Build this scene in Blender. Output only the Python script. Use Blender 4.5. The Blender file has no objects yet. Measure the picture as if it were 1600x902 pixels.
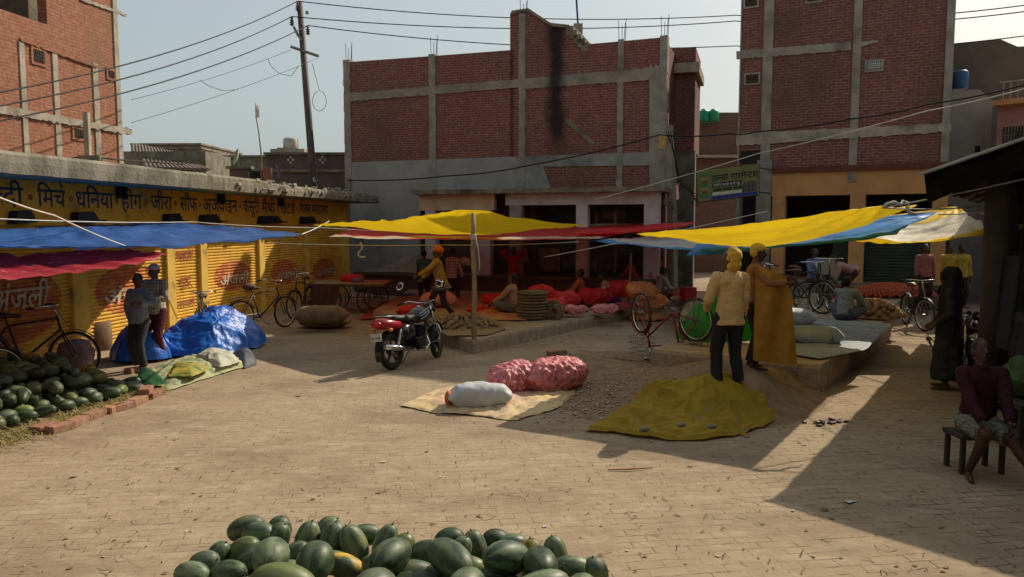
import bpy, bmesh, math, random
from math import sin, cos, tan, pi, radians, sqrt, atan2
from mathutils import Vector, Matrix, noise, Euler
random.seed(7)
SC = bpy.context.scene
COL = SC.collection
# ---------------------------------------------------------------- camera
CH = 2.4
TH = math.atan(101/1200)
cam = bpy.data.cameras.new('camera'); cam.lens = 27.0; cam.sensor_width = 36.0
cam.clip_start = .1; cam.clip_end = 2000
camo = bpy.data.objects.new('camera', cam); COL.objects.link(camo)
camo.location = (0, 0, CH); camo.rotation_euler = (pi/2-TH, 0, 0)
SC.camera = camo
# ---------------------------------------------------------------- light
SUN = Vector((1, 1, 1.15)).normalized()
EL = math.asin(SUN.z); AZ = radians(45)
w = bpy.data.worlds.new('World'); SC.world = w; w.use_nodes = True
wn = w.node_tree; bg = wn.nodes['Background']
sky = wn.nodes.new('ShaderNodeTexSky'); sky.sky_type = 'NISHITA'; sky.sun_disc = False
sky.sun_elevation = EL; sky.sun_rotation = AZ; sky.air_density = 1.0; sky.dust_density = 5.0; sky.ozone_density = 1.0
hz = wn.nodes.new('ShaderNodeMix'); hz.data_type = 'RGBA'; hz.inputs[0].default_value = .55   # a milky, dusty sky: the clear sky veiled by an even pale layer
wn.links.new(sky.outputs[0], hz.inputs[6]); hz.inputs[7].default_value = (6.1, 7.0, 6.9, 1)
wn.links.new(hz.outputs[2], bg.inputs[0]); bg.inputs[1].default_value = .10
sl = bpy.data.lights.new('sun', 'SUN'); sl.energy = 4.7; sl.angle = radians(.5); sl.color = (1, .87, .69)
so = bpy.data.objects.new('sun', sl); COL.objects.link(so)
so.rotation_euler = SUN.to_track_quat('Z', 'Y').to_euler(); so.location = (20, 20, 25)
SC.view_settings.view_transform = 'Standard'; SC.view_settings.look = 'None'
SC.view_settings.exposure = -0.01; SC.view_settings.gamma = 1
SC.cycles.max_bounces = 6; SC.cycles.transparent_max_bounces = 6; SC.cycles.use_denoising = True
# ---------------------------------------------------------------- pixel to point
def ray(px, py):
    x = (px-800)/1200; yu = (451-py)/1200
    return Vector((x, cos(TH)+yu*sin(TH), -sin(TH)+yu*cos(TH)))
def P(px, py, z=0.0):
    d = ray(px, py); t = (z-CH)/d.z
    return Vector((d.x*t, d.y*t, z))
def PY(px, py, Y):
    d = ray(px, py); t = Y/d.y
    return Vector((d.x*t, Y, CH+d.z*t))
class Wall:
    """vertical plane; u along it, n toward the viewer's side"""
    def __init__(s, a, b):
        s.o = Vector((a[0], a[1], 0)); s.d = Vector((b[0]-a[0], b[1]-a[1], 0)); s.L = s.d.length; s.d.normalize()
        s.n = Vector((s.d.y, -s.d.x, 0))
    def u(s, px):
        k = (px-800)/1200
        # x = k*y (pitch makes this approximate only for height, exact in depth below)
        return s.uz(px, 350)[0]
    def uz(s, px, py):
        d = ray(px, py); c = Vector((0, 0, CH))
        t = (s.o-c).dot(s.n)/d.dot(s.n); p = c+d*t
        return (p-s.o).dot(s.d), p.z
    def p(s, u, z, n=0):
        return s.o+s.d*u+Vector((0, 0, z))+s.n*n
# ---------------------------------------------------------------- meshes
class MB:
    def __init__(s): s.v = []; s.f = []; s.m = []; s.uv = None
    def add(s, vs, fs, mi=0):
        o = len(s.v); s.v += [Vector(x) for x in vs]; s.f += [tuple(i+o for i in f) for f in fs]; s.m += [mi]*len(fs); return s
    def box(s, c, size, rz=0, rx=0, ry=0, mi=0, bev=0):
        sx, sy, sz = [k/2 for k in size]; R = Euler((rx, ry, rz)).to_matrix(); c = Vector(c)
        vs = [c+R@Vector((a*sx, b*sy, d*sz)) for a in (-1, 1) for b in (-1, 1) for d in (-1, 1)]
        return s.add(vs, [(0, 1, 3, 2), (4, 6, 7, 5), (0, 4, 5, 1), (2, 3, 7, 6), (0, 2, 6, 4), (1, 5, 7, 3)], mi)
    def wbox(s, W, u0, u1, z0, z1, n0, n1, mi=0):
        vs = [W.p(u, z, n) for u in (u0, u1) for n in (n0, n1) for z in (z0, z1)]
        return s.add(vs, [(0, 1, 3, 2), (4, 6, 7, 5), (0, 4, 5, 1), (2, 3, 7, 6), (0, 2, 6, 4), (1, 5, 7, 3)], mi)
    def prism(s, pts, z0, z1, mi=0):
        n = len(pts); vs = [(p[0], p[1], z0) for p in pts]+[(p[0], p[1], z1) for p in pts]
        fs = [tuple(range(n))[::-1], tuple(range(n, 2*n))]+[(i, (i+1) % n, n+(i+1) % n, n+i) for i in range(n)]
        return s.add(vs, fs, mi)
    def wprism(s, W, pts, n0, n1, mi=0):
        n = len(pts); vs = [W.p(p[0], p[1], n0) for p in pts]+[W.p(p[0], p[1], n1) for p in pts]
        fs = [tuple(range(n))[::-1], tuple(range(n, 2*n))]+[(i, (i+1) % n, n+(i+1) % n, n+i) for i in range(n)]
        return s.add(vs, fs, mi)
    def tube(s, pts, r, seg=8, mi=0, closed=False, cap=True):
        pts = [Vector(p) for p in pts]; n = len(pts); rs = r if isinstance(r, (list, tuple)) else [r]*n
        vs = []; prev = None
        for i, p in enumerate(pts):
            if closed: t = pts[(i+1) % n]-pts[i-1]
            else: t = pts[min(i+1, n-1)]-pts[max(i-1, 0)]
            t = t.normalized() if t.length > 1e-9 else Vector((0, 0, 1))
            if prev is None:
                a = Vector((0, 0, 1)) if abs(t.z) < .9 else Vector((1, 0, 0)); x = t.cross(a).normalized()
            else: x = (prev-t*prev.dot(t)).normalized()
            prev = x; y = t.cross(x)
            for k in range(seg):
                an = 2*pi*k/seg; vs.append(p+(x*cos(an)+y*sin(an))*rs[i])
        fs = []
        m = n if closed else n-1
        for i in range(m):
            for k in range(seg):
                a = i*seg+k; b = i*seg+(k+1) % seg; c = ((i+1) % n)*seg+(k+1) % seg; d = ((i+1) % n)*seg+k
                fs.append((a, b, c, d))
        if cap and not closed:
            fs.append(tuple(range(seg))[::-1]); fs.append(tuple((n-1)*seg+k for k in range(seg)))
        return s.add(vs, fs, mi)
    def ring(s, c, ax, R, r, seg=28, rs=6, mi=0):
        ax = Vector(ax).normalized(); a = Vector((0, 0, 1)) if abs(ax.z) < .9 else Vector((1, 0, 0))
        x = ax.cross(a).normalized(); y = ax.cross(x); c = Vector(c)
        return s.tube([c+(x*cos(2*pi*k/seg)+y*sin(2*pi*k/seg))*R for k in range(seg)], r, rs, mi, closed=True)
    def ell(s, c, r, rot=None, seg=12, rings=8, mi=0):
        if not isinstance(r, (list, tuple)): r = (r, r, r)
        R = Euler(rot).to_matrix() if rot else Matrix.Identity(3); c = Vector(c); vs = [c+R@Vector((0, 0, r[2]))]
        for i in range(1, rings):
            th = pi*i/rings
            for k in range(seg):
                ph = 2*pi*k/seg; vs.append(c+R@Vector((r[0]*sin(th)*cos(ph), r[1]*sin(th)*sin(ph), r[2]*cos(th))))
        vs.append(c+R@Vector((0, 0, -r[2]))); fs = [(0, 1+k, 1+(k+1) % seg) for k in range(seg)]
        for i in range(rings-2):
            for k in range(seg):
                a = 1+i*seg; fs.append((a+k, a+seg+k, a+seg+(k+1) % seg, a+(k+1) % seg))
        a = 1+(rings-2)*seg; L = len(vs)-1
        fs += [(a+k, L, a+(k+1) % seg) for k in range(seg)]
        return s.add(vs, fs, mi)
    def lathe(s, prof, c=(0, 0, 0), seg=20, mi=0):
        c = Vector(c); vs = []; n = len(prof)
        for r, z in prof:
            for k in range(seg): vs.append(c+Vector((r*cos(2*pi*k/seg), r*sin(2*pi*k/seg), z)))
        fs = [(i*seg+k, i*seg+(k+1) % seg, (i+1)*seg+(k+1) % seg, (i+1)*seg+k) for i in range(n-1) for k in range(seg)]
        fs += [tuple(range(seg))[::-1], tuple((n-1)*seg+k for k in range(seg))]
        return s.add(vs, fs, mi)
    def build(s, name, mats, parent=None, smooth=False, world=True, bevel=0, uv=True):
        me = bpy.data.meshes.new(name); me.from_pydata(s.v, [], s.f)
        if not isinstance(mats, (list, tuple)): mats = [mats]
        for m in mats: me.materials.append(m)
        me.polygons.foreach_set('material_index', s.m)
        bm = bmesh.new(); bm.from_mesh(me); bmesh.ops.recalc_face_normals(bm, faces=bm.faces)
        if bevel: bmesh.ops.bevel(bm, geom=list(bm.edges), offset=bevel, segments=1, affect='EDGES')
        bm.to_mesh(me); bm.free()
        if uv: boxuv(me)
        if smooth: me.shade_smooth()
        o = bpy.data.objects.new(name, me); COL.objects.link(o)
        if parent: setpar(o, parent, world)
        return o
def boxuv(me):
    l = me.uv_layers.new(name='m').data
    for p in me.polygons:
        n = p.normal
        if abs(n.z) > .75:
            for li in p.loop_indices:
                c = me.vertices[me.loops[li].vertex_index].co; l[li].uv = (c.x, c.y)
        else:
            t = Vector((-n.y, n.x, 0)).normalized()
            for li in p.loop_indices:
                c = me.vertices[me.loops[li].vertex_index].co; l[li].uv = (c.dot(t), c.z)
def setpar(o, parent, world=True):
    o.parent = parent
    if world and parent.type == 'EMPTY':
        o.matrix_parent_inverse = Matrix.Translation(-Vector(parent.location))
def thing(name, label, cat, loc=(0, 0, 0), rz=0, group=None, sc=1):
    o = bpy.data.objects.new(name, None); o.empty_display_size = .1; COL.objects.link(o)
    o.location = loc; o.rotation_euler = (0, 0, rz); o.scale = (sc, sc, sc)
    return tag(o, label, cat, group)
def tag(o, label, cat, group=None):
    o['label'] = label; o['category'] = cat
    if group: o['group'] = group
    return o
def struct(o): o['kind'] = 'structure'; return o
def grid_obj(name, fn, nu, nv, mat, parent=None, smooth=True, world=True, keep=None):
    """fn(u,v)->point, u,v in 0..1; uv = (u,v)"""
    vs = [fn(i/nu, j/nv) for j in range(nv+1) for i in range(nu+1)]
    fs = []
    for j in range(nv):
        for i in range(nu):
            if keep and not keep((i+.5)/nu, (j+.5)/nv): continue
            a = j*(nu+1)+i; fs.append((a, a+1, a+nu+2, a+nu+1))
    me = bpy.data.meshes.new(name); me.from_pydata(vs, [], fs); l = me.uv_layers.new(name='m').data
    for lo in me.loops:
        i = lo.vertex_index; l[lo.index].uv = ((i % (nu+1))/nu, (i//(nu+1))/nv)
    for m in (mat if isinstance(mat, (list, tuple)) else [mat]): me.materials.append(m)
    if smooth: me.shade_smooth()
    o = bpy.data.objects.new(name, me); COL.objects.link(o)
    if parent: setpar(o, parent, world)
    return o
def dup(root, loc, rz, label=None, sc=None, rot=None):
    r = root.copy(); COL.objects.link(r); r.location = loc; r.rotation_euler = rot if rot else (0, 0, rz)
    if sc: r.scale = (sc, sc, sc)
    if label: r['label'] = label
    for ch in list(root.children):
        c = ch.copy(); COL.objects.link(c); c.parent = r
        for g in ch.children:
            d = g.copy(); COL.objects.link(d); d.parent = c
    return r
def nz(p, s=1.0, o=0.0): return noise.noise(Vector(p)*s+Vector((o, o*1.7, o*.3)))
def fbm(p, s=1.0, o=0.0, k=4):
    v = 0; a = .5; q = Vector(p)*s+Vector((o, -o, o*.5))
    for _ in range(k): v += a*noise.noise(q); q = q*2.03; a *= .5
    return v
def ridge(p, s=1.0, o=0.0):
    q = Vector(p)*s+Vector((o, -o*.7, o)); return 1-abs(noise.noise(q))*2.2
# ---------------------------------------------------------------- materials
def nodes(name):
    m = bpy.data.materials.new(name); m.use_nodes = True; nt = m.node_tree
    return m, nt, nt.nodes['Principled BSDF'], nt.nodes['Material Output']
def N(nt, t, **k):
    n = nt.nodes.new(t)
    for a, b in k.items(): setattr(n, a, b)
    return n
def mixc(nt, fac, a, b, mode='MIX'):
    n = N(nt, 'ShaderNodeMix', data_type='RGBA', blend_type=mode)
    for i, x in ((0, fac), (6, a), (7, b)):
        if hasattr(x, 'is_output') or isinstance(x, bpy.types.NodeSocket): nt.links.new(x, n.inputs[i])
        elif i == 0: n.inputs[0].default_value = x
        else: n.inputs[i].default_value = (*x, 1) if len(x) == 3 else x
    return n.outputs[2]
def math_(nt, op, a, b=None, c=None, clamp=False):
    n = N(nt, 'ShaderNodeMath', operation=op); n.use_clamp = clamp
    for i, x in enumerate((a, b, c)):
        if x is None: continue
        if isinstance(x, bpy.types.NodeSocket): nt.links.new(x, n.inputs[i])
        else: n.inputs[i].default_value = x
    return n.outputs[0]
def nse(nt, vec, scale, detail=4, rough=.55, stretch=None, lo=None, hi=None):
    if stretch:
        mp = N(nt, 'ShaderNodeMapping'); mp.inputs['Scale'].default_value = stretch; nt.links.new(vec, mp.inputs[0]); vec = mp.outputs[0]
    t = N(nt, 'ShaderNodeTexNoise'); t.inputs['Scale'].default_value = scale; t.inputs['Detail'].default_value = detail
    t.inputs['Roughness'].default_value = rough; nt.links.new(vec, t.inputs['Vector']); o = t.outputs[0]
    if lo is not None:
        r = N(nt, 'ShaderNodeMapRange'); r.inputs[1].default_value = lo; r.inputs[2].default_value = hi; nt.links.new(o, r.inputs[0]); o = r.outputs[0]
    return o
def bumpn(nt, b, h, strength=.5, dist=.01):
    n = N(nt, 'ShaderNodeBump'); n.inputs['Strength'].default_value = strength; n.inputs['Distance'].default_value = dist
    nt.links.new(h, n.inputs['Height']); nt.links.new(n.outputs[0], b.inputs['Normal']); return n
def coord(nt, which='Object'): return N(nt, 'ShaderNodeTexCoord').outputs[which]
MC = {}
def M(name, c1, c2=None, scale=4, rough=.85, bump=.4, bd=.004, bs=None, metal=0, spec=.3, lo=.35, hi=.65, stretch=None, rnd=0, trans=0, c3=None, s3=1.2, lo3=.55, hi3=.7, sub=0):
    if name in MC: return MC[name]
    m, nt, b, out = nodes(name); v = coord(nt)
    c2 = c2 or tuple(x*.7 for x in c1)
    col = mixc(nt, nse(nt, v, scale, 5, .6, stretch, lo, hi), c1, c2)
    if c3: col = mixc(nt, nse(nt, v, s3, 5, .65, None, lo3, hi3), col, c3)
    if rnd:
        oi = N(nt, 'ShaderNodeObjectInfo'); h = N(nt, 'ShaderNodeHueSaturation')
        nt.links.new(math_(nt, 'MULTIPLY_ADD', oi.outputs['Random'], rnd, 1-rnd/2), h.inputs['Value'])
        nt.links.new(math_(nt, 'MULTIPLY_ADD', oi.outputs['Random'], .04*rnd, .5-.02*rnd), h.inputs['Hue'])
        nt.links.new(col, h.inputs['Color']); col = h.outputs[0]
    nt.links.new(col, b.inputs['Base Color'])
    b.inputs['Roughness'].default_value = rough; b.inputs['Metallic'].default_value = metal; b.inputs['Specular IOR Level'].default_value = spec
    if bump: bumpn(nt, b, nse(nt, v, bs or scale*6, 5, .6), bump, bd)
    if trans:
        t = N(nt, 'ShaderNodeBsdfTranslucent'); nt.links.new(col, t.inputs[0]); mx = N(nt, 'ShaderNodeMixShader'); mx.inputs[0].default_value = trans
        nt.links.new(b.outputs[0], mx.inputs[1]); nt.links.new(t.outputs[0], mx.inputs[2]); nt.links.new(mx.outputs[0], out.inputs[0])
    MC[name] = m; return m
def brick_mat(name, c1, c2, mortar, bw=.24, bh=.085, ms=.012, stain=(.08, .07, .06), st=(.55, .75), uvs='UV', soot=None, rough=.9, bump=.6, worn=None):
    m, nt, b, out = nodes(name); uv = coord(nt, uvs); v = coord(nt)
    # wobble so that courses are not ruled
    wob = N(nt, 'ShaderNodeVectorMath', operation='ADD'); nn = N(nt, 'ShaderNodeTexNoise'); nn.inputs['Scale'].default_value = 1.7; nt.links.new(v, nn.inputs['Vector'])
    sb = N(nt, 'ShaderNodeVectorMath', operation='MULTIPLY_ADD'); nt.links.new(nn.outputs['Color'], sb.inputs[0]); sb.inputs[1].default_value = (.05, .05, 0); sb.inputs[2].default_value = (-.025, -.025, 0)
    nt.links.new(uv, wob.inputs[0]); nt.links.new(sb.outputs[0], wob.inputs[1])
    br = N(nt, 'ShaderNodeTexBrick'); br.inputs['Scale'].default_value = 1; br.inputs['Brick Width'].default_value = bw; br.inputs['Row Height'].default_value = bh
    br.inputs['Mortar Size'].default_value = ms; br.inputs['Mortar Smooth'].default_value = .3; br.inputs['Bias'].default_value = -.1
    br.inputs['Color1'].default_value = (*c1, 1); br.inputs['Color2'].default_value = (*c2, 1); br.inputs['Mortar'].default_value = (*mortar, 1)
    nt.links.new(wob.outputs[0], br.inputs['Vector'])
    col = mixc(nt, nse(nt, v, 9, 4, .7, None, .3, .75), br.outputs['Color'], tuple(x*.55 for x in c1))
    col = mixc(nt, nse(nt, v, .55, 6, .6, (1, 1, .5), st[0], st[1]), col, stain)
    pale = nse(nt, v, 14, 3, .7, None, .66, .72)
    col = mixc(nt, pale, col, tuple(min(1, x*1.5) for x in mortar))
    if worn: col = mixc(nt, nse(nt, v, worn[1], 5, .6, None, worn[2], worn[3]), col, worn[0])
    nt.links.new(col, b.inputs['Base Color']); b.inputs['Roughness'].default_value = rough; b.inputs['Specular IOR Level'].default_value = .2
    h = math_(nt, 'MULTIPLY_ADD', br.outputs['Fac'], -1.0, nse(nt, v, 30, 3, .6)); bumpn(nt, b, h, bump, .008)
    return m
def flag(o): return o
m_brick_c = brick_mat('dark red brick', (.285, .092, .078), (.18, .070, .064), (.31, .25, .215), bh=.082, bw=.23, ms=.012, st=(.5, .8), stain=(.10, .065, .05))
m_brick_l = brick_mat('orange red brick', (.40, .15, .085), (.30, .11, .065), (.36, .27, .2), stain=(.20, .12, .08))
m_brick_g = brick_mat('dusty grown brick', (.21, .13, .10), (.16, .10, .08), (.2, .17, .14), bh=.1)
m_brick_pale = brick_mat('pale grey brick', (.34, .29, .23), (.27, .23, .19), (.12, .10, .08), bh=.11, bw=.26, ms=.02)
m_conc = M('weathered concrete', (.35, .32, .275), (.22, .20, .175), 2.2, .95, .6, .01, c3=(.12, .105, .09), lo3=.55, hi3=.75)
m_conc_l = M('light concrete', (.42, .37, .30), (.28, .25, .2), 3, .95, .6, .01, c3=(.18, .15, .12))
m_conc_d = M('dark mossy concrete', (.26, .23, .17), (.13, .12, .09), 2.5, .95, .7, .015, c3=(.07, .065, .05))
m_slab = M('streaked mossy concrete', (.30, .27, .21), (.13, .12, .085), 3.2, .95, .8, .02, stretch=(1, 1, .25), c3=(.05, .047, .04), s3=1.1, lo3=.5, hi3=.68)
m_plas = M('grey cement plaster', (.33, .325, .31), (.25, .25, .24), 1.1, .95, .3, .006, c3=(.13, .13, .12), s3=.5)
m_white = M('dusty white paint', (.52, .53, .54), (.40, .40, .40), 2, .9, .3, .004, c3=(.25, .21, .18), s3=1.5, lo3=.58, hi3=.68)
m_cream = M('cream paint', (.62, .5, .33), (.45, .36, .24), 2, .9, .3)
m_orange = M('faded orange limewash', (.60, .31, .12), (.45, .24, .10), 1.5, .9, .3, c3=(.3, .2, .12), s3=1.1, lo3=.6, hi3=.75)
m_yel = M('worn ochre yellow paint', (.76, .37, .03), (.62, .29, .028), 2, .8, .3, .003, c3=(.28, .15, .04), s3=1.6, lo3=.58, hi3=.72)
m_post = M('yellow painted post', (.76, .50, .10), (.6, .38, .07), 3, .75, .3, .003, c3=(.3, .2, .1), s3=3)
m_teal = M('green tinted soffit', (.13, .26, .22), (.08, .15, .13), 2, .9, .2)
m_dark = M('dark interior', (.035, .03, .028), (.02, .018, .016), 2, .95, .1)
m_black = M('black sheet', (.012, .012, .013), (.02, .02, .02), 5, .6, .5, .01)
m_steel = M('grey steel', (.25, .25, .25), (.17, .16, .15), 8, .45, .2, metal=.8)
m_chrome = M('chrome', (.7, .7, .7), (.55, .55, .55), 8, .16, 0, metal=1)
m_rust = M('rusty iron', (.12, .07, .05), (.07, .045, .035), 20, .8, .4, metal=.3)
m_rubber = M('black rubber', (.018, .017, .016), (.035, .03, .027), 9, .75, .2)
m_wood = M('grey brown wood', (.24, .16, .10), (.14, .09, .055), 6, .85, .4, stretch=(1, 1, .15))
m_bamboo = M('bamboo pole', (.36, .25, .12), (.2, .13, .06), 6, .7, .2)
m_navy = M('faded navy lettering', (.025, .035, .075), (.05, .055, .07), 7, .85, 0, c3=(.2, .13, .05), s3=9, lo3=.66, hi3=.72)
m_redpaint = M('faded maroon paint', (.30, .05, .035), (.36, .12, .05), 6, .85, 0)
m_cream_let = M('faded cream lettering', (.62, .55, .42), (.45, .34, .2), 9, .85, 0)
m_soot = M('soot', (.02, .019, .018), (.035, .03, .028), 3, 1, .2)
m_skin = None
def road():
    m, nt, b, out = nodes('dusty paver road'); v = coord(nt)
    mp = N(nt, 'ShaderNodeMapping'); mp.inputs['Rotation'].default_value = (0, 0, radians(-7)); nt.links.new(v, mp.inputs[0])
    wob = N(nt, 'ShaderNodeVectorMath', operation='MULTIPLY_ADD'); nn = N(nt, 'ShaderNodeTexNoise'); nn.inputs['Scale'].default_value = 2.2; nn.inputs['Detail'].default_value = 4
    nt.links.new(v, nn.inputs['Vector']); nt.links.new(nn.outputs['Color'], wob.inputs[0]); wob.inputs[1].default_value = (.09, .09, 0); nt.links.new(mp.outputs[0], wob.inputs[2])
    br = N(nt, 'ShaderNodeTexBrick'); br.inputs['Scale'].default_value = 1; br.inputs['Brick Width'].default_value = .27; br.inputs['Row Height'].default_value = .115
    br.inputs['Mortar Size'].default_value = .008; br.inputs['Mortar Smooth'].default_value = .5
    nt.links.new(wob.outputs[0], br.inputs['Vector'])
    br.inputs['Color1'].default_value = (.35, .27, .18, 1); br.inputs['Color2'].default_value = (.29, .22, .15, 1); br.inputs['Mortar'].default_value = (.10, .065, .042, 1)
    sand = mixc(nt, nse(nt, v, 6, 6, .7, None, .3, .7), (.385, .298, .20), (.275, .21, .14))
    mask = nse(nt, v, 1.3, 6, .68, (1, 1, 1), .40, .60)   # where the sand lies over the joints
    mask = math_(nt, 'MULTIPLY_ADD', mask, .55, .42, clamp=True)
    col0 = None
    fine = nse(nt, v, 11, 4, .7, None, .38, .56)
    mask2 = math_(nt, 'MULTIPLY', math_(nt, 'SUBTRACT', 1.0, mask), fine)
    col = mixc(nt, mask2, sand, br.outputs['Color'])
    col = mixc(nt, math_(nt, 'MULTIPLY', nse(nt, v, .45, 7, .68, (1, 1.6, 1), .46, .62), .85), col, (.235, .17, .118))
    col = mixc(nt, math_(nt, 'MULTIPLY', nse(nt, v, 1.9, 7, .72, (1, 2.2, 1), .52, .66), .45), col, (.46, .38, .275))
    col = mixc(nt, math_(nt, 'MULTIPLY', nse(nt, v, 45, 3, .7, None, .62, .72), .6), col, (.16, .11, .075))
    # long thin gaps left open along the courses
    gap = math_(nt, 'MULTIPLY', br.outputs['Fac'], nse(nt, v, 2.6, 4, .7, (1, 1, 1), .50, .58))
    sxx = N(nt, 'ShaderNodeSeparateXYZ'); nt.links.new(v, sxx.inputs[0]); rl = N(nt, 'ShaderNodeMapRange'); rl.inputs[1].default_value = 1.5; rl.inputs[2].default_value = 4.5; rl.inputs[3].default_value = .28; rl.inputs[4].default_value = .85
    nt.links.new(math_(nt, 'MULTIPLY_ADD', nse(nt, v, .5, 3), 2.0, math_(nt, 'SUBTRACT', sxx.outputs[0], 1.0)), rl.inputs[0])   # less sand in the lane at the right
    gap = math_(nt, 'MULTIPLY', gap, rl.outputs[0])
    col = mixc(nt, gap, col, (.09, .06, .04))
    nt.links.new(col, b.inputs['Base Color']); b.inputs['Roughness'].default_value = .95; b.inputs['Specular IOR Level'].default_value = .15
    h = math_(nt, 'MULTIPLY_ADD', gap, -1.2, nse(nt, v, 7, 8, .72)); bumpn(nt, b, h, .7, .022)
    return m
m_road = road()
m_soil = M('loose brown soil', (.31, .22, .14), (.20, .135, .085), 7, .98, .9, .03, c3=(.36, .25, .16), s3=1.6)
m_dust = M('pale dust', (.44, .33, .22), (.34, .25, .165), 4, .98, .8, .02, c3=(.24, .17, .11), s3=2.5)
m_plat = M('dusty stone paving', (.40, .30, .20), (.30, .22, .15), 3.5, .97, .7, .015, c3=(.2, .14, .1), s3=2.2)
m_kerb = M('chipped kerb stone', (.42, .32, .22), (.27, .2, .14), 7, .95, .9, .03, c3=(.14, .10, .075), s3=9, lo3=.6, hi3=.7)
def cloth_mat(name, c, c2=None, trans=.35, scale=2, rough=.6, edge=None, ev=(.0, 0), spec=.25, wr=.5, mottled=None, bd=.02, stretch=None):
    if name in MC: return MC[name]
    m, nt, b, out = nodes(name); v = coord(nt); c2 = c2 or tuple(x*.75 for x in c)
    col = mixc(nt, nse(nt, v, scale, 5, .6, stretch, .35, .65), c, c2)
    if mottled: col = mixc(nt, nse(nt, v, 5, 6, .7, None, mottled[1], mottled[2]), col, mottled[0])
    if edge:
        sx = N(nt, 'ShaderNodeSeparateXYZ'); nt.links.new(coord(nt, 'UV'), sx.inputs[0])
        e = math_(nt, 'LESS_THAN', sx.outputs[1], ev[0]); e2 = math_(nt, 'GREATER_THAN', sx.outputs[1], 1-ev[1])
        col = mixc(nt, math_(nt, 'ADD', e, e2, clamp=True), col, edge)
    nt.links.new(col, b.inputs['Base Color']); b.inputs['Roughness'].default_value = rough; b.inputs['Specular IOR Level'].default_value = spec
    h = nse(nt, v, 5, 6, .65, stretch); bn = bumpn(nt, b, h, wr, bd)
    t = N(nt, 'ShaderNodeBsdfTranslucent'); nt.links.new(col, t.inputs[0]); nt.links.new(bn.outputs[0], t.inputs['Normal'])
    mx = N(nt, 'ShaderNodeMixShader'); mx.inputs[0].default_value = trans
    nt.links.new(b.outputs[0], mx.inputs[1]); nt.links.new(t.outputs[0], mx.inputs[2]); nt.links.new(mx.outputs[0], out.inputs[0])
    MC[name] = m; return m
# ================================================================ ground
def ground_fn(u, v):
    x = -70+140*u; y = -12+110*v
    return Vector((x, y, 0))
g = MB(); g.add([(-90, -15, 0), (90, -15, 0), (90, 160, 0), (-90, 160, 0)], [(0, 1, 2, 3)])
go = g.build('ground', m_road, uv=False); struct(go)
E1 = Vector((.56, .83, 0)).normalized(); E2 = Vector((.83, -.56, 0)).normalized()
# left raised paving (z .25) and right raised paving (z .42)
def rough_slab(name, pts, z, mat, seg=.25, amp=.035, seed=0):
    """raised paving with a chipped, uneven rim: real steps with a broken top edge"""
    ring = []
    for i, p in enumerate(pts):
        q = pts[(i+1) % len(pts)]; a = Vector((*p, 0)); b = Vector((*q, 0)); n = max(2, int((b-a).length/seg))
        ring += [a.lerp(b, k/n) for k in range(n)]
    c = sum(ring, Vector())/len(ring); mb = MB(); n = len(ring); lv = []
    for (zz, ins, am) in ((-.05, -.01, .3), (z*.5, 0, .6), (z-.05, .01, 1), (z, .045, 1.2)):
        row = []
        for p in ring:
            d = (c-p).normalized(); k = fbm(p, 2.3, seed+zz*3)*amp*am+fbm(p, 9, seed)*amp*.6*am
            row.append(p+d*(ins+k)+Vector((0, 0, zz+(fbm(p, 5, seed+9)*.02 if zz == z else 0))))
        lv.append(row)
    vs = [q for r in lv for q in r]; fs = []
    for j in range(3):
        for i in range(n): fs.append((j*n+i, j*n+(i+1) % n, (j+1)*n+(i+1) % n, (j+1)*n+i))
    mb.add(vs, fs, 1); mb.add(lv[3], [tuple(range(n))], 0)
    o = mb.build(name, [mat, m_kerb], uv=False); struct(o); return o
cnr = (-.72, 14.02)
rough_slab('pavement', [cnr, (2.95, 19.4), (5.2, 22.8), (-3.4, 25.3), (-3.5, 19.2), (-1.55, 15.7)], .25, m_plat, seed=3)
c0 = Vector((4.32, 10.62, 0))
c1 = c0+E1*6.6; c2 = c1-E2*.35; c3 = c2+E1*5.5
rough_slab('pavement', [(c0.x, c0.y), (c1.x, c1.y), (c2.x, c2.y), (c3.x, c3.y), (9.9, 21.6), (5.2, 22.8), (4.3, 19.0), (3.6, 16.6), (3.9, 15.2), (3.0, 13.4), (2.2, 12.0)], .42, m_plat, seed=8)
# loose soil spilled in front of the right paving
def soil(u, v):
    x = -.2+5.4*u; y = 8.0+7.2*v
    h = .40*math.exp(-(((x-3.25)/1.05)**2+((y-10.9)/1.0)**2)*.9)+.34*math.exp(-(((x-2.75)/.8)**2+((y-9.95)/.55)**2))+.12*math.exp(-(((x-2.0)/1.0)**2+((y-10.8)/1.3)**2))+.10*math.exp(-(((x-1.6)/.9)**2+((y-12.6)/1.4)**2))
    d = (x-4.15)*.83-(y-10.5)*.56   # keep clear of the sunny lane
    h *= max(0, min(1, (.35-d)/.7))
    edge = min(u, v, 1-u, 1-v)*6
    return Vector((x, y, (h+(fbm((x, y, 0), 2.2, 3)*.07+fbm((x, y, 0), 7, 1)*.035)*min(1, h*9+.15))*min(1, edge)-.012))
struct(grid_obj('soil', soil, 120, 140, m_soil))
def soilz(x, y): return max(0, soil((x+.2)/5.4, (y-8)/7.2).z) if (-.2 < x < 5.2 and 8 < y < 15.2) else 0
# dusty verge along the shops
S = Wall((-9.87, 0), (-9.87+30/6, 30))
vg = lambda u, v: S.p(-4+31*u, (.085*(1-v)**.5+fbm((u*40, v*2, 0), 1.2)*.03)*(1 if v < .97 else 0)-.004, .02+.95*v+.18*fbm((u*31, 0, 0), .8)*v)
struct(grid_obj('pavement', vg, 160, 8, m_dust))

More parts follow.
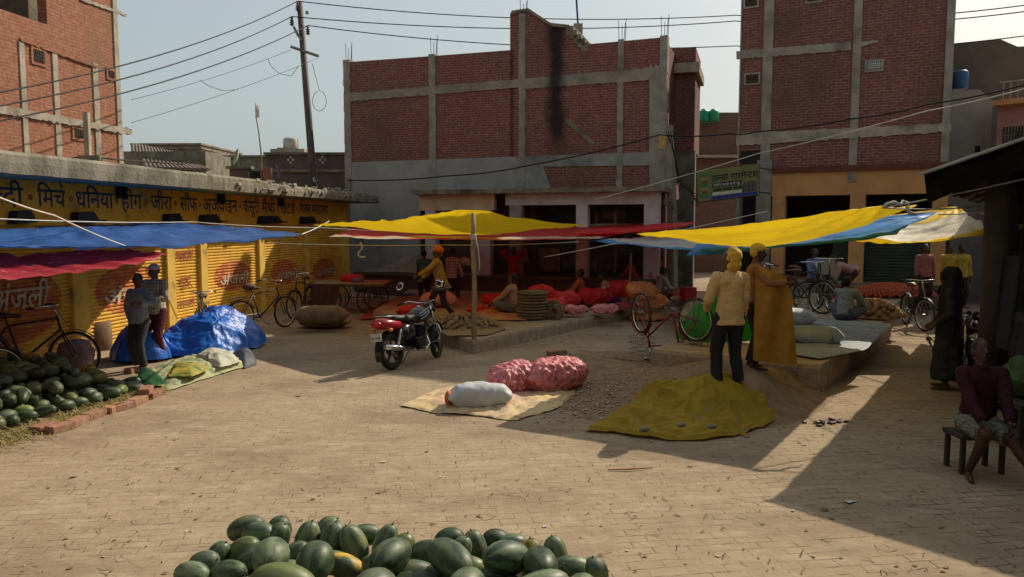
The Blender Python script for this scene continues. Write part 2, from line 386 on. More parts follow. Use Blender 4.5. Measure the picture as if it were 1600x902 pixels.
# ================================================================ shop row on the left
shop = thing('shop_building', 'long single storey ochre shop row with rolling shutters and grey concrete roof slab', 'shop', S.p(12, 0, 0))
def us(px): return S.uz(px, 400)[0]
uend = S.uz(545, 400)[0]; uA = 6.0
ZT = 2.38; ZS = 3.10
mb = MB(); mb.wbox(S, 2, uend, ZT, ZS+.02, -.25, 0)
mb.wbox(S, 2, uend, -.1, .10, -.3, .015, 0)
mb.build('wall', m_yel, shop)
mb = MB(); mb.wbox(S, 2, uend, 0, ZS, -6.0, -5.8); mb.wbox(S, uend-.25, uend-.02, 0, ZS, -5.8, -.26); mb.build('side_wall', m_plas, shop)
# roof slab, with a broken far half
def slab_edge():
    mb = MB(); us_ = [2+i*.22 for i in range(int((uend+1.0-2)/.22))]
    rows = []
    for u in us_:
        far = max(0, min(1, (u-18.5)/1.5)); j = nz((u*3.1, 0, 0))*.05*(.3+far*1.6)
        top = 3.44+nz((u*1.7, 5, 0))*.025-far*.06+far*nz((u*6, 2, 0))*.05; bot = ZS+nz((u*2.3, 9, 0))*.012
        n1 = .88+j
        rows.append([S.p(u, top, -6.0), S.p(u, top, n1-.04), S.p(u, top-.05, n1), S.p(u, (top+bot)/2+.01, n1+nz((u*8, 1, 3))*.03*far), S.p(u, bot+.02, n1-.02), S.p(u, bot, n1-.08), S.p(u, bot, -6.0)])
    k = len(rows[0]); vs = [p for r in rows for p in r]; fs = []; mi = []
    for i in range(len(rows)-1):
        for j in range(k-1): fs.append((i*k+j, i*k+j+1, (i+1)*k+j+1, (i+1)*k+j)); mi.append(1 if j == k-2 else 0)
    fs += [tuple(range(k)), tuple((len(rows)-1)*k+j for j in range(k))]; mi += [0, 0]
    mb.add(vs, fs); mb.m = mi; return mb
slab = slab_edge().build('roof', [m_slab, m_teal], shop)
mb = MB()
for px in (190, 345, 438): 
    u = us(px)
    for k in (-.09, .09): mb = MB(); mb.wbox(S, u+k-.025, u+k+.025, ZS-.22, ZS+.01, .02, .10); mb.build('drain_stub', m_black, shop)
# posts between shutters
cols = [(-60, -40), (108, 132), (258, 270), (311, 321), (403, 411), (474, 481), (531, 544)]
for a, b in cols:
    a, b = us(a), us(b)
    mb = MB(); mb.wbox(S, a, b, .10, ZT, -.10, .05); mb.build('pillar', m_post, shop)
# shutters: real corrugation
def shutter_mat(name, ell=None, bars=None):
    m, nt, b, out = nodes(name); v = coord(nt); uv = coord(nt, 'UV')
    col = mixc(nt, nse(nt, v, 2.2, 6, .65, None, .4, .65), (.80, .49, .075), (.62, .37, .055))
    col = mixc(nt, nse(nt, v, 1.2, 6, .7, (1, 1, 2.5), .58, .75), col, (.45, .29, .10))
    sx = N(nt, 'ShaderNodeSeparateXYZ'); nt.links.new(uv, sx.inputs[0])
    worn = nse(nt, v, 7, 5, .7, None, .38, .52)
    for (cx, cz, rx, rz_) in (ell or []):
        a = math_(nt, 'POWER', math_(nt, 'DIVIDE', math_(nt, 'SUBTRACT', sx.outputs[0], cx), rx), 2.0)
        c = math_(nt, 'POWER', math_(nt, 'ABSOLUTE', math_(nt, 'DIVIDE', math_(nt, 'SUBTRACT', sx.outputs[1], cz), rz_)), 2.0)
        e = math_(nt, 'ADD', a, c)
        e = math_(nt, 'ADD', e, math_(nt, 'MULTIPLY', nse(nt, v, 9, 3), .25))
        mk = math_(nt, 'MULTIPLY', math_(nt, 'LESS_THAN', e, 1.12), math_(nt, 'MULTIPLY_ADD', worn, .5, .32, clamp=True))
        col = mixc(nt, mk, col, (.46, .075, .055))
    nt.links.new(col, b.inputs['Base Color']); b.inputs['Roughness'].default_value = .6; b.inputs['Specular IOR Level'].default_value = .3
    bumpn(nt, b, nse(nt, v, 20, 3), .2, .003)
    return m
FONT_CUT = {}
def text_mesh(s, cut=None):
    """lettering as flat polygons; characters followed by '`' lose their right stem (half forms)"""
    out = MB(); x = 0
    words = []
    i = 0; run = ''
    seq = []
    while i < len(s):
        if i+1 < len(s) and s[i+1] == '`':
            if run: seq.append((run, 0)); run = ''
            seq.append((s[i], 1)); i += 2
        else: run += s[i]; i += 1
    if run: seq.append((run, 0))
    for t, half in seq:
        c = bpy.data.curves.new('t', 'FONT'); c.body = t; c.size = 1; c.fill_mode = 'FRONT'; c.resolution_u = 3; c.offset = .013
        o = bpy.data.objects.new('t', c); COL.objects.link(o); bpy.context.view_layer.update()
        me = o.to_mesh(); bm = bmesh.new(); bm.from_mesh(me); o.to_mesh_clear(); wd = o.dimensions.x
        if half:
            wd -= .20
            bmesh.ops.bisect_plane(bm, geom=bm.verts[:]+bm.edges[:]+bm.faces[:], plane_co=(wd, 0, 0), plane_no=(1, 0, 0), clear_outer=True)
        bm.verts.ensure_lookup_table(); bm.verts.index_update()
        out.add([(v.co.x+x, v.co.y, 0) for v in bm.verts], [[v.index for v in f.verts] for f in bm.faces])
        bm.free(); bpy.data.objects.remove(o); bpy.data.curves.remove(c)
        x += wd-(.0 if half else .012)
    out.w = x; return out
def place_text(s, W, u0, u1, zbase, h, n, extra=None, slant=0):
    t = text_mesh(s); k = (u1-u0)/t.w; mb = MB()
    mb.add([W.p(u0+v.x*k+v.y*slant, zbase+v.y*h, n) for v in t.v], t.f)
    if extra: extra(mb, k)
    return mb
def build_shutter(a, b, mat, ell, txt, bars=None):
    ua, ub = us(a), us(b); m = shutter_mat('painted shutter', [((S.o.dot(S.d))+e[0], e[1], e[2], e[3]) for e in ell])
    z = .10; pitch = .068; prof = []
    while z < ZT+.02:
        prof += [(z, -.05), (z+pitch*.30, -.022), (z+pitch*.62, -.022), (z+pitch*.85, -.05)]; z += pitch
    mb = MB(); vs = []; 
    for zz, n in prof: vs += [S.p(ua, zz, n), S.p(ub, zz, n)]
    mb.add(vs, [(2*i, 2*i+1, 2*i+3, 2*i+2) for i in range(len(prof)-1)])
    sh = mb.build('shutter', m, shop)
    # uv = along wall, height
    l = sh.data.uv_layers[0].data
    for lo in sh.data.loops:
        c = sh.data.vertices[lo.vertex_index].co; l[lo.index].uv = (c.dot(S.d), c.z)
    mb = MB(); mb.wbox(S, ua, ub, .10, .19, -.03, -.005); mb.build('bottom_rail', m_post, sh)
    for (u0, u1, zb, h) in txt:
        place_text('अंजली', S, u0, u1, zb, h, .002, slant=.1).build('lettering', m_cream_let, sh, uv=False)
    for (u0, u1, zb, h, word) in (bars or []):
        place_text(word, S, u0, u1, zb, h, .002).build('lettering', m_redpaint, sh, uv=False)
    return sh
def uzs(px, py): return S.uz(px, py)
def logo(cx, cy, wpx, hpx):
    u0, _ = uzs(cx-wpx/2, cy); u1, _ = uzs(cx+wpx/2, cy); _, z0 = uzs(cx, cy+hpx/2); _, z1 = uzs(cx, cy-hpx/2)
    return ((u0+u1)/2, (z0+z1)/2, (u1-u0)/2, (z1-z0)/2)
def ltxt(cx, cy, wpx, hpx):
    u0, _ = uzs(cx-wpx/2, cy); u1, _ = uzs(cx+wpx/2, cy); _, z0 = uzs(cx, cy+hpx/2); _, z1 = uzs(cx, cy-hpx/2)
    return (u0, u1, z0, (z1-z0)/.85)
build_shutter(-200, 108, None, [logo(18, 478, 165, 125)], [ltxt(28, 462, 92, 42)])
build_shutter(132, 258, None, [logo(200, 452, 100, 76)], [ltxt(204, 457, 88, 26)])
u9 = us(275); u10 = us(303)
build_shutter(270, 311, None, [], [], [(u9, u10, 1.62, .30, 'मसाले'), (u9+.1, u10-.1, 1.08, .26, 'शुद्'), (u9, u10, .62, .2, 'ताजे')])
build_shutter(321, 403, None, [logo(365, 431, 58, 46)], [ltxt(365, 435, 44, 18)])
build_shutter(411, 474, None, [logo(446, 425, 43, 38)], [ltxt(447, 429, 34, 15)])
build_shutter(481, 531, None, [logo(508, 421, 36, 34)], [ltxt(508, 424, 29, 14)])
# frieze lettering on the ochre wall above the shutters
def zpx(px, py): return S.uz(px, py)[1]
fr = [('ल`दी', -14, 42), ('मिरच', 63, 107), ('धनिया', 122, 180), ('हींग', 193, 225), ('जीरा', 239, 272), ('सौंफ', 284, 311), ('अजवाईन', 319, 373), ('कसूरी', 382, 407), ('मैथी', 411, 432), ('खटाई', 440, 463), ('गरम', 470, 487), ('मसाला', 489, 514)]
words = {'मिरच': 'िमच', 'धनिया': 'धिनया'}
for wd, a, b in fr:
    ua, ub = us(a), us(b); zb = 2.69; h = .44
    s = words.get(wd, wd); ex = None
    if wd == 'मिरच':
        def ex(mb, k, ub=ub, zb=zb, h=h):   # the reph hook over the last letter
            pts = [Vector((math.cos(t)*.13, math.sin(t)*.12, 0)) for t in [pi*.05*i-pi*.1 for i in range(20)]]
            cx = ub-.20; cz = zb+h*.80
            for i in range(len(pts)-1):
                p, q = pts[i], pts[i+1]
                mb.add([S.p(cx+p.x, cz+p.y, .004), S.p(cx+q.x, cz+q.y, .004), S.p(cx+q.x*.6, cz+q.y*.6, .004), S.p(cx+p.x*.6, cz+p.y*.6, .004)], [(0, 1, 2, 3)])
    place_text(s, S, ua, ub, zb, h, .004, ex).build('lettering', m_navy, shop, uv=False)
for px in (52, 115, 186, 232, 277, 315, 377, 436, 466):
    u = us(px); mb = MB(); n = 14
    mb.add([S.p(u+.055*cos(2*pi*i/n), 2.83+.05*sin(2*pi*i/n), .005) for i in range(n)], [tuple(range(n))]); mb.build('painted_dot', m_redpaint, shop, uv=False)
# plain dark boxes on the wall under the lettering
for px, wpx in ((128, 44), (266, 30), (324, 34), (418, 40), (478, 26), (30, 40)):
    u = us(px); hw = (us(px+wpx/2)-us(px-wpx/2))/2*.8; mb = MB()
    mb.wprism(S, [(u-hw, 2.40), (u+hw*1.15, 2.42), (u+hw*.8, 2.55), (u+hw*.55, 2.62), (u-hw*.8, 2.60)], .01, .16)
    mb.wbox(S, u-hw*.9, u+hw*1.5, 2.44, 2.475, .16, .20)
    mb.build('dark_box', m_black, shop)
mb = MB(); rn = random.Random(31)
for k in range(64):   # broken bricks and mortar left along the far half of the slab edge
    u = 17.5+(uend+.9-17.5)*rn.random()**.85; n_ = .88-abs(rn.gauss(0, .12)); s = rn.uniform(.05, .14)
    low = rn.random() < .45
    mb.box(S.p(u, (3.24 if low else 3.41)+rn.uniform(-.04, .05), (.90+rn.uniform(-.03, .03)) if low else n_), (s, s*rn.uniform(.4, .9), .035+.03*rn.random()), rz=1.4+rn.gauss(0, .3), rx=rn.uniform(-.3, .3))
rb_ = mb.build('broken_edge', m_conc_l, shop); rb_['kind'] = 'stuff'
# ================================================================ orange brick house behind the shops
L = Wall((-14.55+17.0/6, 17.0), (-14.55+21.75/6, 21.75)); L = Wall((L.o-L.d*6)[:2], (L.o+L.d*L.L)[:2])
lb = thing('brick_house', 'tall bare orange brick house with thin concrete columns, behind the ochre shop roof at left', 'building', L.p(6, 0, -3))
def rect(W, x0, y0, x1, y1):
    a = W.uz(x0, (y0+y1)/2)[0]; b = W.uz(x1, (y0+y1)/2)[0]; z1 = W.uz((x0+x1)/2, y0)[1]; z0 = W.uz((x0+x1)/2, y1)[1]
    return a, b, z0, z1
def band(mb, W, p0, p1, h, n1, n0=-.02, mi=0, wob=.015, steps=24):
    """rough strip between two pixels along a wall, h = height in px at each end"""
    a = W.uz(*p0); b = W.uz(*p1); a2 = W.uz(p0[0], p0[1]+h[0]); b2 = W.uz(p1[0], p1[1]+h[1])
    top = [(a[0]+(b[0]-a[0])*i/steps, a[1]+(b[1]-a[1])*i/steps+nz((i*.7, p0[0], 0))*wob) for i in range(steps+1)]
    bot = [(a2[0]+(b2[0]-a2[0])*i/steps, a2[1]+(b2[1]-a2[1])*i/steps+nz((i*.9, p0[1], 4))*wob) for i in range(steps+1)]
    for i in range(steps): mb.wprism(W, [top[i], top[i+1], bot[i+1], bot[i]], n0, n1, mi)
mb = MB(); LU = L.L
# wall with its large opening cut out
a, b, z0, z1 = rect(L, -60, -30, 72, 27); zb = L.uz(30, 24)[1]
mb.wbox(L, 0, LU, 0, zb, -.25, 0); mb.wbox(L, b, LU, zb, 14, -.25, 0); mb.wbox(L, 0, b, zb+1.8, 14, -.25, 0)
mb.build('wall', m_brick_l, lb)
mb = MB(); mb.wbox(L, 0, LU, 0, 14, -6, -1.4); mb.build('inner_wall', m_conc_d, lb)
for px in (37, 88, 150):
    a, b, z0, z1 = rect(L, px-4, 70 if px > 36 else 62, px+4, 250); mb = MB()
    zt = {37: 67, 88: 84, 150: 100}[px]; z1 = L.uz(px, zt)[1]
    st = 14
    for i in range(st):
        za = z1*i/st; mb.wbox(L, a+nz((i, px, 0))*.02, b+nz((i, px, 5))*.02, za, z1*(i+1)/st, -.02, .03)
    mb.build('column', m_conc_l, lb)
mb = MB(); mb.wbox(L, LU-.16, LU+.02, 0, 14, -.3, .035); mb.build('column', m_conc_l, lb)
mb = MB(); band(mb, L, (-40, 158), (203, 202), (13, 9), .06, wob=.07, steps=60); mb.build('concrete_band', m_conc_l, lb)
mb = MB(); band(mb, L, (30, 60), (150, 103), (4, 4), .05, wob=.05, steps=30); mb.build('brick_ledge', m_brick_l, lb)
mb = MB(); band(mb, L, (125, -4), (196, 22), (5, 4), .04, wob=.04, steps=16); mb.build('concrete_band', m_conc_l, lb)
for (x0, y0, x1, y1) in ((51, 79, 68, 98), (115, 202, 130, 216), (168, 111, 178, 122)):
    a, b, z0, z1 = rect(L, x0, y0, x1, y1); mb = MB(); mb.wbox(L, a-.07, b+.07, z0-.07, z1+.07, -.01, .03); f = mb.build('window', m_brick_l, lb)
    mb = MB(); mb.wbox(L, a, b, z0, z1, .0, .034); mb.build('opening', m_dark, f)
    mb = MB()
    for k in range(1, 5): mb.wbox(L, a+(b-a)*k/5-.008, a+(b-a)*k/5+.008, z0, z1, .034, .045)
    mb.build('grille', m_rust, f)
# ================================================================ centre brick building
ca = PY(545, 350, 28.0); cb = PY(1030, 350, 24.3)
Cw = Wall(ca[:2], cb[:2])
def cu(px, py=150): return Cw.uz(px, py)
su = Cw.o.dot(Cw.d)
def soot_mat(base_fn, name, *a, **k):
    m = base_fn(name, *a, **k); nt = m.node_tree; b = nt.nodes['Principled BSDF']; lk = b.inputs['Base Color'].links[0].from_socket
    sx = N(nt, 'ShaderNodeSeparateXYZ'); nt.links.new(coord(nt, 'UV'), sx.inputs[0]); v = coord(nt)
    c0_ = su+cu(869, 120)[0]; x = math_(nt, 'ABSOLUTE', math_(nt, 'SUBTRACT', sx.outputs[0], c0_))
    zl = cu(869, 250)[1]; zh = cu(869, 205)[1]
    fz = N(nt, 'ShaderNodeMapRange'); fz.inputs[1].default_value = zl; fz.inputs[2].default_value = zh; nt.links.new(sx.outputs[1], fz.inputs[0])
    e = math_(nt, 'ADD', x, math_(nt, 'MULTIPLY_ADD', nse(nt, v, 2.2, 5, .7), .55, -.27))
    r = N(nt, 'ShaderNodeMapRange'); r.inputs[1].default_value = .42; r.inputs[2].default_value = .12; nt.links.new(e, r.inputs[0])
    mk = math_(nt, 'MULTIPLY', math_(nt, 'MULTIPLY', r.outputs[0], fz.outputs[0]), .93)
    nt.links.new(mixc(nt, mk, lk, (.018, .018, .018)), b.inputs['Base Color']); return m
m_brick_cs = soot_mat(brick_mat, 'dark red brick with a soot streak', (.285, .092, .078), (.18, .070, .064), (.31, .25, .215), bh=.082, bw=.23, ms=.012, st=(.5, .8), stain=(.10, .065, .05))
m_conc_s = soot_mat(M, 'weathered concrete with a soot streak', (.32, .29, .25), (.21, .19, .165), 2.2, .95, .6, .01, c3=(.12, .105, .09), lo3=.55, hi3=.75)
cbld = thing('brick_building', 'wide unfinished red brick building with a soot streak down its wall, in the centre', 'building', Cw.p(5, 0, -2))
zlow = lambda px: cu(px, 254-(px-545)*.034)[1]
outline = [cu(545, 97), cu(671, 88), cu(803, 78), cu(803, 24), cu(797, 20), cu(826, 17), cu(842, 26), cu(861, 40), cu(889, 43), cu(899, 58), cu(912, 67), cu(921, 69), cu(965, 65), cu(1040, 58)]
zbr = 5.0
up = [(outline[0][0], 3.3)]+outline+[(outline[-1][0], 3.3)]
mb = MB()
# split in convex-ish strips so that the faces stay clean
for i in range(len(outline)-1):
    p, q = outline[i], outline[i+1]
    if q[0]-p[0] < .02: continue
    mb.wprism(Cw, [(p[0], 3.2), (q[0], 3.2), (q[0], q[1]), (p[0], p[1])], -.3, 0)
mb.build('wall', m_brick_cs, cbld)
# plastered lower band (grey) in front of the bricks
mb = MB(); x0 = cu(545)[0]; x1 = cu(862, 250)[0]; x2 = cu(1040)[0]; zz = [zlow(545), zlow(862), zlow(1040)]
mb.wprism(Cw, [(x0, 0.0), (cu(655)[0], 0.0), (cu(655)[0], zlow(655)), (x0, zz[0])], -.3, .03)
mb.wprism(Cw, [(cu(655)[0], 3.2), (cu(868)[0], 3.2), (cu(845)[0], zlow(845)-.12), (cu(845)[0], zlow(845)), (cu(655)[0], zlow(655))], -.02, .03)
mb.wprism(Cw, [(cu(845)[0], zlow(845)-.35), (x2, zlow(1040)-.42), (x2, zlow(1040)), (cu(845)[0], zlow(845))], -.02, .028)
mb.build('plaster', m_plas, cbld)
for (a, b, t) in ((538, 548, 94), (671, 681, 85), (811, 821, 22), (965, 974, 62), (1030, 1042, 56)):
    mb = MB(); ua, ub = cu(a)[0], cu(b)[0]; zt = cu((a+b)/2, t)[1]; n = 22
    for i in range(n):
        za = 3.2+(zt-3.2)*i/n; mb.wbox(Cw, ua+nz((i*.8, a, 0))*.03, ub+nz((i*.8, b, 3))*.03, za, 3.2+(zt-3.2)*(i+1)/n, -.32, .05)
    col = mb.build('column', m_conc_s if a > 800 and a < 830 else m_conc, cbld)
    mb = MB(); um = (ua+ub)/2
    if a != 1030 or True:
        for k, (du, hh) in enumerate(((-.09, .62), (.0, .45), (.10, .68), (.05, .55))):
            dz = .0
            if a == 811: zt2 = zt; hh *= .8
            mb.tube([Cw.p(um+du, zt-.1, -.1-.03*k), Cw.p(um+du+.02*k-.02, zt+hh, -.1-.03*k)], .009, 4)
        mb.build('rebar', m_rust, col)
mb = MB(); band(mb, Cw, (545, 146), (812, 124), (13, 13), .045, wob=.05, steps=50); band(mb, Cw, (812, 124), (1040, 104), (16, 20), .045, wob=.05, steps=50)
mb.build('concrete_beam', m_conc_s, cbld)
mb = MB(); band(mb, Cw, (1015, 104), (1032, 103), (190, 190), .06, wob=.3, steps=6); mb.build('plaster_patch', m_conc, cbld)
mb = MB()
for i in range(10):  # slanting stair slab edge showing in the brickwork
    t0, t1 = i/10, (i+1)/10
    for (pa, pb) in (((885, 183), (930, 222)),):
        A = cu(pa[0]+(pb[0]-pa[0])*t0, pa[1]+(pb[1]-pa[1])*t0); B = cu(pa[0]+(pb[0]-pa[0])*t1, pa[1]+(pb[1]-pa[1])*t1)
        mb.wprism(Cw, [(A[0], A[1]), (B[0], B[1]), (B[0]-.05, B[1]-.14), (A[0]-.05, A[1]-.14)], -.02, .03+.02*nz((i, 1, 1)))
mb.build('stair_edge', m_conc_d, cbld)
mb = MB()
for (pa, pb) in (((800, 19), (826, 15)), ((826, 15), (861, 38)), ((861, 38), (890, 41))):
    A = cu(*pa); B = cu(*pb); mb.wprism(Cw, [(A[0], A[1]-.07), (B[0], B[1]-.07), (B[0], B[1]+.03), (A[0], A[1]+.03)], -.5, .06)
for i in range(5):
    A = cu(889+i*6, 42+i*6.5); mb.wbox(Cw, A[0]-.1, A[0]+.14, A[1]-.25, A[1]+.02, -1.4, .02)
mb.build('stair_coping', m_conc_d, cbld)
mb = MB(); mb.wbox(Cw, x0-.0, x0+.3, 0, cu(545, 97)[1]-.05, -7, -.33); mb.wbox(Cw, cu(1040)[0]-.3, cu(1040)[0]-.02, 0, cu(1040, 60)[1]-.05, -7, -.34)
mb.wbox(Cw, x0, x2, 0, cu(700, 95)[1]-.4, -7.3, -7); mb.build('side_wall', m_brick_c, cbld)
mb = MB(); mb.wbox(Cw, x0+.3, x2-.3, 6.6, 6.8, -7, -.33); mb.build('roof', m_conc, cbld)
# ground floor: dark shops behind a veranda
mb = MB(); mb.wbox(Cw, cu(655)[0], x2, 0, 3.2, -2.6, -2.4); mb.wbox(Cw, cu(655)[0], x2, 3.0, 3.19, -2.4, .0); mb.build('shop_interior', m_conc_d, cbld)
V = Wall((Cw.o+Cw.n*1.5)[:2], (Cw.o+Cw.n*1.5+Cw.d*Cw.L)[:2])
def vu(px, py=350): return V.uz(px, py)
mb = MB(); vx0 = vu(553)[0]; vx1 = vu(1034)[0]
mb.wbox(V, vx0, vx1, 0, .68, -1.5, 0.05); mb.wbox(V, vx0, vx1, .68, .76, -4.0, .14)
mb.build('veranda', brick_mat('brown low brick wall', (.17, .125, .10), (.13, .095, .075), (.06, .05, .04), bh=.13, bw=.3, ms=.02, st=(.4, .6), stain=(.13, .11, .095)), cbld)
mb = MB(); z_c = vu(850, 297)[1]
n = 60; ua, ub = vu(650)[0], vu(1040)[0]
for i in range(n):
    a = ua+(ub-ua)*i/n; b = ua+(ub-ua)*(i+1)/n; k = nz((i*.6, 3, 0))*.04; mb.wbox(V, a, b, z_c-.10+nz((i*.9, 1, 0))*.03, z_c+.04+k, -1.5, .35+nz((i*.5, 7, 1))*.05)
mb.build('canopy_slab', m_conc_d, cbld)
zc = z_c-.1
for (a, b, m_) in ((664, 680, m_white), (738, 766, m_white), (796, 815, m_conc), (900, 918, m_white), (1006, 1030, m_white)):
    ua, ub = vu(a)[0], vu(b)[0]; mb = MB(); mb.wbox(V, ua, ub, .76, zc, -.32, 0); mb.build('pillar', m_, cbld)
mb = MB(); mb.wbox(V, vu(655)[0], vu(772)[0], vu(700, 329)[1], zc, -.25, -.01+.02); mb.build('lintel', m_cream, cbld)
mb = MB(); mb.wbox(V, vu(790)[0], vu(1028)[0], vu(900, 320)[1], zc, -.25, .012); mb.build('lintel', m_white, cbld)
mb = MB()   # white flaking lintel + wooden shelves, crates in the rooms
for (a, b, y0, y1, n_) in ((772, 786, 330, 420, -2.0), (800, 812, 375, 425, -1.2), (840, 875, 388, 424, -1.1), (941, 975, 330, 342, -1.6), (836, 838, 340, 425, -1.0), (930, 932, 330, 425, -.8), (960, 962, 330, 425, -.8)):
    W2 = Wall((V.o+V.n*n_)[:2], (V.o+V.n*n_+V.d)[:2]); p = W2.uz(a, y0); q = W2.uz(b, y1); mb = MB(); mb.wbox(W2, p[0], q[0], max(.77, q[1]), p[1], -.25, 0); mb.build('stored_crate' if b-a > 5 else 'door_post', m_wood, cbld)
# brown rolling shutters of the veranda rooms
ms_br = M('brown rolling shutter', (.12, .075, .055), (.09, .06, .045), 4, .8, 0)
for (a, b) in ((690, 738), (768, 796), (818, 838)):
    W2 = Wall((V.o+V.n*-.9)[:2], (V.o+V.n*-.9+V.d)[:2]); ua, ub = W2.uz(a, 350)[0], W2.uz(b, 350)[0]; mb = MB()
    for k in range(26): mb.wbox(W2, ua, ub, .76+k*.09, .76+k*.09+.07, -.04, .0)
    mb.wbox(W2, ua, ub, .76, 3.1, -.08, -.04); mb.build('shutter', ms_br, cbld)
# heap of sand against the plaster at the left end of the veranda
def sandh(u, v):
    a = V.uz(560, 400)[0]; b = V.uz(662, 400)[0]; x = a+(b-a)*u; n_ = -.05-1.35*v
    h = max(0, .55*math.exp(-((u-.62)/.33)**2)*math.sin(pi*min(1, v*.5+.1))+fbm((x, v, 0), 3)*.1)*min(1, v*5+.1)
    return V.p(x, .77+h, n_)
struct(grid_obj('sand', sandh, 40, 16, M('grey building sand', (.30, .23, .17), (.2, .155, .115), 6, 1, .8, .02)))
# antenna mast on the stair roof
ant = thing('antenna_mast', 'thin blue and grey mast standing on the roof stair of the centre building', 'antenna', PY(903, 50, 27))
mb = MB(); mb.tube([PY(904, 55, 27), PY(900, -12, 27)], .035, 6); mb.build('pole', M('dull blue paint', (.05, .08, .2)), ant)
mb = MB(); mb.box(PY(903, 50, 27), (.3, .3, .5)); mb.build('base', m_conc, ant)
# the wing to the right, set back, with a hole that shows the sky
Wg = Wall(PY(1040, 350, 26.5)[:2], PY(1087, 350, 26.2)[:2]); wg = thing('brick_annex', 'narrow brick annex with a white gap, between the centre building and the hanging shop board', 'building', Wg.p(.5, 0, -1))
def gu(px, py=200): return Wg.uz(px, py)
zt = gu(1060, 75)[1]; zb = gu(1060, 236)[1]; mb = MB(); mb.wbox(Wg, gu(1040)[0], gu(1085)[0], zb, zt, -2.5, 0); mb.build('wall', m_brick_c, wg)
mb = MB(); mb.wbox(Wg, gu(1040)[0], gu(1091)[0], gu(1060, 116)[1], gu(1060, 101)[1], -2.6, .25); mb.build('balcony_slab', m_conc_l, wg)
mb = MB(); a, b, z0, z1 = rect(Wg, 1048, 266, 1061, 312)
mb.wbox(Wg, gu(1036)[0], a, 0, zb, -.5, -.02); mb.wbox(Wg, b, gu(1087)[0], 0, zb, -.5, -.02); mb.wbox(Wg, a, b, z1, zb, -.5, -.02); mb.wbox(Wg, a, b, 0, z0, -.5, -.02)
mb.wbox(Wg, a, b, z1-.42, z1-.36, -.4, 0); mb.build('lower_wall', m_conc_d, wg)
# rough concrete pillar with the yellow meter box
pl = thing('concrete_pillar', 'rough grey concrete pillar with a yellow meter box and cables, right end of the centre building', 'pillar', PY(1050, 450, 23.6))
A = PY(1046, 196, 23.6); B = PY(1051, 455, 23.6); mb = MB()
mb.tube([A, (A+B)/2+Vector((.03, 0, 0)), B], [.12, .15, .17], 4); mb.build('post', m_conc, pl)
mb = MB(); mb.box(PY(1034, 223, 23.3), (.20, .14, .40), ry=.1); mb.build('meter_box', M('yellowed plastic', (.5, .33, .12)), pl)
mb = MB()
for k in range(4): mb.tube([PY(1040+k*4, 205, 23.4), PY(1055+k*2, 240+k*20, 23.35), PY(1062+k*5, 290, 23.3), PY(1090, 305+k*6, 23.5)], .012, 5)
mb.build('cable', m_black, pl)
# ================================================================ alley house behind
Al = Wall(PY(1080, 350, 38)[:2], PY(1160, 350, 38)[:2]); al = thing('brick_house', 'low brown brick house at the end of the alley under two green water tanks', 'building', Al.p(1, 0, -2))
mb = MB(); zt = Al.uz(1110, 192)[1]; mb.wbox(Al, -1.5, 3.5, 0, zt, -5, 0); mb.build('wall', m_brick_g, al)
mb = MB(); mb.wbox(Al, Al.uz(1118, 200)[0], 3.5, zt, Al.uz(1130, 176)[1], -5, .02); mb.build('upper_wall', m_brick_g, al)
mb = MB(); mb.wbox(Al, 0, 2.5, Al.uz(1110, 247)[1], Al.uz(1110, 243)[1], -.1, .3); mb.build('ledge', m_conc_l, al)
m_green = M('green plastic', (.02, .30, .16), (.015, .22, .12), 4, .5, .1)
for px in (1097, 1112):
    c = Al.p(Al.uz(px, 180)[0], zt, .35); tk = tag(MB().lathe([(.02, .62), (.12, .60), (.14, .54), (.22, .52), (.25, .46), (.25, .02), (.23, 0)], c, 18).build('water_tank', m_green, smooth=True), 'round green water tank on the alley house roof, ' + ('left of two' if px == 1097 else 'right of two'), 'water tank', 'green water tanks on the alley house')
# ================================================================ shop name board
sgn = thing('shop_sign', 'tilted yellow and blue garment shop board hanging at the alley corner', 'sign', PY(1139, 286, 22.6))
Sg = Wall(PY(1089, 350, 22.7)[:2], PY(1187, 350, 22.5)[:2])
def sg(px, py, n=0):
    u, z = Sg.uz(px, py); return Sg.p(u, z, n)
def sq(mb, x0, y0, x1, y1, n, mi=0):   # rectangle in board percent (0..1), following the tilt
    def q(a, b): 
        t = (1089+a*96.5); yt = 267.5-11*a; return sg(t+2*(b)*(1-a), yt+b*48, n)
    mb.add([q(x0, y0), q(x1, y0), q(x1, y1), q(x0, y1)], [(0, 1, 2, 3)], mi); return q
mb = MB(); q = None
def bq(a, b, n): t = (1089+a*96.5); yt = 267.5-11*a; return sg(t+2*b*(1-a), yt+b*48, n)
vs = [bq(a, b, n) for n in (-.06, 0) for a, b in ((0, 0), (1, 0), (1, 1), (0, 1))]
mb.add(vs, [(0, 1, 2, 3), (4, 5, 6, 7), (0, 1, 5, 4), (1, 2, 6, 5), (2, 3, 7, 6), (3, 0, 4, 7)])
bd = mb.build('board', M('acid yellow print', (.17, .18, .06), (.13, .14, .06), 3, .6, 0), sgn)
def bt(s, a0, a1, b, h, mat, parent=bd):
    t = text_mesh(s); mb = MB(); k = (a1-a0)/t.w
    mb.add([bq(a0+v.x*k, b-v.y*h, .006) for v in t.v], t.f); mb.build('lettering', mat, parent, uv=False)
m_ink = M('black blue ink', (.01, .012, .04), (.02, .02, .05)); m_ink2 = M('pale print', (.55, .55, .45)); m_blue = M('blue print', (.03, .05, .25))
bt('तान`या', .23, .50, .40, .30, m_ink); bt('गारमेन`टस', .55, 1.0-.01, .40, .30, m_ink)
mb = MB(); sq(mb, .24, .45, .72, .60, .004); mb.build('strip', m_ink, bd, uv=False)
bt('रेडीमेड कपडे साडी सूट', .26, .70, .57, .11, m_ink2)
mb = MB()
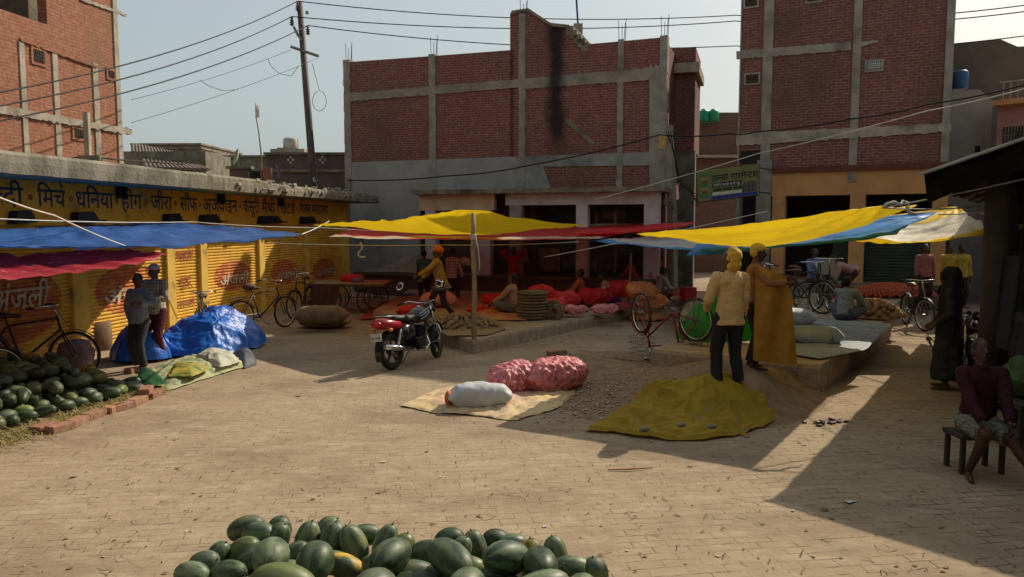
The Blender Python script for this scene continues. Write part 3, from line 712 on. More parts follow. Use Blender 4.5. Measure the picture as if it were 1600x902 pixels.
for a in (.25, .42, .59): sq(mb, a, .64, a+.14, .73, .004)
mb.build('strip', M('dark green print', (.03, .06, .02)), bd, uv=False)
mb = MB(); sq(mb, .24, .76, .72, .86, .004); mb.build('strip', m_ink2, bd, uv=False)
mb = MB(); sq(mb, .22, .88, .98, .985, .004); mb.build('strip', m_blue, bd, uv=False)
mb = MB()
for i in range(9):
    a = .74+.026*i; sq(mb, a, .60-.10*abs(sin(i*1.7)), a+.016, .86, .005, i % 3)
mb.build('printed_figure', [m_ink, m_blue, M('print red', (.25, .04, .03))], bd, uv=False)
mb = MB()
for i in range(7): sq(mb, .03+.02*(i % 3), .12+.11*i, .17-.015*(i % 2), .22+.11*i, .004+.001*i, i % 3)
mb.build('printed_figure', [M('print green', (.05, .2, .1)), M('print ochre', (.3, .22, .08)), M('print brown', (.14, .09, .05))], bd, uv=False)
mb = MB()
for p0, p1 in (((0, 0), (1, 0)), ((1, 0), (1, 1)), ((1, 1), (0, 1)), ((0, 1), (0, 0))): mb.tube([bq(*p0, -.03), bq(*p1, -.03)], .03, 4)
mb.build('frame', m_rust, sgn)
mb = MB(); mb.tube([bq(.98, .1, -.05), bq(.98, .1, -.05)+Vector((.9, 1.2, 0))], .02, 4); mb.tube([bq(.98, .9, -.05), bq(.98, .9, -.05)+Vector((.9, 1.2, 0))], .02, 4); mb.build('bracket', m_rust, sgn)
# ================================================================ right brick tower
ra = PY(1150, 350, 24.0); rb = PY(1487, 350, 21.2); R = Wall(ra[:2], rb[:2])
def ru(px, py=150): return R.uz(px, py)
rt = thing('brick_tower', 'tall red brick block with concrete grid and orange shopfront, on the right', 'building', R.p(3, 0, -2))
UL = ru(1487)[0]; zor = ru(1300, 268)[1]
mb = MB(); mb.wbox(R, 0, UL, zor, 12.5, -.3, 0); mb.build('wall', m_brick_c, rt)
mb = MB(); mb.wbox(R, 0, .3, zor, 12.5, -7, -.31); mb.wbox(R, UL-.3, UL-.01, 0, 12.5, -7, -.31); mb.wbox(R, 0, UL, 0, 12.5, -7.3, -7); mb.build('side_wall', m_brick_c, rt)
for (a, b) in ((1150, 1157), (1191, 1206), (1330, 1343), (1474, 1487)):
    mb = MB(); ua, ub = ru(a)[0], ru(b)[0]; n = 24
    for i in range(n):
        za = 3.6+8.9*i/n; mb.wbox(R, max(0, ua+nz((i, a, 0))*.04), min(UL+.02, ub+nz((i, b, 2))*.04), za, 3.6+8.9*(i+1)/n, -.02, .045)
    mb.build('column', m_conc, rt)
mb = MB(); band(mb, R, (1151, 80), (1330, 66), (13, 13), .042, wob=.06, steps=40); mb.build('concrete_beam', m_conc, rt)
mb = MB(); band(mb, R, (1345, 66), (1372, 63), (8, 3), .042, wob=.04, steps=6); mb.build('concrete_beam', m_conc, rt)
mb = MB(); band(mb, R, (1151, 209), (1486, 193), (19, 13), .05, wob=.07, steps=60); mb.build('concrete_beam', m_conc_l, rt)
for (x0, y0, x1, y1, gr) in ((1165, -4, 1183, 10, 0), (1166, 117, 1185, 130, 0), (1355, 97, 1377, 109, 1), (1262, -6, 1282, 2, 0)):
    a, b, z0, z1 = rect(R, x0, y0, x1, y1); mb = MB(); mb.wbox(R, a-.06, b+.06, z0-.06, z1+.06, -.01, .035); f = mb.build('window', m_conc, rt)
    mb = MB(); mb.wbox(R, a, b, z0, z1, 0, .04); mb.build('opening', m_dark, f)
    mb = MB()
    for k in range(1, 7): mb.wbox(R, a+(b-a)*k/7-.012, a+(b-a)*k/7+.012, z0, z1, .04, .055)
    for k in range(1, 4 if gr else 2): mb.wbox(R, a, b, z0+(z1-z0)*k/4-.012, z0+(z1-z0)*k/4+.012, .041, .054)
    mb.build('grille', m_white if gr else m_rust, f)
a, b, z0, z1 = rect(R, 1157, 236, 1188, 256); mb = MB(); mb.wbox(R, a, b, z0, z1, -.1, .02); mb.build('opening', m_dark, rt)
# ground floor
z2 = ru(1300, 305)[1]; mb = MB()
oa = ru(1206, 290)[0]; mb.wbox(R, oa, UL, z2, zor+.02, -.3, .03)
for (a, b) in ((1206, 1226), (1327, 1351), (1455, 1479)): mb.wbox(R, ru(a, 350)[0], ru(b, 350)[0], .7, z2, -.3, .03)
mb.build('shopfront', m_orange, rt)
mb = MB(); mb.wbox(R, oa, UL, zor-.0, zor+.16, .0, .12); mb.build('ledge', M('red oxide paint', (.16, .05, .035)), rt)
mb = MB(); mb.wbox(R, ru(1186)[0], oa-.01, 0, zor+.4, -.3, .055); mb.wbox(R, 0, ru(1160)[0], 0, zor, -.3, .02); mb.build('corner_column', m_conc, rt)
mb = MB(); mb.wbox(R, .0, UL, 0, .7, -1.5, .12); mb.build('plinth', m_conc_d, rt)
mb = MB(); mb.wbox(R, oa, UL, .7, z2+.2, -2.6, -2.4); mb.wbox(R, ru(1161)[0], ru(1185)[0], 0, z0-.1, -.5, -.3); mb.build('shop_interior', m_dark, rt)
m_grshut = M('dull green shutter', (.05, .07, .045), (.035, .05, .035), 3, .8, 0)
for (a, b, hh) in ((1352, 1454, 1.9), (1480, 1486, 2.2), (1300, 1326, 1.6)):
    ua, ub = ru(a, 350)[0], ru(b, 350)[0]; mb = MB(); k = 0
    while .7+k*.09 < .7+hh: mb.wbox(R, ua, ub, .7+k*.09, .7+k*.09+.07, -.45, -.4); k += 1
    mb.wbox(R, ua, ub, .7, .7+hh, -.5, -.45); mb.build('shutter', m_grshut, rt)
# ================================================================ houses behind the shed at right
G = Wall(PY(1480, 350, 27)[:2], PY(1660, 350, 25)[:2]); gh = thing('plastered_house', 'grey brown plastered house behind the tower with sloping parapet', 'building', G.p(2, 0, -2))
pts = [G.uz(1480, 69), G.uz(1562, 61), G.uz(1590, 73), G.uz(1660, 70)]
mb = MB()
for i in range(3): mb.wprism(G, [(pts[i][0], 0), (pts[i+1][0], 0), pts[i+1], pts[i]], -4, 0)
mb.build('wall', M('grey brown plaster', (.17, .155, .13), (.13, .12, .10), 1.5), gh)
G2 = Wall(PY(1478, 350, 24)[:2], PY(1556, 350, 23.4)[:2]); g2 = thing('plastered_house', 'light grey plastered house below the blue water tank', 'building', G2.p(1, 0, -2))
mb = MB(); u1 = G2.uz(1552, 150)[0]; mb.wprism(G2, [(0, 0), (u1, 0), (u1, G2.uz(1552, 158)[1]), (G2.uz(1530, 150)[0], G2.uz(1530, 140)[1]), (0, G2.uz(1490, 141)[1])], -2.5, 0); mb.build('wall', M('light grey plaster', (.36, .34, .31), (.29, .27, .25), 1.2, c3=(.22, .2, .18), s3=.8), g2)
mb = MB(); mb.wbox(G2, *rect(G2, 1523, 228, 1532, 238), -.05, .02); mb.build('opening', m_dark, g2)
c = PY(1499, 139, 24.2); tk = tag(MB().lathe([(.02, .56), (.2, .54), (.24, .48), (.24, .02), (.22, 0)], c, 18).build('water_tank', M('blue plastic', (.03, .10, .26), (.025, .08, .2), 4, .5, .1), smooth=True), 'blue water tank on the light grey plastered house beside the brick tower', 'water tank')
G3 = Wall(PY(1550, 350, 22.5)[:2], PY(1680, 350, 21)[:2]); g3 = thing('pink_house', 'pink painted house with orange balcony edge and barred window at far right', 'building', G3.p(1, 0, -2))
mb = MB(); zt = G3.uz(1580, 165)[1]; mb.wbox(G3, 0, 3, 0, zt, -3, 0); mb.build('wall', M('dusty pink paint', (.42, .22, .19), (.32, .17, .15), 2), g3)
mb = MB(); mb.wbox(G3, -.05, 3, zt, zt+.15, -3, .35); mb.build('balcony_edge', m_orange, g3)
mb = MB()
for k in range(14): mb.tube([G3.p(.2+k*.18, zt+.15, .3), G3.p(.2+k*.18, zt+.62, .3)], .015, 5)
mb.tube([G3.p(.1, zt+.63, .3), G3.p(3, zt+.63, .3)], .025, 5); mb.build('railing', m_conc_l, g3)
a, b, z0, z1 = rect(G3, 1567, 198, 1600, 224); mb = MB(); mb.wbox(G3, a, b, z0, z1, 0, .03); f = mb.build('window', m_dark, g3)
mb = MB()
for k in range(8): mb.wbox(G3, a+(b-a)*k/7-.015, a+(b-a)*k/7+.015, z0, z1, .03, .05)
mb.wbox(G3, a, b, (z0+z1)/2-.015, (z0+z1)/2+.015, .03, .05); mb.build('window_bar', m_conc_d, f)
# ================================================================ low roofs between the orange house and the centre building
def backhouse(label, x0, x1, ytop, Y, mat, depth=4, name='back_house', skew=0):
    W_ = Wall(PY(x0, 350, Y)[:2], PY(x1, 350, Y+skew)[:2]); t = thing(name, label, 'building', W_.p(W_.L/2, 0, -depth/2))
    zt = W_.uz((x0+x1)/2, ytop)[1]; mb = MB(); mb.wbox(W_, 0, W_.L, 0, zt, -depth, 0); mb.build('wall', mat, t)
    mb = MB(); mb.wbox(W_, -.1, W_.L+.1, zt, zt+.1, -depth, .08); mb.build('coping', m_conc_d, t)
    return t, W_, zt
backhouse('dark grey flat roofed house behind the rusty sloping roofs', 257, 317, 233, 44, m_conc_d)
t_, W_, zt_ = backhouse('pale brick gable wall beside the dark grey flat roof', 317, 380, 235, 44, m_brick_pale, skew=6)
backhouse('low dark house behind the satellite dish', 346, 432, 246, 38, m_conc_d)
t_, W_, zt_ = backhouse('dark brown house with two pierced crosses in its parapet, behind the utility pole', 419, 548, 242, 33, M('dark brown plaster', (.13, .10, .09), (.09, .07, .065), 1.5))
mb = MB()
for px in (454, 504):
    u, z = W_.uz(px, 250)
    for du, dz in ((.10, 0), (-.10, 0), (0, .12), (0, -.12)): mb.wbox(W_, u+du-.04, u+du+.04, z+dz-.045, z+dz+.045, -.05, .01)
mb.build('pierced_cross', m_white, t_)
mb = MB(); z = W_.uz(480, 265)[1]; mb.wbox(W_, .2, W_.L, z-.12, z, 0, .12); mb.build('ledge', m_conc_d, t_)
z = W_.uz(480, 243)[1]
wt = thing('water_tank', 'small white water tank on a stepped plinth on the dark brown house roof', 'water tank', PY(453, 240, 34))
mb = MB(); c = PY(454, 234, 34.5); mb.lathe([(.30, 0), (.32, .1), (.31, .42), (.26, .5), (.1, .54)], c, 16); mb.build('tank', M('dull white plastic', (.5, .46, .42)), wt, smooth=True)
mb = MB(); mb.box(PY(453, 238, 34.5), (1.5, .8, .22)); mb.box(PY(452, 235, 34.5), (.9, .6, .18)); mb.tube([PY(466, 236, 34.4), PY(465, 216, 34.4)], .02, 5); mb.build('plinth', m_conc_l, wt)
# rusty sloping sheet roofs
sr = thing('sheet_roof_house', 'low house with two rusty sloping sheet roofs behind the orange house', 'building', PY(260, 262, 36))
def sheet(x0, y0, x1, y1, x2, y2, x3, y3, Y0, Y1):
    a, b, c, d = PY(x0, y0, Y1), PY(x1, y1, Y1), PY(x2, y2, Y0), PY(x3, y3, Y0)
    mb = MB(); n = 30
    for i in range(n):
        p, q = a.lerp(b, i/n), a.lerp(b, (i+1)/n); r, s = d.lerp(c, i/n), d.lerp(c, (i+1)/n); up = Vector((0, 0, .06 if i % 2 else 0))
        mb.add([p+up, q+up, s+up, r+up, p+up-Vector((0, 0, .05)), q+up-Vector((0, 0, .05)), s+up-Vector((0, 0, .05)), r+up-Vector((0, 0, .05))], [(0, 1, 2, 3), (7, 6, 5, 4), (0, 4, 5, 1), (3, 2, 6, 7), (0, 3, 7, 4), (1, 5, 6, 2)])
    mb.build('sheet_roof', M('rusty grey sheet', (.20, .15, .125), (.13, .095, .08), 2, .8, .3), sr)
sheet(205, 224, 275, 239, 284, 245, 205, 238, 34, 38); sheet(215, 236, 290, 252, 330, 266, 225, 262, 31, 36)
mb = MB(); mb.box(PY(270, 280, 35)-Vector((0, 0, 0)), (4.2, 3, 2.2)); mb.build('wall', m_conc_d, sr)
bw = backhouse('short brown brick wall on the shop roof beside the plants', 361, 391, 264, 27.5, m_brick_g, .3, 'roof_wall')
bp = thing('brick_pier', 'orange brick pier with a dark doorway left of it, by the bamboo flag pole', 'pillar', PY(418, 280, 27))
mb = MB(); mb.box(PY(418, 276, 27), (.25, .25, .62)); mb.build('pier', m_brick_l, bp); mb = MB(); mb.box(PY(402, 280, 27.3), (.5, .2, .55)); mb.build('dark_panel', m_black, bp)
# satellite dish
sd = thing('satellite_dish', 'grey satellite dish on the roof behind the shops', 'dish', PY(372, 262, 28))
mb = MB(); c = PY(372, 246, 28); ax = Vector((-.85, -.5, .25)).normalized(); xx = ax.cross(Vector((0, 0, 1))).normalized(); yy = ax.cross(xx); vs = [c]; rr = 5
for i in range(1, rr+1):
    for k in range(24): a = 2*pi*k/24; r = .3*i/rr; vs.append(c+(xx*cos(a)+yy*sin(a))*r+ax*(.09*(i/rr)**2))
fs = [(0, 1+k, 1+(k+1) % 24) for k in range(24)]+[(1+(i-1)*24+k, 1+i*24+k, 1+i*24+(k+1) % 24, 1+(i-1)*24+(k+1) % 24) for i in range(1, rr) for k in range(24)]
mb.add(vs, fs); mb.build('reflector', m_conc_l, sd, smooth=True)
mb = MB(); mb.tube([c, PY(373, 262, 28)], .02, 6); mb.tube([c-yy*.28, c+ax*.3], .01, 5); mb.build('stand', m_steel, sd)
# bamboo flag pole, small flag, cement post, roof plants
fp = thing('flag_pole', 'crooked bamboo pole with a limp white flag above the shop roof', 'flag pole', PY(409, 285, 27))
mb = MB(); mb.tube([PY(409, 285, 27), PY(408, 240, 27), PY(404, 205, 27), PY(400, 183, 27), PY(399, 161, 27)], [.03, .025, .02, .018, .01], 6); mb.build('pole', m_bamboo, fp)
fl = grid_obj('flag', lambda u, v: PY(399+u*(4+3*v), 165+v*19, 27)+Vector((0, .05*sin(u*6+v*4), 0)), 6, 8, cloth_mat('limp white flag cloth', (.6, .58, .55)), fp)
f2 = thing('small_flag', 'little blue and red flag hanging before the dark brown house', 'flag', PY(434, 280, 27))
grid_obj('cloth', lambda u, v: PY(431+u*5+v*3, 259+v*18, 27)+Vector((0, .04*sin(u*6+v*4), 0)), 6, 8, [cloth_mat('blue flag cloth', (.1, .25, .5)), cloth_mat('red flag cloth', (.5, .06, .06))], f2)
for p in f2.children[0].data.polygons: p.material_index = 1 if (p.index % 6) > 2 else 0
mb = MB(); mb.tube([PY(431, 290, 27), PY(431, 257, 27)], .012, 5); mb.build('stick', m_bamboo, f2)
cp = thing('cement_post', 'short grey cement post standing on the shop roof before the orange house', 'post', PY(136, 245, 17.5))
mb = MB(); a = PY(136, 176, 17.5); b = PY(137, 248, 17.5); mb.box((a+b)/2, (.11, .11, (a-b).length)); mb.build('post', m_conc_l, cp)
mb = MB(); mb.box(b-Vector((-.1, 0, .02)), (.5, .3, .16)); mb.tube([b+Vector((-.6, 0, -.08)), b+Vector((-.2, -.1, .02)), b+Vector((0, -.1, .05)), b+Vector((.6, 0, -.02)), b+Vector((1.9, .6, -.08))], .02, 5); mb.build('base', m_conc_d, cp)
m_leaf = M('fresh leaves', (.07, .13, .02), (.11, .17, .03), 9, .6, 0, trans=.3)
rnd = random.Random(5); k = 0
for i in range(6):
    mb = MB(); px = 294+i*14; base = PY(px, 276+i*1.2, 23.2+i*.5); base.z = 3.43
    for j in range(110):
        a = rnd.uniform(0, 2*pi); r = rnd.uniform(0, .42); h = rnd.uniform(.0, .34)*(1-r*.9); c = base+Vector((r*cos(a), r*sin(a), h)); d = Vector((rnd.uniform(-1, 1), rnd.uniform(-1, 1), rnd.uniform(-.2, .9))).normalized()*.06; e = d.cross(Vector((rnd.uniform(-1, 1), rnd.uniform(-1, 1), rnd.uniform(-1, 1)))).normalized()*.03
        mb.add([c-d, c+e, c+d, c-e], [(0, 1, 2, 3)])
    mb.tube([base-Vector((0, 0, .05)), base+Vector((.05, 0, .2))], .01, 4)
    o = mb.build('creeper_plant', m_leaf, uv=False); tag(o, 'bushy green creeper growing on the shop roof edge', 'plant', 'green creepers on the shop roof')
# ================================================================ utility pole and wires
pt = PY(468, 4, 28); pb = PY(491, 305, 28); pb.z = 0; up_ = thing('utility_pole', 'tall dark steel utility pole with insulators and cross arm', 'utility pole', pb)
pb2 = PY(491, 300, 28); dirp = (pt-pb2).normalized(); base = pb2-dirp*((pb2.z)/dirp.z)
mb = MB(); mb.tube([base, (base+pt)/2, pt], [.16, .13, .10], 10); mb.build('pole', M('dark brown steel', (.12, .085, .075), (.08, .06, .055), 3, .7, .3), up_, smooth=True)
mb = MB(); mb.tube([PY(454, 73, 27.9), PY(498, 88, 27.9)], .05, 4); mb.build('cross_arm', m_steel, up_)
mb = MB(); mb.tube([PY(472, 63, 27.9), PY(466, 56, 27.9), PY(459, 42, 27.9)], .05, 6); mb.build('side_bracket', m_steel, up_)
def insul(px, py):
    mb = MB(); c = PY(px, py, 27.85)
    mb.lathe([(.02, 0), (.03, .02), (.09, .04), (.03, .08), (.09, .11), (.03, .15), (.085, .18), (.03, .22), (.05, .27), (.02, .33)], c-Vector((0, 0, .2)), 10); mb.build('insulator', M('brown porcelain', (.05, .03, .03), (.06, .04, .04), 4, .3, 0), up_, smooth=True)
for p in ((465, 9), (456, 32), (481, 46)): insul(*p)
mb = MB(); mb.tube([PY(490, 278, 27.7), PY(492, 285, 27.6), PY(494, 290, 27.7)], .05, 6); mb.tube([PY(478, 20, 27.8), PY(482, 20, 27.8)], .06, 6); mb.build('clamp', m_steel, up_)
def wire(name, pts, r, mat, label, cat='cable', group=None, sag=None, seg=24):
    """pts = list of world points; smooth with sag between consecutive ones"""
    P_ = []
    for i in range(len(pts)-1):
        a, b = pts[i], pts[i+1]; s = sag if sag is not None else (b-a).length*.02
        for k in range(seg): t = k/seg; P_.append(a.lerp(b, t)-Vector((0, 0, s*4*t*(1-t))))
    P_.append(pts[-1]); mb = MB(); mb.tube(P_, r, 5); o = mb.build(name, mat, uv=False, smooth=True); return tag(o, label, cat, group)
wl = [((-60, 155, 15), (465, 2, 27.8), (1150, 24, 30), (1700, -6, 22), 'topmost'), ((-60, 176, 15), (456, 26, 27.8), (1150, 33, 30), (1700, 4, 22), 'middle'), ((-60, 200, 15), (481, 40, 27.8), (1150, 72, 30), (1700, 42, 22), 'lowest')]
for a, b, c, d, nm in wl:
    wire('power_line', [PY(*a), PY(*b), PY(*c), PY(*d)], .018, m_black, 'black overhead power line from the utility pole top, %s of the three' % nm, 'power line', 'overhead power lines', sag=.35)
m_fine = M('grey thin wire', (.2, .2, .2), (.15, .15, .15))
wire('thin_wire', [PY(205, 156, 22), PY(455, 78, 27.9)], .008, m_fine, 'upper thin grey wire from the orange brick house to the pole cross arm', sag=.1)
wire('thin_wire', [PY(205, 192, 22), PY(497, 91, 27.9)], .008, m_fine, 'lower thin grey wire with loose loops, from the orange brick house to the pole', sag=.1)
mb = MB(); mb.tube([PY(418, 92, 27), PY(424, 104, 27), PY(436, 115, 27), PY(455, 119, 27.2), PY(466, 104, 27.3)], .01, 4); tag(mb.build('loose_wire', m_fine, uv=False), 'hanging loop of grey wire left of the utility pole', 'cable')
mb = MB(); mb.tube([PY(312, 125, 25), PY(325, 134, 25), PY(348, 142, 25), PY(372, 140, 25.5)], .009, 4); tag(mb.build('loose_wire', m_fine, uv=False), 'small hanging loop of grey wire above the far roofs', 'cable')
mb = MB(); mb.tube([PY(488, 100, 27.8)]+[PY(499+11*sin(t*.55), 158-16*cos(t*.55), 27.8) for t in range(0, 12)], .01, 4); tag(mb.build('loose_wire', m_fine, uv=False), 'coil of loose wire dangling right of the utility pole', 'cable')
wire('service_cable', [PY(545, 282, 27.0), PY(700, 275, 25.5), PY(830, 258, 24.5), PY(1030, 211, 23.5), PY(1140, 209, 22.5)], .022, m_black, 'thick black cable sagging across the grey plaster of the centre building', sag=.06)
wire('service_cable', [PY(1140, 209, 22.5), PY(1180, 206, 21.5), PY(1330, 186, 20.0), PY(1450, 163, 18.0), PY(1640, 122, 15.0)], .020, m_black, 'twisted black cable rising across the brick tower to the right', sag=.05)
wire('white_rope', [PY(930, 312, 20), PY(1185, 240, 18), PY(1450, 173, 14), PY(1640, 128, 11)], .011, M('white plastic rope', (.6, .57, .5)), 'long pale rope rising to the right in front of the brick tower', 'rope', sag=.03)

# unseen blocks added behind and beside the camera to cut sky light on the yard
bh = thing('sky_blocker', 'unseen plain block added behind the camera to hold back sky light', 'building', (0, -5, 0))
mb = MB(); mb.box((0, -6, 6), (46, 3, 12)); mb.box((-13.5, .5, 5), (6, 9.9, 10)); mb.box((10.6, -.2, 6), (6.4, 8.5, 12)); mb.build('wall', m_plas, bh)
mb = MB()
for k in range(-5, 6): mb.box((k*4, -4.47, 1.6), (2.4, .06, 2.4))
mb.build('shutters', m_grshut, bh)  # made-up shutters on the added sky block

# ================================================================ awnings
m_blue_t = cloth_mat('blue tarpaulin', (.045, .13, .40), (.035, .10, .32), .25, 2, .45, mottled=((.12, .22, .45), .62, .72))
m_red_t = cloth_mat('red tarpaulin', (.80, .06, .06), (.66, .05, .05), .38, 2, .5)
m_red_d = cloth_mat('dark red tarpaulin with pale scratches', (.42, .03, .045), (.30, .02, .04), .35, 1.5, .5, mottled=((.62, .28, .24), .60, .66), stretch=(1, .3, 3))
m_yel_t = cloth_mat('yellow tarpaulin', (.93, .66, .02), (.84, .56, .015), .36, 1.5, .5, mottled=((.60, .40, .05), .60, .72))
m_blue2 = cloth_mat('bright blue tarpaulin', (.03, .24, .62), (.02, .18, .52), .3, 2, .5, mottled=((.15, .4, .5), .64, .7))
m_wht_t = cloth_mat('worn white and blue tarpaulin', (.62, .60, .56), (.5, .5, .48), .4, 3, .6, mottled=((.25, .22, .2), .62, .7), edge=(.08, .30, .55), ev=(.16, .0))
m_wy_t = cloth_mat('cream tarpaulin with yellow borders', (.80, .74, .58), (.66, .60, .46), .38, 2, .6, edge=(.86, .56, .02), ev=(.24, .22))
m_red_edge = cloth_mat('red tarpaulin with a cream hem', (.85, .10, .07), (.72, .07, .05), .5, 2, .5, edge=(.70, .58, .44), ev=(.10, .05))
def awning(name, label, A, B, C, D, sag, mat, wr=.05, nu=90, nv=60, edge_sag=(0, 0, 0, 0), pleat=None, wob=.05, thick=0, seed=0, extra=None):
    A, B, C, D = map(Vector, (A, B, C, D))
    def f(u, v):
        bu, bv = 4*u*(1-u), 4*v*(1-v)
        p = (A*(1-u)+B*u)*(1-v)+(D*(1-u)+C*u)*v
        # pull the edges inwards and let them hang
        cen = (A+B+C+D)/4
        p += (cen-p)*wob*(bu*(1-bv)+bv*(1-bu))*.6
        p.z -= sag*bu*bv+edge_sag[0]*bu*(1-v)+edge_sag[1]*bv*u+edge_sag[2]*bu*v+edge_sag[3]*bv*(1-u)
        # folds running out from the corners
        for (cu_, cv_) in ((0, 0), (1, 0), (1, 1), (0, 1)):
            du, dv = u-cu_, v-cv_; r = math.hypot(du, dv)+1e-4; an = atan2(dv, du)
            p.z += wr*.55*math.exp(-r*3.2)*sin(an*16+seed)*min(1, r*8)
        if pleat:
            for (pu, pv, ph) in pleat:
                du, dv = (u-pu)*2, v-pv; r = math.hypot(du, dv)
                p.z += ph*math.exp(-r*5)+wr*1.0*math.exp(-r*3.5)*sin(atan2(dv, du)*18)*min(1, r*7)
        q = Vector((u*(B-A).length, v*(D-A).length, seed))
        p.z += wr*1.3*(fbm(q, .9, seed)+.5*ridge(Vector((q.x*.5, q.y*2.2, seed)), 1.3, 3)+.3*fbm(Vector((q.x*.5, q.y*3, seed)), 2.6, 3))
        if extra: p = extra(u, v, p)
        return p
    o = grid_obj(name, f, nu, nv, mat); tag(o, label, 'tarpaulin'); return o, f
m_rope = M('white plastic rope', (.6, .57, .5)); 
# left blue and red awnings
blueL, fbl = awning('awning', 'taut blue tarpaulin stretched in front of the ochre shops at left', (-3.42, 12.5, 2.2), (-7.0, 16.4, 2.42), (-9.2, 11.2, 2.44), (-6.6, 8.9, 2.16), .10, m_blue_t, .05, pleat=[(.62, .55, .16)], seed=1, wob=.03, edge_sag=(0, 0, 0, .13))
awning('awning', 'dark red scratched tarpaulin hanging low in front of the shop shutters at left', (-4.85, 10.9, 1.98), (-5.5, 11.4, 2.00), (-8.3, 10.4, 1.97), (-5.3, 7.6, 1.84), .05, m_red_d, .05, seed=5, edge_sag=(0, 0, 0, .08), wob=.02)
wire('rope', [fbl(0, 0), PY(515, 345, 20)], .012, m_rope, 'rope tying the right tip of the left blue tarpaulin', 'rope', sag=.02)
wire('rope', [PY(-30, 297, 8), PY(85, 337, 9.5), PY(200, 386, 11.4)], .012, m_rope, 'pale rope running down across the shop lettering at left', 'rope', sag=.02)
wire('rope', [PY(-30, 341, 10), PY(300, 347, 16), PY(500, 356, 19), PY(770, 366, 22)], .010, m_rope, 'thin horizontal rope above the left blue tarpaulin', 'rope', sag=.03)
wire('rope', [PY(420, 380, 18), PY(700, 383, 18), PY(905, 378, 18)], .010, m_rope, 'thin rope along the lower edge of the long red tarpaulin', 'rope', sag=.03)
# yellow awning on the bamboo post
pk = Vector((-.72, 14.28, 2.56)); 
def ypk(u, v, p):
    r = math.hypot((u)*1.0, v*1.0); p.z += .10*math.exp(-(math.hypot(u, v-.06)/.22)**2); return p
awning('awning', 'yellow tarpaulin tent raised on a bamboo post above the potato heap', pk, (1.75, 17.3, 2.36), (-1.0, 20.2, 2.25), (-4.45, 17.2, 2.36), .22, m_yel_t, .04, seed=2, extra=ypk, wob=.04)
# red awnings over the traders
awning('awning', 'long red tarpaulin with cream hem stretched above the seated onion traders', (-4.35, 18.2, 2.07), (2.1, 19.2, 2.0), (5.4, 24.0, 2.42), (-5.0, 24.4, 2.30), .22, m_red_edge, .05, seed=3, nu=90, edge_sag=(-.03, 0, 0, 0))
awning('awning', 'red tarpaulin strip rising to the right behind the yellow and blue one', (1.6, 19.6, 2.12), (4.5, 20.0, 2.34), (5.6, 23.0, 2.45), (2.0, 22.5, 2.2), .1, m_red_t, .05, seed=9)
awning('awning', 'narrow faded white tarpaulin with a blue edge, left of the big yellow one', (1.98, 19.5, 1.96), (4.0, 16.2, 1.80), (5.7, 18.4, 2.0), (4.4, 21.0, 2.12), .10, m_wht_t, .05, seed=4)
# large yellow over blue awning at the right
awning('awning', 'large yellow tarpaulin rising to the right above the two standing men', (1.76, 10.92, 2.23), (4.62, 9.62, 2.60), (6.75, 12.85, 2.70), (3.45, 13.9, 2.28), .36, m_yel_t, .05, seed=6, edge_sag=(.03, .02, 0, 0), wob=.0)
awning('awning', 'bright blue tarpaulin hanging just under the large yellow one', (2.95, 13.1, 1.83), (6.0, 12.0, 2.22), (7.45, 13.5, 2.57), (3.85, 15.4, 2.22), .13, m_blue2, .05, seed=7)
awning('awning', 'cream tarpaulin with yellow borders at right, next to the black shed', (5.75, 13.7, 2.14), (8.75, 13.9, 2.22), (10.1, 17.5, 2.74), (8.2, 18.6, 2.52), .20, m_wy_t, .07, seed=8, edge_sag=(.12, 0, 0, 0))
awning('awning', 'small yellow tarpaulin end right of the shed post, by the pink house', (8.9, 13.6, 2.3), (10.8, 13.5, 2.3), (11.0, 15.0, 2.9), (9.2, 15.2, 2.6), .1, m_yel_t, .05, seed=11, nu=20, nv=20)
C_ = Vector((4.85, 9.1, 2.98))
for i, (a, b, l) in enumerate((((4.62, 9.62, 2.60), PY(1530, 322, 10.4), 'white rope from the big yellow tarpaulin corner to the shed post'), ((7.45, 13.5, 2.57), PY(1560, 328, 13), 'rope from the blue tarpaulin tip to the black shed'), ((4.62, 9.62, 2.60), PY(1720, 250, 9.5), 'rope rising from the yellow tarpaulin corner under the shed roof'), (PY(850, 402, 17), PY(1200, 330, 17), 'thin cord rising behind the large yellow tarpaulin'))):
    wire('rope', [Vector(a), Vector(b)], .010, m_rope, l, 'rope', sag=.03)
mb = MB(); q = Vector((4.62, 9.62, 2.6)); mb.tube([q+Vector(k) for k in ((0, 0, 0), (.06, 0, .05), (.14, 0, .07), (.22, 0, .03), (.26, .02, .08), (.32, .02, .06), (.30, 0, 0), (.33, 0, -.06), (.42, 0, -.08))], .022, 6); tag(mb.build('knotted_cloth', m_rope, smooth=True), 'knotted cream cloth tied at the big yellow tarpaulin corner', 'cloth')
mb = MB(); q = PY(560, 388, 17.5); mb.tube([PY(*k, 17.4) for k in ((563, 379), (566, 388), (561, 394), (559, 399), (564, 402), (571, 402))], .022, 6); tag(mb.build('cloth_strip', m_rope, smooth=True), 'white cloth strip dangling below the left end of the red tarpaulin', 'cloth')
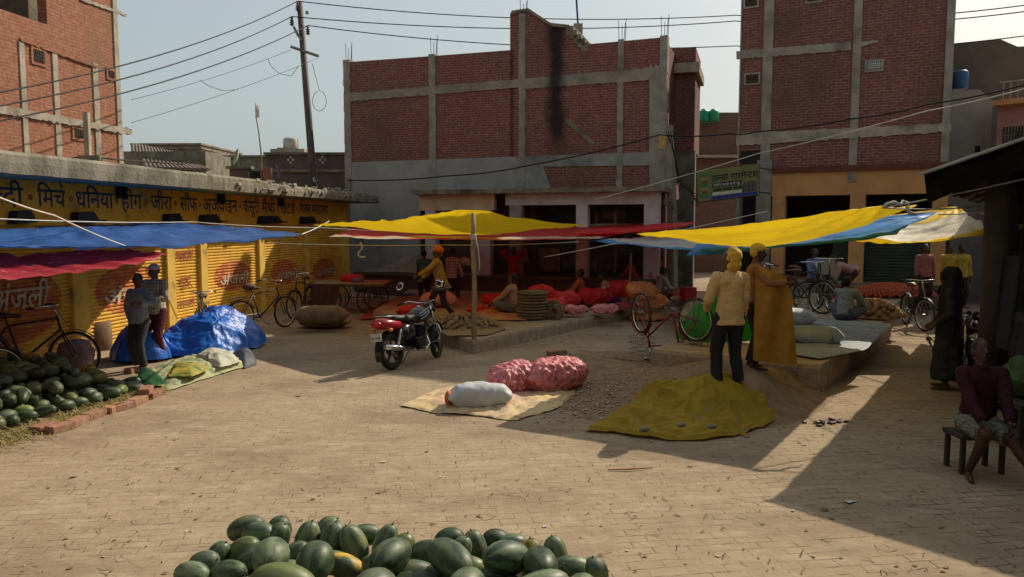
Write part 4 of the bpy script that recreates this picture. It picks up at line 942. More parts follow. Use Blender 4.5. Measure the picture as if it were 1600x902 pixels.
# posts
def post(label, base, top, r=.03, mat=None, name='bamboo_post'):
    mb = MB(); base = Vector(base); top = Vector(top); pts = [base.lerp(top, i/8)+Vector((nz((i, base.x, 0))*.03, 0, 0)) for i in range(9)]
    pts[0] = base; pts[-1] = top; mb.tube(pts, [r*1.1-(r*.2)*i/8+.004*(i % 2) for i in range(9)], 8)
    for i in (2, 4, 6): mb.ring(pts[i], (0, 0, 1), r*1.02, .006, 10, 4)
    return tag(mb.build(name, mat or m_bamboo, smooth=True), label, 'post')
post('bamboo post at the front corner of the left raised paving, holding up the yellow tent', (-.70, 14.18, .1), (-.72, 14.27, 2.60), .042)
mb = MB()
for k in range(5): mb.ring((-.715, 14.24, 2.12+k*.02), (0, 0, 1), .05, .01, 12, 5)
mb.tube([(-.67, 14.22, 2.14), (-.62, 14.2, 1.9), (-.6, 14.2, 1.62), (-.63, 14.2, 1.5)], .012, 5); tag(mb.build('rope_knot', m_rope, smooth=True), 'rope wound and hanging near the top of the bamboo post', 'rope')
post('thin wooden pole beside the upturned bicycle under the white tarpaulin', P(982, 478, .25), PY(986, 396, P(982, 478, .25).y), .03)
post('thin pole behind the seated man in orange, below the white tarpaulin', P(1050, 458, .25), PY(1051, 385, P(1050, 458, .25).y), .07, m_conc, 'cement_post')
# ================================================================ black shed at the right
shed = thing('market_shed', 'dark shed with a drooping black sheet roof and thick posts at far right', 'shed', (7, 9, 0))
RD = Vector((.95, -.40, .378)).normalized(); EV = E1
def roof(u, v):
    p = C_+EV*(10.5*v)+RD*(5.6*u); p.z += fbm((u*4, v*9, 0), 1.2)*.12-.10*math.sin(pi*min(1, u*5))*(1-min(1, v*4))
    if u < .03: p.z -= .10+.08*nz((v*30, 0, 0))
    return p
grid_obj('roof_sheet', roof, 50, 70, m_black, shed)
def flap(u, v):
    a = C_+RD*(5.6*u); return a+Vector((0, .02, 0))+EV*(.5*v)+Vector((0, 0, -.34*v*(1-u*.75)+.04*sin(u*18)*v))
grid_obj('hanging_flap', flap, 40, 6, m_black, shed)
mb = MB(); mb.tube([C_+RD*(-.05)+Vector((0, 0, .02)), C_+RD*5.6+Vector((0, 0, .02))], .022, 6); mb.build('edge_rope', M('grey rope', (.4, .38, .35)), shed)
m_shedpost = M('dark weathered timber', (.06, .045, .035), (.035, .028, .02), 5, .9, .6)
for (px, Y, r) in ((1556, 9.9, .145), (1583, 12.5, .08)):
    a = PY(px, 350, Y); mb = MB(); mb.tube([(a.x, a.y, 0), (a.x+.02, a.y, 1.6), (a.x-.01, a.y, 3.35)], [r*1.05, r, r*.95], 10); mb.build('post', m_shedpost, shed, smooth=True)
for k in range(5):
    mb = MB(); a = C_+EV*(.6+2.3*k)-Vector((0, 0, .10)); mb.tube([a, a+RD*5.4], .04, 6); mb.build('rafter', m_shedpost, shed)
mb = MB(); a = C_-Vector((0, 0, .16))+EV*.3+RD*1.5; mb.tube([a, a+EV*9.5], .05, 6); mb.build('purlin', m_shedpost, shed)
# walls added to keep light out of the shed: rear, side and near side
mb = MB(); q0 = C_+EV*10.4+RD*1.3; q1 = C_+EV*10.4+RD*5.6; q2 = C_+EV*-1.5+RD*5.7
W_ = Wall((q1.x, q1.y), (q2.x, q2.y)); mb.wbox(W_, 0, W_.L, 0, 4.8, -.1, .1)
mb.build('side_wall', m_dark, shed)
mb = MB(); W_ = Wall((6.4, 7.6), (5.6, 2.0)); mb.wbox(W_, 0, W_.L, 0, 3.6, -.1, .1); mb.build('shade_wall', m_dark, shed)  # unseen wall added to darken the seated man
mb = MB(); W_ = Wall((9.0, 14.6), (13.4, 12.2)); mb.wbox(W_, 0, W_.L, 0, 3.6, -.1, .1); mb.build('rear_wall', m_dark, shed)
for (px, y0, y1, Y, lab, mt) in ((1592, 400, 545, 9.0, 'dark cloth bundle hanging inside the shed right of the post', m_black),):
    a = PY(px, y0, Y); b = PY(px, y1, Y)
    o = grid_obj('hanging_cloth', lambda u, v: Vector((a.x-.18+.7*u, a.y+.06*sin(u*20+v*2), a.z+(b.z-a.z)*v)), 30, 20, mt); tag(o, lab, 'cloth')

sc_ = thing('shade_filler', 'dark cloth covered block added behind the seated man to deepen the shed shade', 'stall', (6.9, 9.6, 0))  # dark block added where the shed is only black with shade
mb = MB(); mb.box((6.95, 9.6, 1.0), (1.3, .7, .06)); mb.build('filler_top', m_shedpost, sc_)
for x in (-.6, .6):
    for y in (-.3, .3): mb = MB(); mb.box((6.95+x, 9.6+y, .49), (.06, .06, .97)); mb.build('leg', m_shedpost, sc_)
grid_obj('filler_drape', lambda u, v: Vector((6.27+1.36*u, 9.22-.05*sin(u*26+v*2)*v, 1.04-.98*v)), 60, 20, m_black, sc_)
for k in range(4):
    x = 6.35+k*.36; o = grid_obj('hanging_cloth', lambda u, v, x=x, k=k: Vector((x+.28*u+.03*sin(v*5+k), 10.1+.05*sin(u*9+k), 2.75-(.95+.2*(k % 2))*v)), 12, 16, M('dark filler cloth', (.02, .016, .018), (.04, .025, .03), 6)); tag(o, 'dark cloth added under the shed rafters to deepen the shade', 'cloth', 'dark cloths added to deepen the shed shade')  # dark sheets standing in for the deep shade under the roof
# ================================================================ watermelons
def melon_mat(name, base, stripe, dirt, yellow=None):
    m, nt, b, out = nodes(name); v = coord(nt)
    wv = N(nt, 'ShaderNodeTexNoise'); wv.inputs['Scale'].default_value = 9; wv.inputs['Detail'].default_value = 3
    mp = N(nt, 'ShaderNodeMapping'); mp.inputs['Scale'].default_value = (.35, 1.8, 1.8); nt.links.new(v, mp.inputs[0]); nt.links.new(mp.outputs[0], wv.inputs['Vector'])
    r = N(nt, 'ShaderNodeMapRange'); r.inputs[1].default_value = .42; r.inputs[2].default_value = .6; nt.links.new(wv.outputs[0], r.inputs[0])
    sz = N(nt, 'ShaderNodeSeparateXYZ'); nt.links.new(v, sz.inputs[0]); an_ = math_(nt, 'ARCTAN2', sz.outputs[2], sz.outputs[1])
    ph = math_(nt, 'ADD', math_(nt, 'MULTIPLY', an_, 6.0), math_(nt, 'MULTIPLY', nse(nt, v, 14, 4, .7), 7.0)); st_ = math_(nt, 'MULTIPLY_ADD', math_(nt, 'SINE', ph), .9, .3, clamp=True)
    col = mixc(nt, math_(nt, 'MAXIMUM', math_(nt, 'MULTIPLY', st_, .75), math_(nt, 'MULTIPLY', r.outputs[0], .5)), base, stripe)
    oi = N(nt, 'ShaderNodeObjectInfo'); off = N(nt, 'ShaderNodeVectorMath', operation='ADD'); nt.links.new(v, off.inputs[0])
    cb = N(nt, 'ShaderNodeCombineXYZ'); nt.links.new(math_(nt, 'MULTIPLY', oi.outputs['Random'], 40), cb.inputs[0]); nt.links.new(cb.outputs[0], off.inputs[1])
    col = mixc(nt, math_(nt, 'MULTIPLY', nse(nt, off.outputs[0], 6, 7, .75, None, .46, .72), .55), col, dirt)
    col = mixc(nt, math_(nt, 'MULTIPLY', nse(nt, off.outputs[0], 2.2, 3, .5, None, .60, .68), .55), col, (.22, .22, .07))
    if yellow:
        y = nse(nt, off.outputs[0], 3.4, 2, .5, None, .50, .58); col = mixc(nt, math_(nt, 'MULTIPLY', y, .8), col, yellow)
    h = N(nt, 'ShaderNodeHueSaturation'); nt.links.new(math_(nt, 'MULTIPLY_ADD', oi.outputs['Random'], .7, .6), h.inputs['Value']); nt.links.new(col, h.inputs['Color'])
    nt.links.new(h.outputs[0], b.inputs['Base Color']); b.inputs['Specular IOR Level'].default_value = .35
    nt.links.new(math_(nt, 'MULTIPLY_ADD', nse(nt, off.outputs[0], 9, 4, .6), .45, .26), b.inputs['Roughness']); bumpn(nt, b, nse(nt, v, 40, 3), .08, .002)
    return m
mm = [melon_mat('dark green melon', (.014, .032, .017), (.085, .135, .06), (.15, .165, .125)),
      melon_mat('grey green melon', (.035, .06, .035), (.15, .19, .10), (.19, .20, .145)),
      melon_mat('light green melon', (.09, .13, .035), (.16, .20, .06), (.17, .17, .11)),
      melon_mat('melon with a yellow belly', (.03, .05, .02), (.05, .075, .025), (.12, .12, .07), (.60, .36, .02))]
m_stem = M('dry melon stem', (.25, .20, .10), (.15, .12, .06), 20)
def melon_mesh(name, L_, r_, mat, seed):
    mb = MB(); seg, rings = 20, 14; vs = [Vector((L_, 0, 0))]
    for i in range(1, rings):
        th = pi*i/rings
        for k in range(seg):
            ph = 2*pi*k/seg; s = sin(th)**.92; p = Vector((L_*cos(th), r_*s*cos(ph), r_*s*sin(ph)))
            p *= 1+.035*nz(p, 5, seed)+.008*cos(ph*10); vs.append(p)
    vs.append(Vector((-L_, 0, 0))); fs = [(0, 1+(k+1) % seg, 1+k) for k in range(seg)]
    for i in range(rings-2):
        for k in range(seg): a = 1+i*seg; fs.append((a+k, a+(k+1) % seg, a+seg+(k+1) % seg, a+seg+k))
    a = 1+(rings-2)*seg; n = len(vs)-1; fs += [(a+k, a+(k+1) % seg, n) for k in range(seg)]; mb.add(vs, fs); mb.tube([(L_*.97, 0, 0), (L_*1.06, .004, .004), (L_*1.12, .012, .002)], [.010, .006, .005], 6, mi=1)
    return mb.build(name, [mat, m_stem], smooth=True, uv=False)
protos = []
for i, (l, r) in enumerate(((.185, .118), (.20, .115), (.150, .122), (.22, .112), (.175, .124), (.16, .110))):
    for j, m in enumerate(mm):
        o = melon_mesh('watermelon', l, r, m, i*3+j); protos.append((o.data, l, r, j)); bpy.data.objects.remove(o)
def melon(p, rot, i, j, sc, label, group):
    d = protos[i*4+j]; o = bpy.data.objects.new('watermelon', d[0]); COL.objects.link(o); o.location = p; o.rotation_euler = rot; o.scale = (sc, sc, sc)
    return tag(o, label, 'watermelon', group)
# front pile: px centre, px size, tilt, kind, shape
ML = [(384, 826, 62, 20, 1, 0), (378, 864, 70, 35, 2, 0), (405, 838, 56, 0, 0, 2), (436, 830, 48, 80, 0, 2), (432, 843, 56, 60, 0, 4), (480, 844, 62, 75, 1, 0), (512, 828, 46, 50, 0, 2), (520, 844, 60, 80, 1, 4), (553, 850, 66, 110, 1, 0), (571, 836, 42, 0, 0, 5), (602, 850, 66, 70, 1, 1), (630, 860, 56, 75, 2, 4), (668, 864, 64, 10, 0, 0), (702, 845, 50, 20, 0, 2), (716, 868, 66, 65, 1, 1), (742, 858, 62, 100, 1, 0), (776, 846, 46, 160, 0, 2), (790, 868, 62, 150, 2, 0), (800, 852, 50, 0, 0, 5), (834, 874, 68, 100, 3, 1), (868, 866, 60, 100, 1, 0), (318, 880, 56, 20, 1, 5), (300, 899, 44, 0, 1, 4), (356, 896, 60, 10, 0, 0), (400, 872, 56, 10, 1, 2), (422, 882, 62, 60, 1, 0), (450, 896, 44, 0, 0, 2), (492, 876, 58, 110, 0, 0), (542, 888, 66, 150, 3, 0), (522, 880, 40, 0, 2, 5), (585, 886, 44, 20, 0, 2), (640, 896, 84, 175, 0, 3), (700, 888, 60, 5, 1, 2), (728, 890, 54, 5, 2, 0), (780, 894, 66, 15, 0, 0), (884, 890, 52, 20, 1, 2), (908, 892, 54, 150, 1, 0), (930, 896, 48, 100, 0, 2), (690, 899, 44, 0, 0, 5), (845, 897, 50, 0, 2, 4), (340, 870, 44, 60, 0, 5), (460, 868, 46, 40, 1, 5)]
rnd = random.Random(3)
for (px, py, s, tl, j, i) in ML:
    Y = 5.55-(py-830)/75*.80+rnd.uniform(-.04, .04); c = PY(px, py, Y); l, r = protos[i*4+j][1:3]
    sc = (s/1200*Y)/(2*l)*1.02; sc = max(.72, min(1.3, sc))
    lab = 'dark watermelon with a dusty skin in the front pile'
    if j == 3: lab = 'watermelon with a bright yellow belly in the front pile, ' + ('left of centre' if px < 700 else 'near the right end')
    melon(c, (rnd.uniform(0, 6), -radians(tl), rnd.uniform(-.35, .35)), i, j, sc, lab, None if j == 3 else 'watermelons of the front pile')
# the melons that carry them
placed = [o.location.copy() for o in COL.objects if o.name.startswith('watermelon')]
for k in range(260):
    px = rnd.uniform(275, 935); Y = rnd.uniform(4.1, 5.3); x = (px-800)/1200*Y
    top = 5.55-Y; z = rnd.choice((.125, .125, .31)) if Y < 5.0 else .12
    if z > .2 and (px < 340 or px > 880): z = .125
    py_ = 350+(CH-z)*1200/Y
    if py_ < 875 or min((Vector((x, Y, z))-q).length for q in placed) < .215: continue
    placed.append(Vector((x, Y, z)))
    melon((x, Y, z), (rnd.uniform(0, 6), rnd.uniform(-.3, .3), rnd.uniform(0, 6)), rnd.randrange(6), rnd.choice((0, 0, 1, 1, 2)), rnd.uniform(.9, 1.05), 'dark watermelon with a dusty skin in the front pile', 'watermelons of the front pile')
for q in list(placed):   # one more layer under those that would otherwise hang
    if q.z > .21:
        c = Vector((q.x+rnd.uniform(-.05, .05), q.y+rnd.uniform(-.10, -.02), .112))
        if min((c-r_).length for r_ in placed) > .165:
            placed.append(c); melon(c, (rnd.uniform(0, 6), rnd.uniform(-.3, .3), rnd.uniform(0, 6)), rnd.randrange(6), rnd.choice((0, 0, 1, 2)), .9, 'dark watermelon with a dusty skin in the front pile', 'watermelons of the front pile')
# left pile along the shops
e0 = P(-60, 700); e1 = P(238, 612); ed = (e1-e0).normalized(); en = Vector((-ed.y, ed.x, 0))
cnt = 0
for layer in range(3):
    for a in range(-1, 17):
        for b in range(0, 12):
            t = .245*a+(.12 if (b+layer) % 2 else 0)+rnd.uniform(-.04, .04); n_ = .13+.22*b+layer*.12+rnd.uniform(-.03, .03)
            p = e0+ed*t+en*n_
            if t > (e1-e0).length-.1-layer*.2+b*.04 or n_ > 2.35-layer*.3: continue
            if layer and (n_ < .3*layer+.15): continue
            if layer == 3 and (b % 2 or t < 1): continue
            z = .095+.155*layer+min(.12, n_*.05)
            px = 800+1200*p.x/p.y
            if px < -60: continue
            if layer == 0 and 3 < b < 11 and t < (e1-e0).length-.6: continue   # buried
            j = rnd.choices((0, 1, 2, 3), (5, 4, 2.2, .35))[0]
            near = n_ < .5
            melon(p+Vector((0, 0, z)), (rnd.uniform(0, 6), rnd.uniform(-.35, .35), rnd.uniform(0, 6)), rnd.randrange(6), j, rnd.uniform(.60, .84), ('yellow bellied watermelon in the long pile before the shops' if j == 3 else 'green watermelon in the long pile before the shops'), 'yellow bellied watermelons of the long left pile' if j == 3 else 'watermelons of the long left pile'); cnt += 1
print('left melons', cnt)
# row of bricks holding the pile
m_brk = M('orange clay brick', (.38, .20, .125), (.25, .13, .085), 9, .95, .7, .01, rnd=.3, c3=(.4, .3, .22), s3=6)
bm_ = MB(); bm_.box((0, 0, 0), (.23, .11, .075)); bp_ = bm_.build('brick', m_brk, bevel=.006); bpd = bp_.data; bpd.name = 'brick'; bpd.materials[0] = m_brk; bpd.update(); bpm = bpd; bpy.data.objects.remove(bp_)
BR = [(178, 638, 8), (214, 626, 10), (240, 616, 12), (146, 648, 6), (120, 659, 14), (95, 668, -5), (68, 668, 10), (228, 610, 30), (192, 635, -8), (210, 578, 0), (240, 611, 20), (870, 552, 12)]
for i, (px, py, a) in enumerate(BR):
    p = P(px, py, .04 if i not in (7,) else .115); o = bpy.data.objects.new('brick', bpm); COL.objects.link(o); o.location = p; o.rotation_euler = (nz((i, 0, 0))*.1, nz((0, i, 0))*.1, atan2(ed.y, ed.x)+radians(a)); o.scale = (1.35, 1.35, 1.2)
    if i == 11: tag(o, 'single brick lying behind the pink onion sacks', 'brick'); o.rotation_euler = (0, 0, .5); o.scale = (1.6, 1.3, 1.3)
    elif i == 9: tag(o, 'brick behind the heel of the man in the grey shirt', 'brick')
    else: tag(o, 'orange brick in the row edging the long watermelon pile', 'brick', 'bricks edging the watermelon pile')
# straw
def straw(name, label, fn, n, mat, seed, ln=(.06, .22), kind='stuff', r=.0022, zf=.03):
    rn = random.Random(seed); mb = MB()
    for i in range(n):
        x, y, z = fn(rn); a = rn.uniform(0, pi*2); l = rn.uniform(*ln); d = Vector((cos(a), sin(a), rn.uniform(-.15, .35)))*l; c = Vector((x, y, z+.006)); up = Vector((-sin(a), cos(a), 0))*r*2
        m = c+d*.5+Vector((rn.uniform(-.2, .2)*l, rn.uniform(-.2, .2)*l, .2*l*rn.random())); q = c+d; q.z = max(z+.003, q.z*.6)
        mb.add([c-up, c+up, m+up, m-up, q+up*.6, q-up*.6], [(0, 1, 2, 3), (3, 2, 4, 5)])
    o = mb.build(name, mat, uv=False); tag(o, label, name.replace('_', ' ')); o['kind'] = kind; return o
m_straw = M('dry straw', (.40, .33, .13), (.24, .21, .08), 9, .9, 0, trans=.2)
def fs(rn):
    t = rn.uniform(-.2, 1.02); p = e0.lerp(e1, t); k = abs(rn.gauss(0, .16))*(1.25-t*.9); q = p-en*(k+.06)+Vector((0, 0, 0)); return q.x, q.y, max(0, .05*(1-k*3))*rn.random()
straw('straw', 'dry yellowish straw scattered along the bricks of the left watermelon pile', fs, 3600, m_straw, 1)
# litter on the road
def scraps():
    rn = random.Random(12); mb = MB()
    for i in range(520):
        px = rn.uniform(0, 1600); py = 520+380*rn.random()**1.1; p = P(px, py)
        z = .006+soilz(p.x, p.y); s = rn.uniform(.006, .028)*(1 if rn.random() < .93 else 2.0); a = rn.uniform(0, 6.3)
        k = rn.choice((.2, .35, .6, 1)); v = [Vector((cos(a), sin(a), 0))*s, Vector((-sin(a), cos(a), .3*rn.random()))*s*k]; c = Vector((p.x, p.y, z))
        mb.add([c-v[0], c+v[1]*.9, c+v[0]*.8, c-v[1]+Vector((0, 0, .01))], [(0, 1, 2, 3)], rn.choices((0, 1, 2), (7, 2, .6))[0])
    o = mb.build('litter', [M('dry leaf scraps', (.16, .10, .05), (.25, .16, .08), 30), M('pale scraps', (.5, .4, .28), (.4, .3, .2), 20), M('blue white scraps', (.5, .52, .55))], uv=False); tag(o, 'leaf scraps and tiny litter strewn over the road', 'litter'); o['kind'] = 'stuff'
scraps()
def fpeel(rn):
    while True:
        x = rn.gauss(1.05, .45); y = rn.gauss(10.3, .75)
        if y < 12 and x < 2.3: return x, y, soilz(x, y)+.01*rn.random()
straw('onion_peel', 'onion peel and dry leaves scattered beside the pink sacks', fpeel, 420, M('onion peel', (.50, .36, .24), (.30, .19, .12), 20, .8, 0), 4, (.02, .07), r=.008)
def fpeel2(rn):
    t = rn.random(); a = Vector((.1, 15.3, 0)).lerp(Vector((3.0, 19.5, 0)), t); q = a+E2*rn.gauss(.35, .3); return q.x, q.y, .004
straw('dry_leaves', 'dry crumbs along the kerb of the left raised paving', fpeel2, 500, M('dry crumbs', (.40, .32, .2), (.25, .2, .12), 20, .9, 0), 5, (.02, .06), r=.008)
mb = MB(); rn = random.Random(2)
for k in range(14):
    c = P(1297+rn.gauss(0, 11), 660+rn.gauss(0, 3), .015); a = rn.uniform(0, 6); mb.ell(c, (.05, .03, .012), (rn.uniform(-.5, .5), 0, a), 7, 4)
tag(mb.build('rubbish_clump', M('dark rotten peel', (.07, .045, .03), (.03, .02, .015), 20, .6), smooth=True), 'dark clump of rotten peel in the sunny lane at right', 'rubbish')
mb = MB(); mb.add([P(1317, 783, .006), P(1329, 781, .01), P(1339, 783, .008), P(1327, 786, .02)], [(0, 1, 2, 3)]); tag(mb.build('paper_scrap', m_white, uv=False), 'small white paper scrap in the shade at right', 'paper')
mb = MB(); mb.tube([P(950, 734, .012), P(985, 733, .02), P(1020, 731, .012)], [.007, .01, .005], 6); tag(mb.build('stick', M('pale stick', (.5, .28, .15))), 'short reddish stick lying on the road below the yellow covered heap', 'stick')
mb = MB(); mb.tube([P(1075, 571, .1), P(1010, 566, .16), P(960, 560, .1), P(1100, 572, .08)][:3], .012, 6); tag(mb.build('stick', m_wood), 'thin pale stick lying behind the yellow covered heap', 'stick')
# ================================================================ covered heaps (tarpaulins thrown over goods)
def heap(name, label, cat, c, rx, ry, h, mat, rz=0, seed=0, cr=.05, nr=34, na=120, lumps=(), outline=.12, skirt=.75, pts=None, cs=1.6, parent=None, zf=None, crz=1):
    """cloth over a heap: dome with ridged creases, flat skirt with an uneven outline"""
    c = Vector(c); vs = []; ca_, sa = cos(rz), sin(rz)
    def rad(a):
        if pts:   # polygon outline in local coordinates
            best = 1e9
            for i in range(len(pts)):
                p, q = Vector(pts[i]), Vector(pts[(i+1) % len(pts)]); d = Vector((cos(a), sin(a))); e = q-p; den = d.x*e.y-d.y*e.x
                if abs(den) < 1e-9: continue
                t = (p.x*e.y-p.y*e.x)/den; s = (p.x*d.y-p.y*d.x)/den
                if t > 0 and -1e-6 <= s <= 1+1e-6: best = min(best, t)
            return best if best < 1e8 else rx
        return 1/math.sqrt((cos(a)/rx)**2+(sin(a)/ry)**2)
    for i in range(nr+1):
        f = i/nr
        for k in range(na):
            a = 2*pi*k/na; R_ = rad(a)*(1+outline*nz((cos(a)*2.2, sin(a)*2.2, seed), 1)+outline*.35*nz((cos(a)*7, sin(a)*7, seed), 1)*f)
            x, y = cos(a)*R_*f, sin(a)*R_*f
            g_ = f/skirt; z = h*max(0, 1-g_*g_)**.8 if g_ < 1 else 0
            for (lx, ly, lr, lh) in lumps: z = max(z, 0)+lh*math.exp(-((x-lx)**2+(y-ly)**2)/lr**2)
            q = Vector((x, y, seed*3.1))
            cre = (ridge(q, cs, seed)*.6+ridge(q*1.0+Vector((z, 0, 0)), cs*2.3, seed+4)*.30+fbm(q, cs*5, seed)*.15)*cr*(.35+.65*min(1, z/(.25*h+.01)+.3))
            z = max(.012, z+cre*crz+.02); z = z*(1 if f < .97 else .5)
            X = c.x+x*ca_-y*sa+fbm(q, cs*1.5, 7)*cr*.8; Y = c.y+x*sa+y*ca_+fbm(q, cs*1.5, 17)*cr*.8
            vs.append((X, Y, c.z+z+(zf(X, Y) if zf else 0)))
    fs = []
    for i in range(nr):
        for k in range(na): fs.append((i*na+k, i*na+(k+1) % na, (i+1)*na+(k+1) % na, (i+1)*na+k))
    mb = MB(); mb.add(vs, fs); o = mb.build(name, mat, parent, smooth=True, uv=False)
    if label: tag(o, label, cat)
    return o
def plastic(name, c, c2, rough=.32, trans=.08, mottled=None):
    return cloth_mat(name, c, c2, trans, 2, rough, spec=.6, wr=.9, mottled=mottled, bd=.035)
heap('covered_heap', 'shiny crumpled blue plastic sheet over a tall heap, behind the two men at left', 'covered heap', (-5.75, 14.6, 0), 1.15, .80, .60, plastic('crumpled blue plastic', (.02, .16, .62), (.012, .11, .50)), rz=radians(65), seed=1, cr=.16, cs=1.7, outline=.08, skirt=1.02, nr=60, na=200, lumps=((.4, .1, .4, .12),))
heap('covered_heap', 'lower fold of the blue plastic sheet, left of the man in the grey shirt', 'covered heap', (-6.55, 13.4, 0), .5, .42, .62, plastic('crumpled blue plastic', (.02, .16, .62), (.012, .11, .50)), seed=6, cr=.10, cs=1.4, skirt=1.02, nr=30, na=90)
yc = P(1070, 655)
yp = [P(915, 674), P(958, 652), P(1000, 641), P(1050, 636), P(1130, 634), P(1180, 637), P(1216, 643), P(1207, 662), P(1170, 680), P(1105, 690), P(1060, 692)]
yp = [(p.x-yc.x, p.y-yc.y) for p in yp]
heap('covered_heap', 'dusty mustard yellow sheet thrown over a low heap in front of the standing men', 'covered heap', (yc.x, yc.y, 0), 1, 1, .07, cloth_mat('dusty mustard sheet', (.40, .265, .02), (.30, .19, .015), .15, 2, .75, wr=1.0, bd=.04, mottled=((.30, .25, .15), .58, .7)), seed=3, cr=.15, cs=2.0, pts=yp, skirt=.9, nr=70, na=240, outline=.06, lumps=((.10, .30, .34, .20), (-.28, .36, .24, .16), (.60, .34, .26, .16), (.35, -.05, .2, .05)), zf=lambda x, y: soilz(x, y)*.45)
heap('covered_heap', 'bright green sheet draped over a stack behind the upturned bicycle', 'covered heap', (3.62, 13.35, .40), .80, .6, .70, cloth_mat('bright green sheet', (.03, .36, .035), (.02, .26, .03), .35, 2, .5, wr=.5), rz=.4, seed=9, cr=.07, cs=1.9, skirt=1.0, nr=40, na=110)
def flat(name, label, cat, pix, mat, z=0.0, h=.02, seed=0, cr=.03, cs=2.5, outline=.02, skirt=.9):
    w_ = [P(a, b, z) for a, b in pix]; c = sum(w_, Vector())/len(w_); pts = [(p.x-c.x, p.y-c.y) for p in w_]
    return heap(name, label, cat, c, 1, 1, h, mat, seed=seed, cr=cr, cs=cs, pts=pts, skirt=skirt, outline=outline, nr=30, na=120)
m_creamy = cloth_mat('dusty yellow cream sacking', (.62, .47, .22), (.52, .40, .26), .05, 3, .85, mottled=((.40, .28, .18), .50, .58))
flat('ground_sheet', 'dusty cream and yellow sacking spread under the white and pink sacks', 'ground sheet', [(622, 636), (690, 609), (745, 600), (860, 600), (915, 600), (872, 640), (805, 658), (730, 651), (680, 645)], m_creamy, seed=2, cr=.06, outline=.07, cs=3.5)
flat('ground_sheet', 'pinkish sack laid flat below the white sack', 'ground sheet', [(735, 632), (790, 616), (835, 613), (848, 622), (790, 638)], cloth_mat('pinkish sack', (.5, .24, .2), (.55, .4, .32), .05, 4, .8), z=.03, seed=4)
flat('ground_sheet', 'crumpled green, yellow and cream netting at the right end of the left watermelon pile', 'ground sheet', [(205, 598), (250, 572), (300, 560), (352, 556), (385, 562), (392, 572), (330, 590), (265, 612), (228, 607)], cloth_mat('pale green cream sacking', (.52, .50, .30), (.36, .40, .22), .1, 3, .8, mottled=((.18, .24, .10), .55, .62)), seed=5, h=.12, cr=.07)
flat('net_bag', 'dark green mesh net with yellow border on the cream sacking at left', 'net', [(210, 596), (222, 575), (240, 582), (262, 600), (235, 606)], cloth_mat('green net', (.03, .12, .05), (.02, .08, .03), .2, 30, .7, mottled=((.5, .45, .05), .64, .68)), z=.12, seed=6, h=.06)
flat('net_bag', 'yellow and green printed sack in the middle of the crumpled sacking at left', 'sack', [(262, 590), (270, 572), (300, 570), (328, 578), (300, 590)], cloth_mat('yellow green printed sack', (.62, .42, .06), (.05, .18, .06), .1, 4, .7), z=.12, seed=8, h=.08)
flat('net_bag', 'pale crumpled sack at the far end of the sacking at left', 'sack', [(300, 566), (318, 554), (360, 556), (378, 566), (345, 576)], cloth_mat('pale crumpled sack', (.62, .60, .48), (.45, .46, .36), .1, 4, .7, mottled=((.25, .28, .22), .6, .68)), z=.10, seed=9, h=.14, cr=.06)
flat('cloth_bundle', 'dark grey blue cloth at the far right tip of the sacking at left', 'cloth', [(362, 560), (378, 553), (396, 556), (402, 570), (380, 578)], cloth_mat('dark grey cloth', (.10, .11, .13), (.06, .07, .09), .0), seed=10, h=.16, cr=.04)
flat('ground_sheet', 'blue grey sheets laid on the right raised paving under the printed sacks', 'ground sheet', [(1180, 545), (1190, 500), (1330, 500), (1395, 508), (1352, 548), (1280, 562)], cloth_mat('blue grey sheet', (.22, .28, .33), (.33, .38, .40), .05, 2, .7, mottled=((.5, .5, .48), .6, .66)), z=.44, seed=11, h=.03)
flat('ground_sheet', 'brown sacking under the front potato heap on the left raised paving', 'ground sheet', [(655, 500), (700, 526), (760, 525), (790, 515), (775, 500), (740, 490)], cloth_mat('brown sacking', (.30, .20, .11), (.22, .14, .08), 0, 5, .95), z=.26, seed=12, h=.02)
flat('ground_sheet', 'dark red sheet spread between the cart and the walking man', 'ground sheet', [(560, 500), (590, 478), (680, 470), (690, 486), (600, 498)], cloth_mat('dark red sheet', (.4, .06, .05), (.3, .05, .04), 0), z=.02, seed=13, h=.02)
flat('ground_sheet', 'crumpled red and tan sheets before the seated man in the middle', 'ground sheet', [(740, 500), (745, 478), (790, 474), (850, 490), (820, 502)], cloth_mat('dusty red sheet', (.5, .16, .1), (.45, .3, .18), 0, 2), z=.26, seed=14, h=.06, cr=.05)
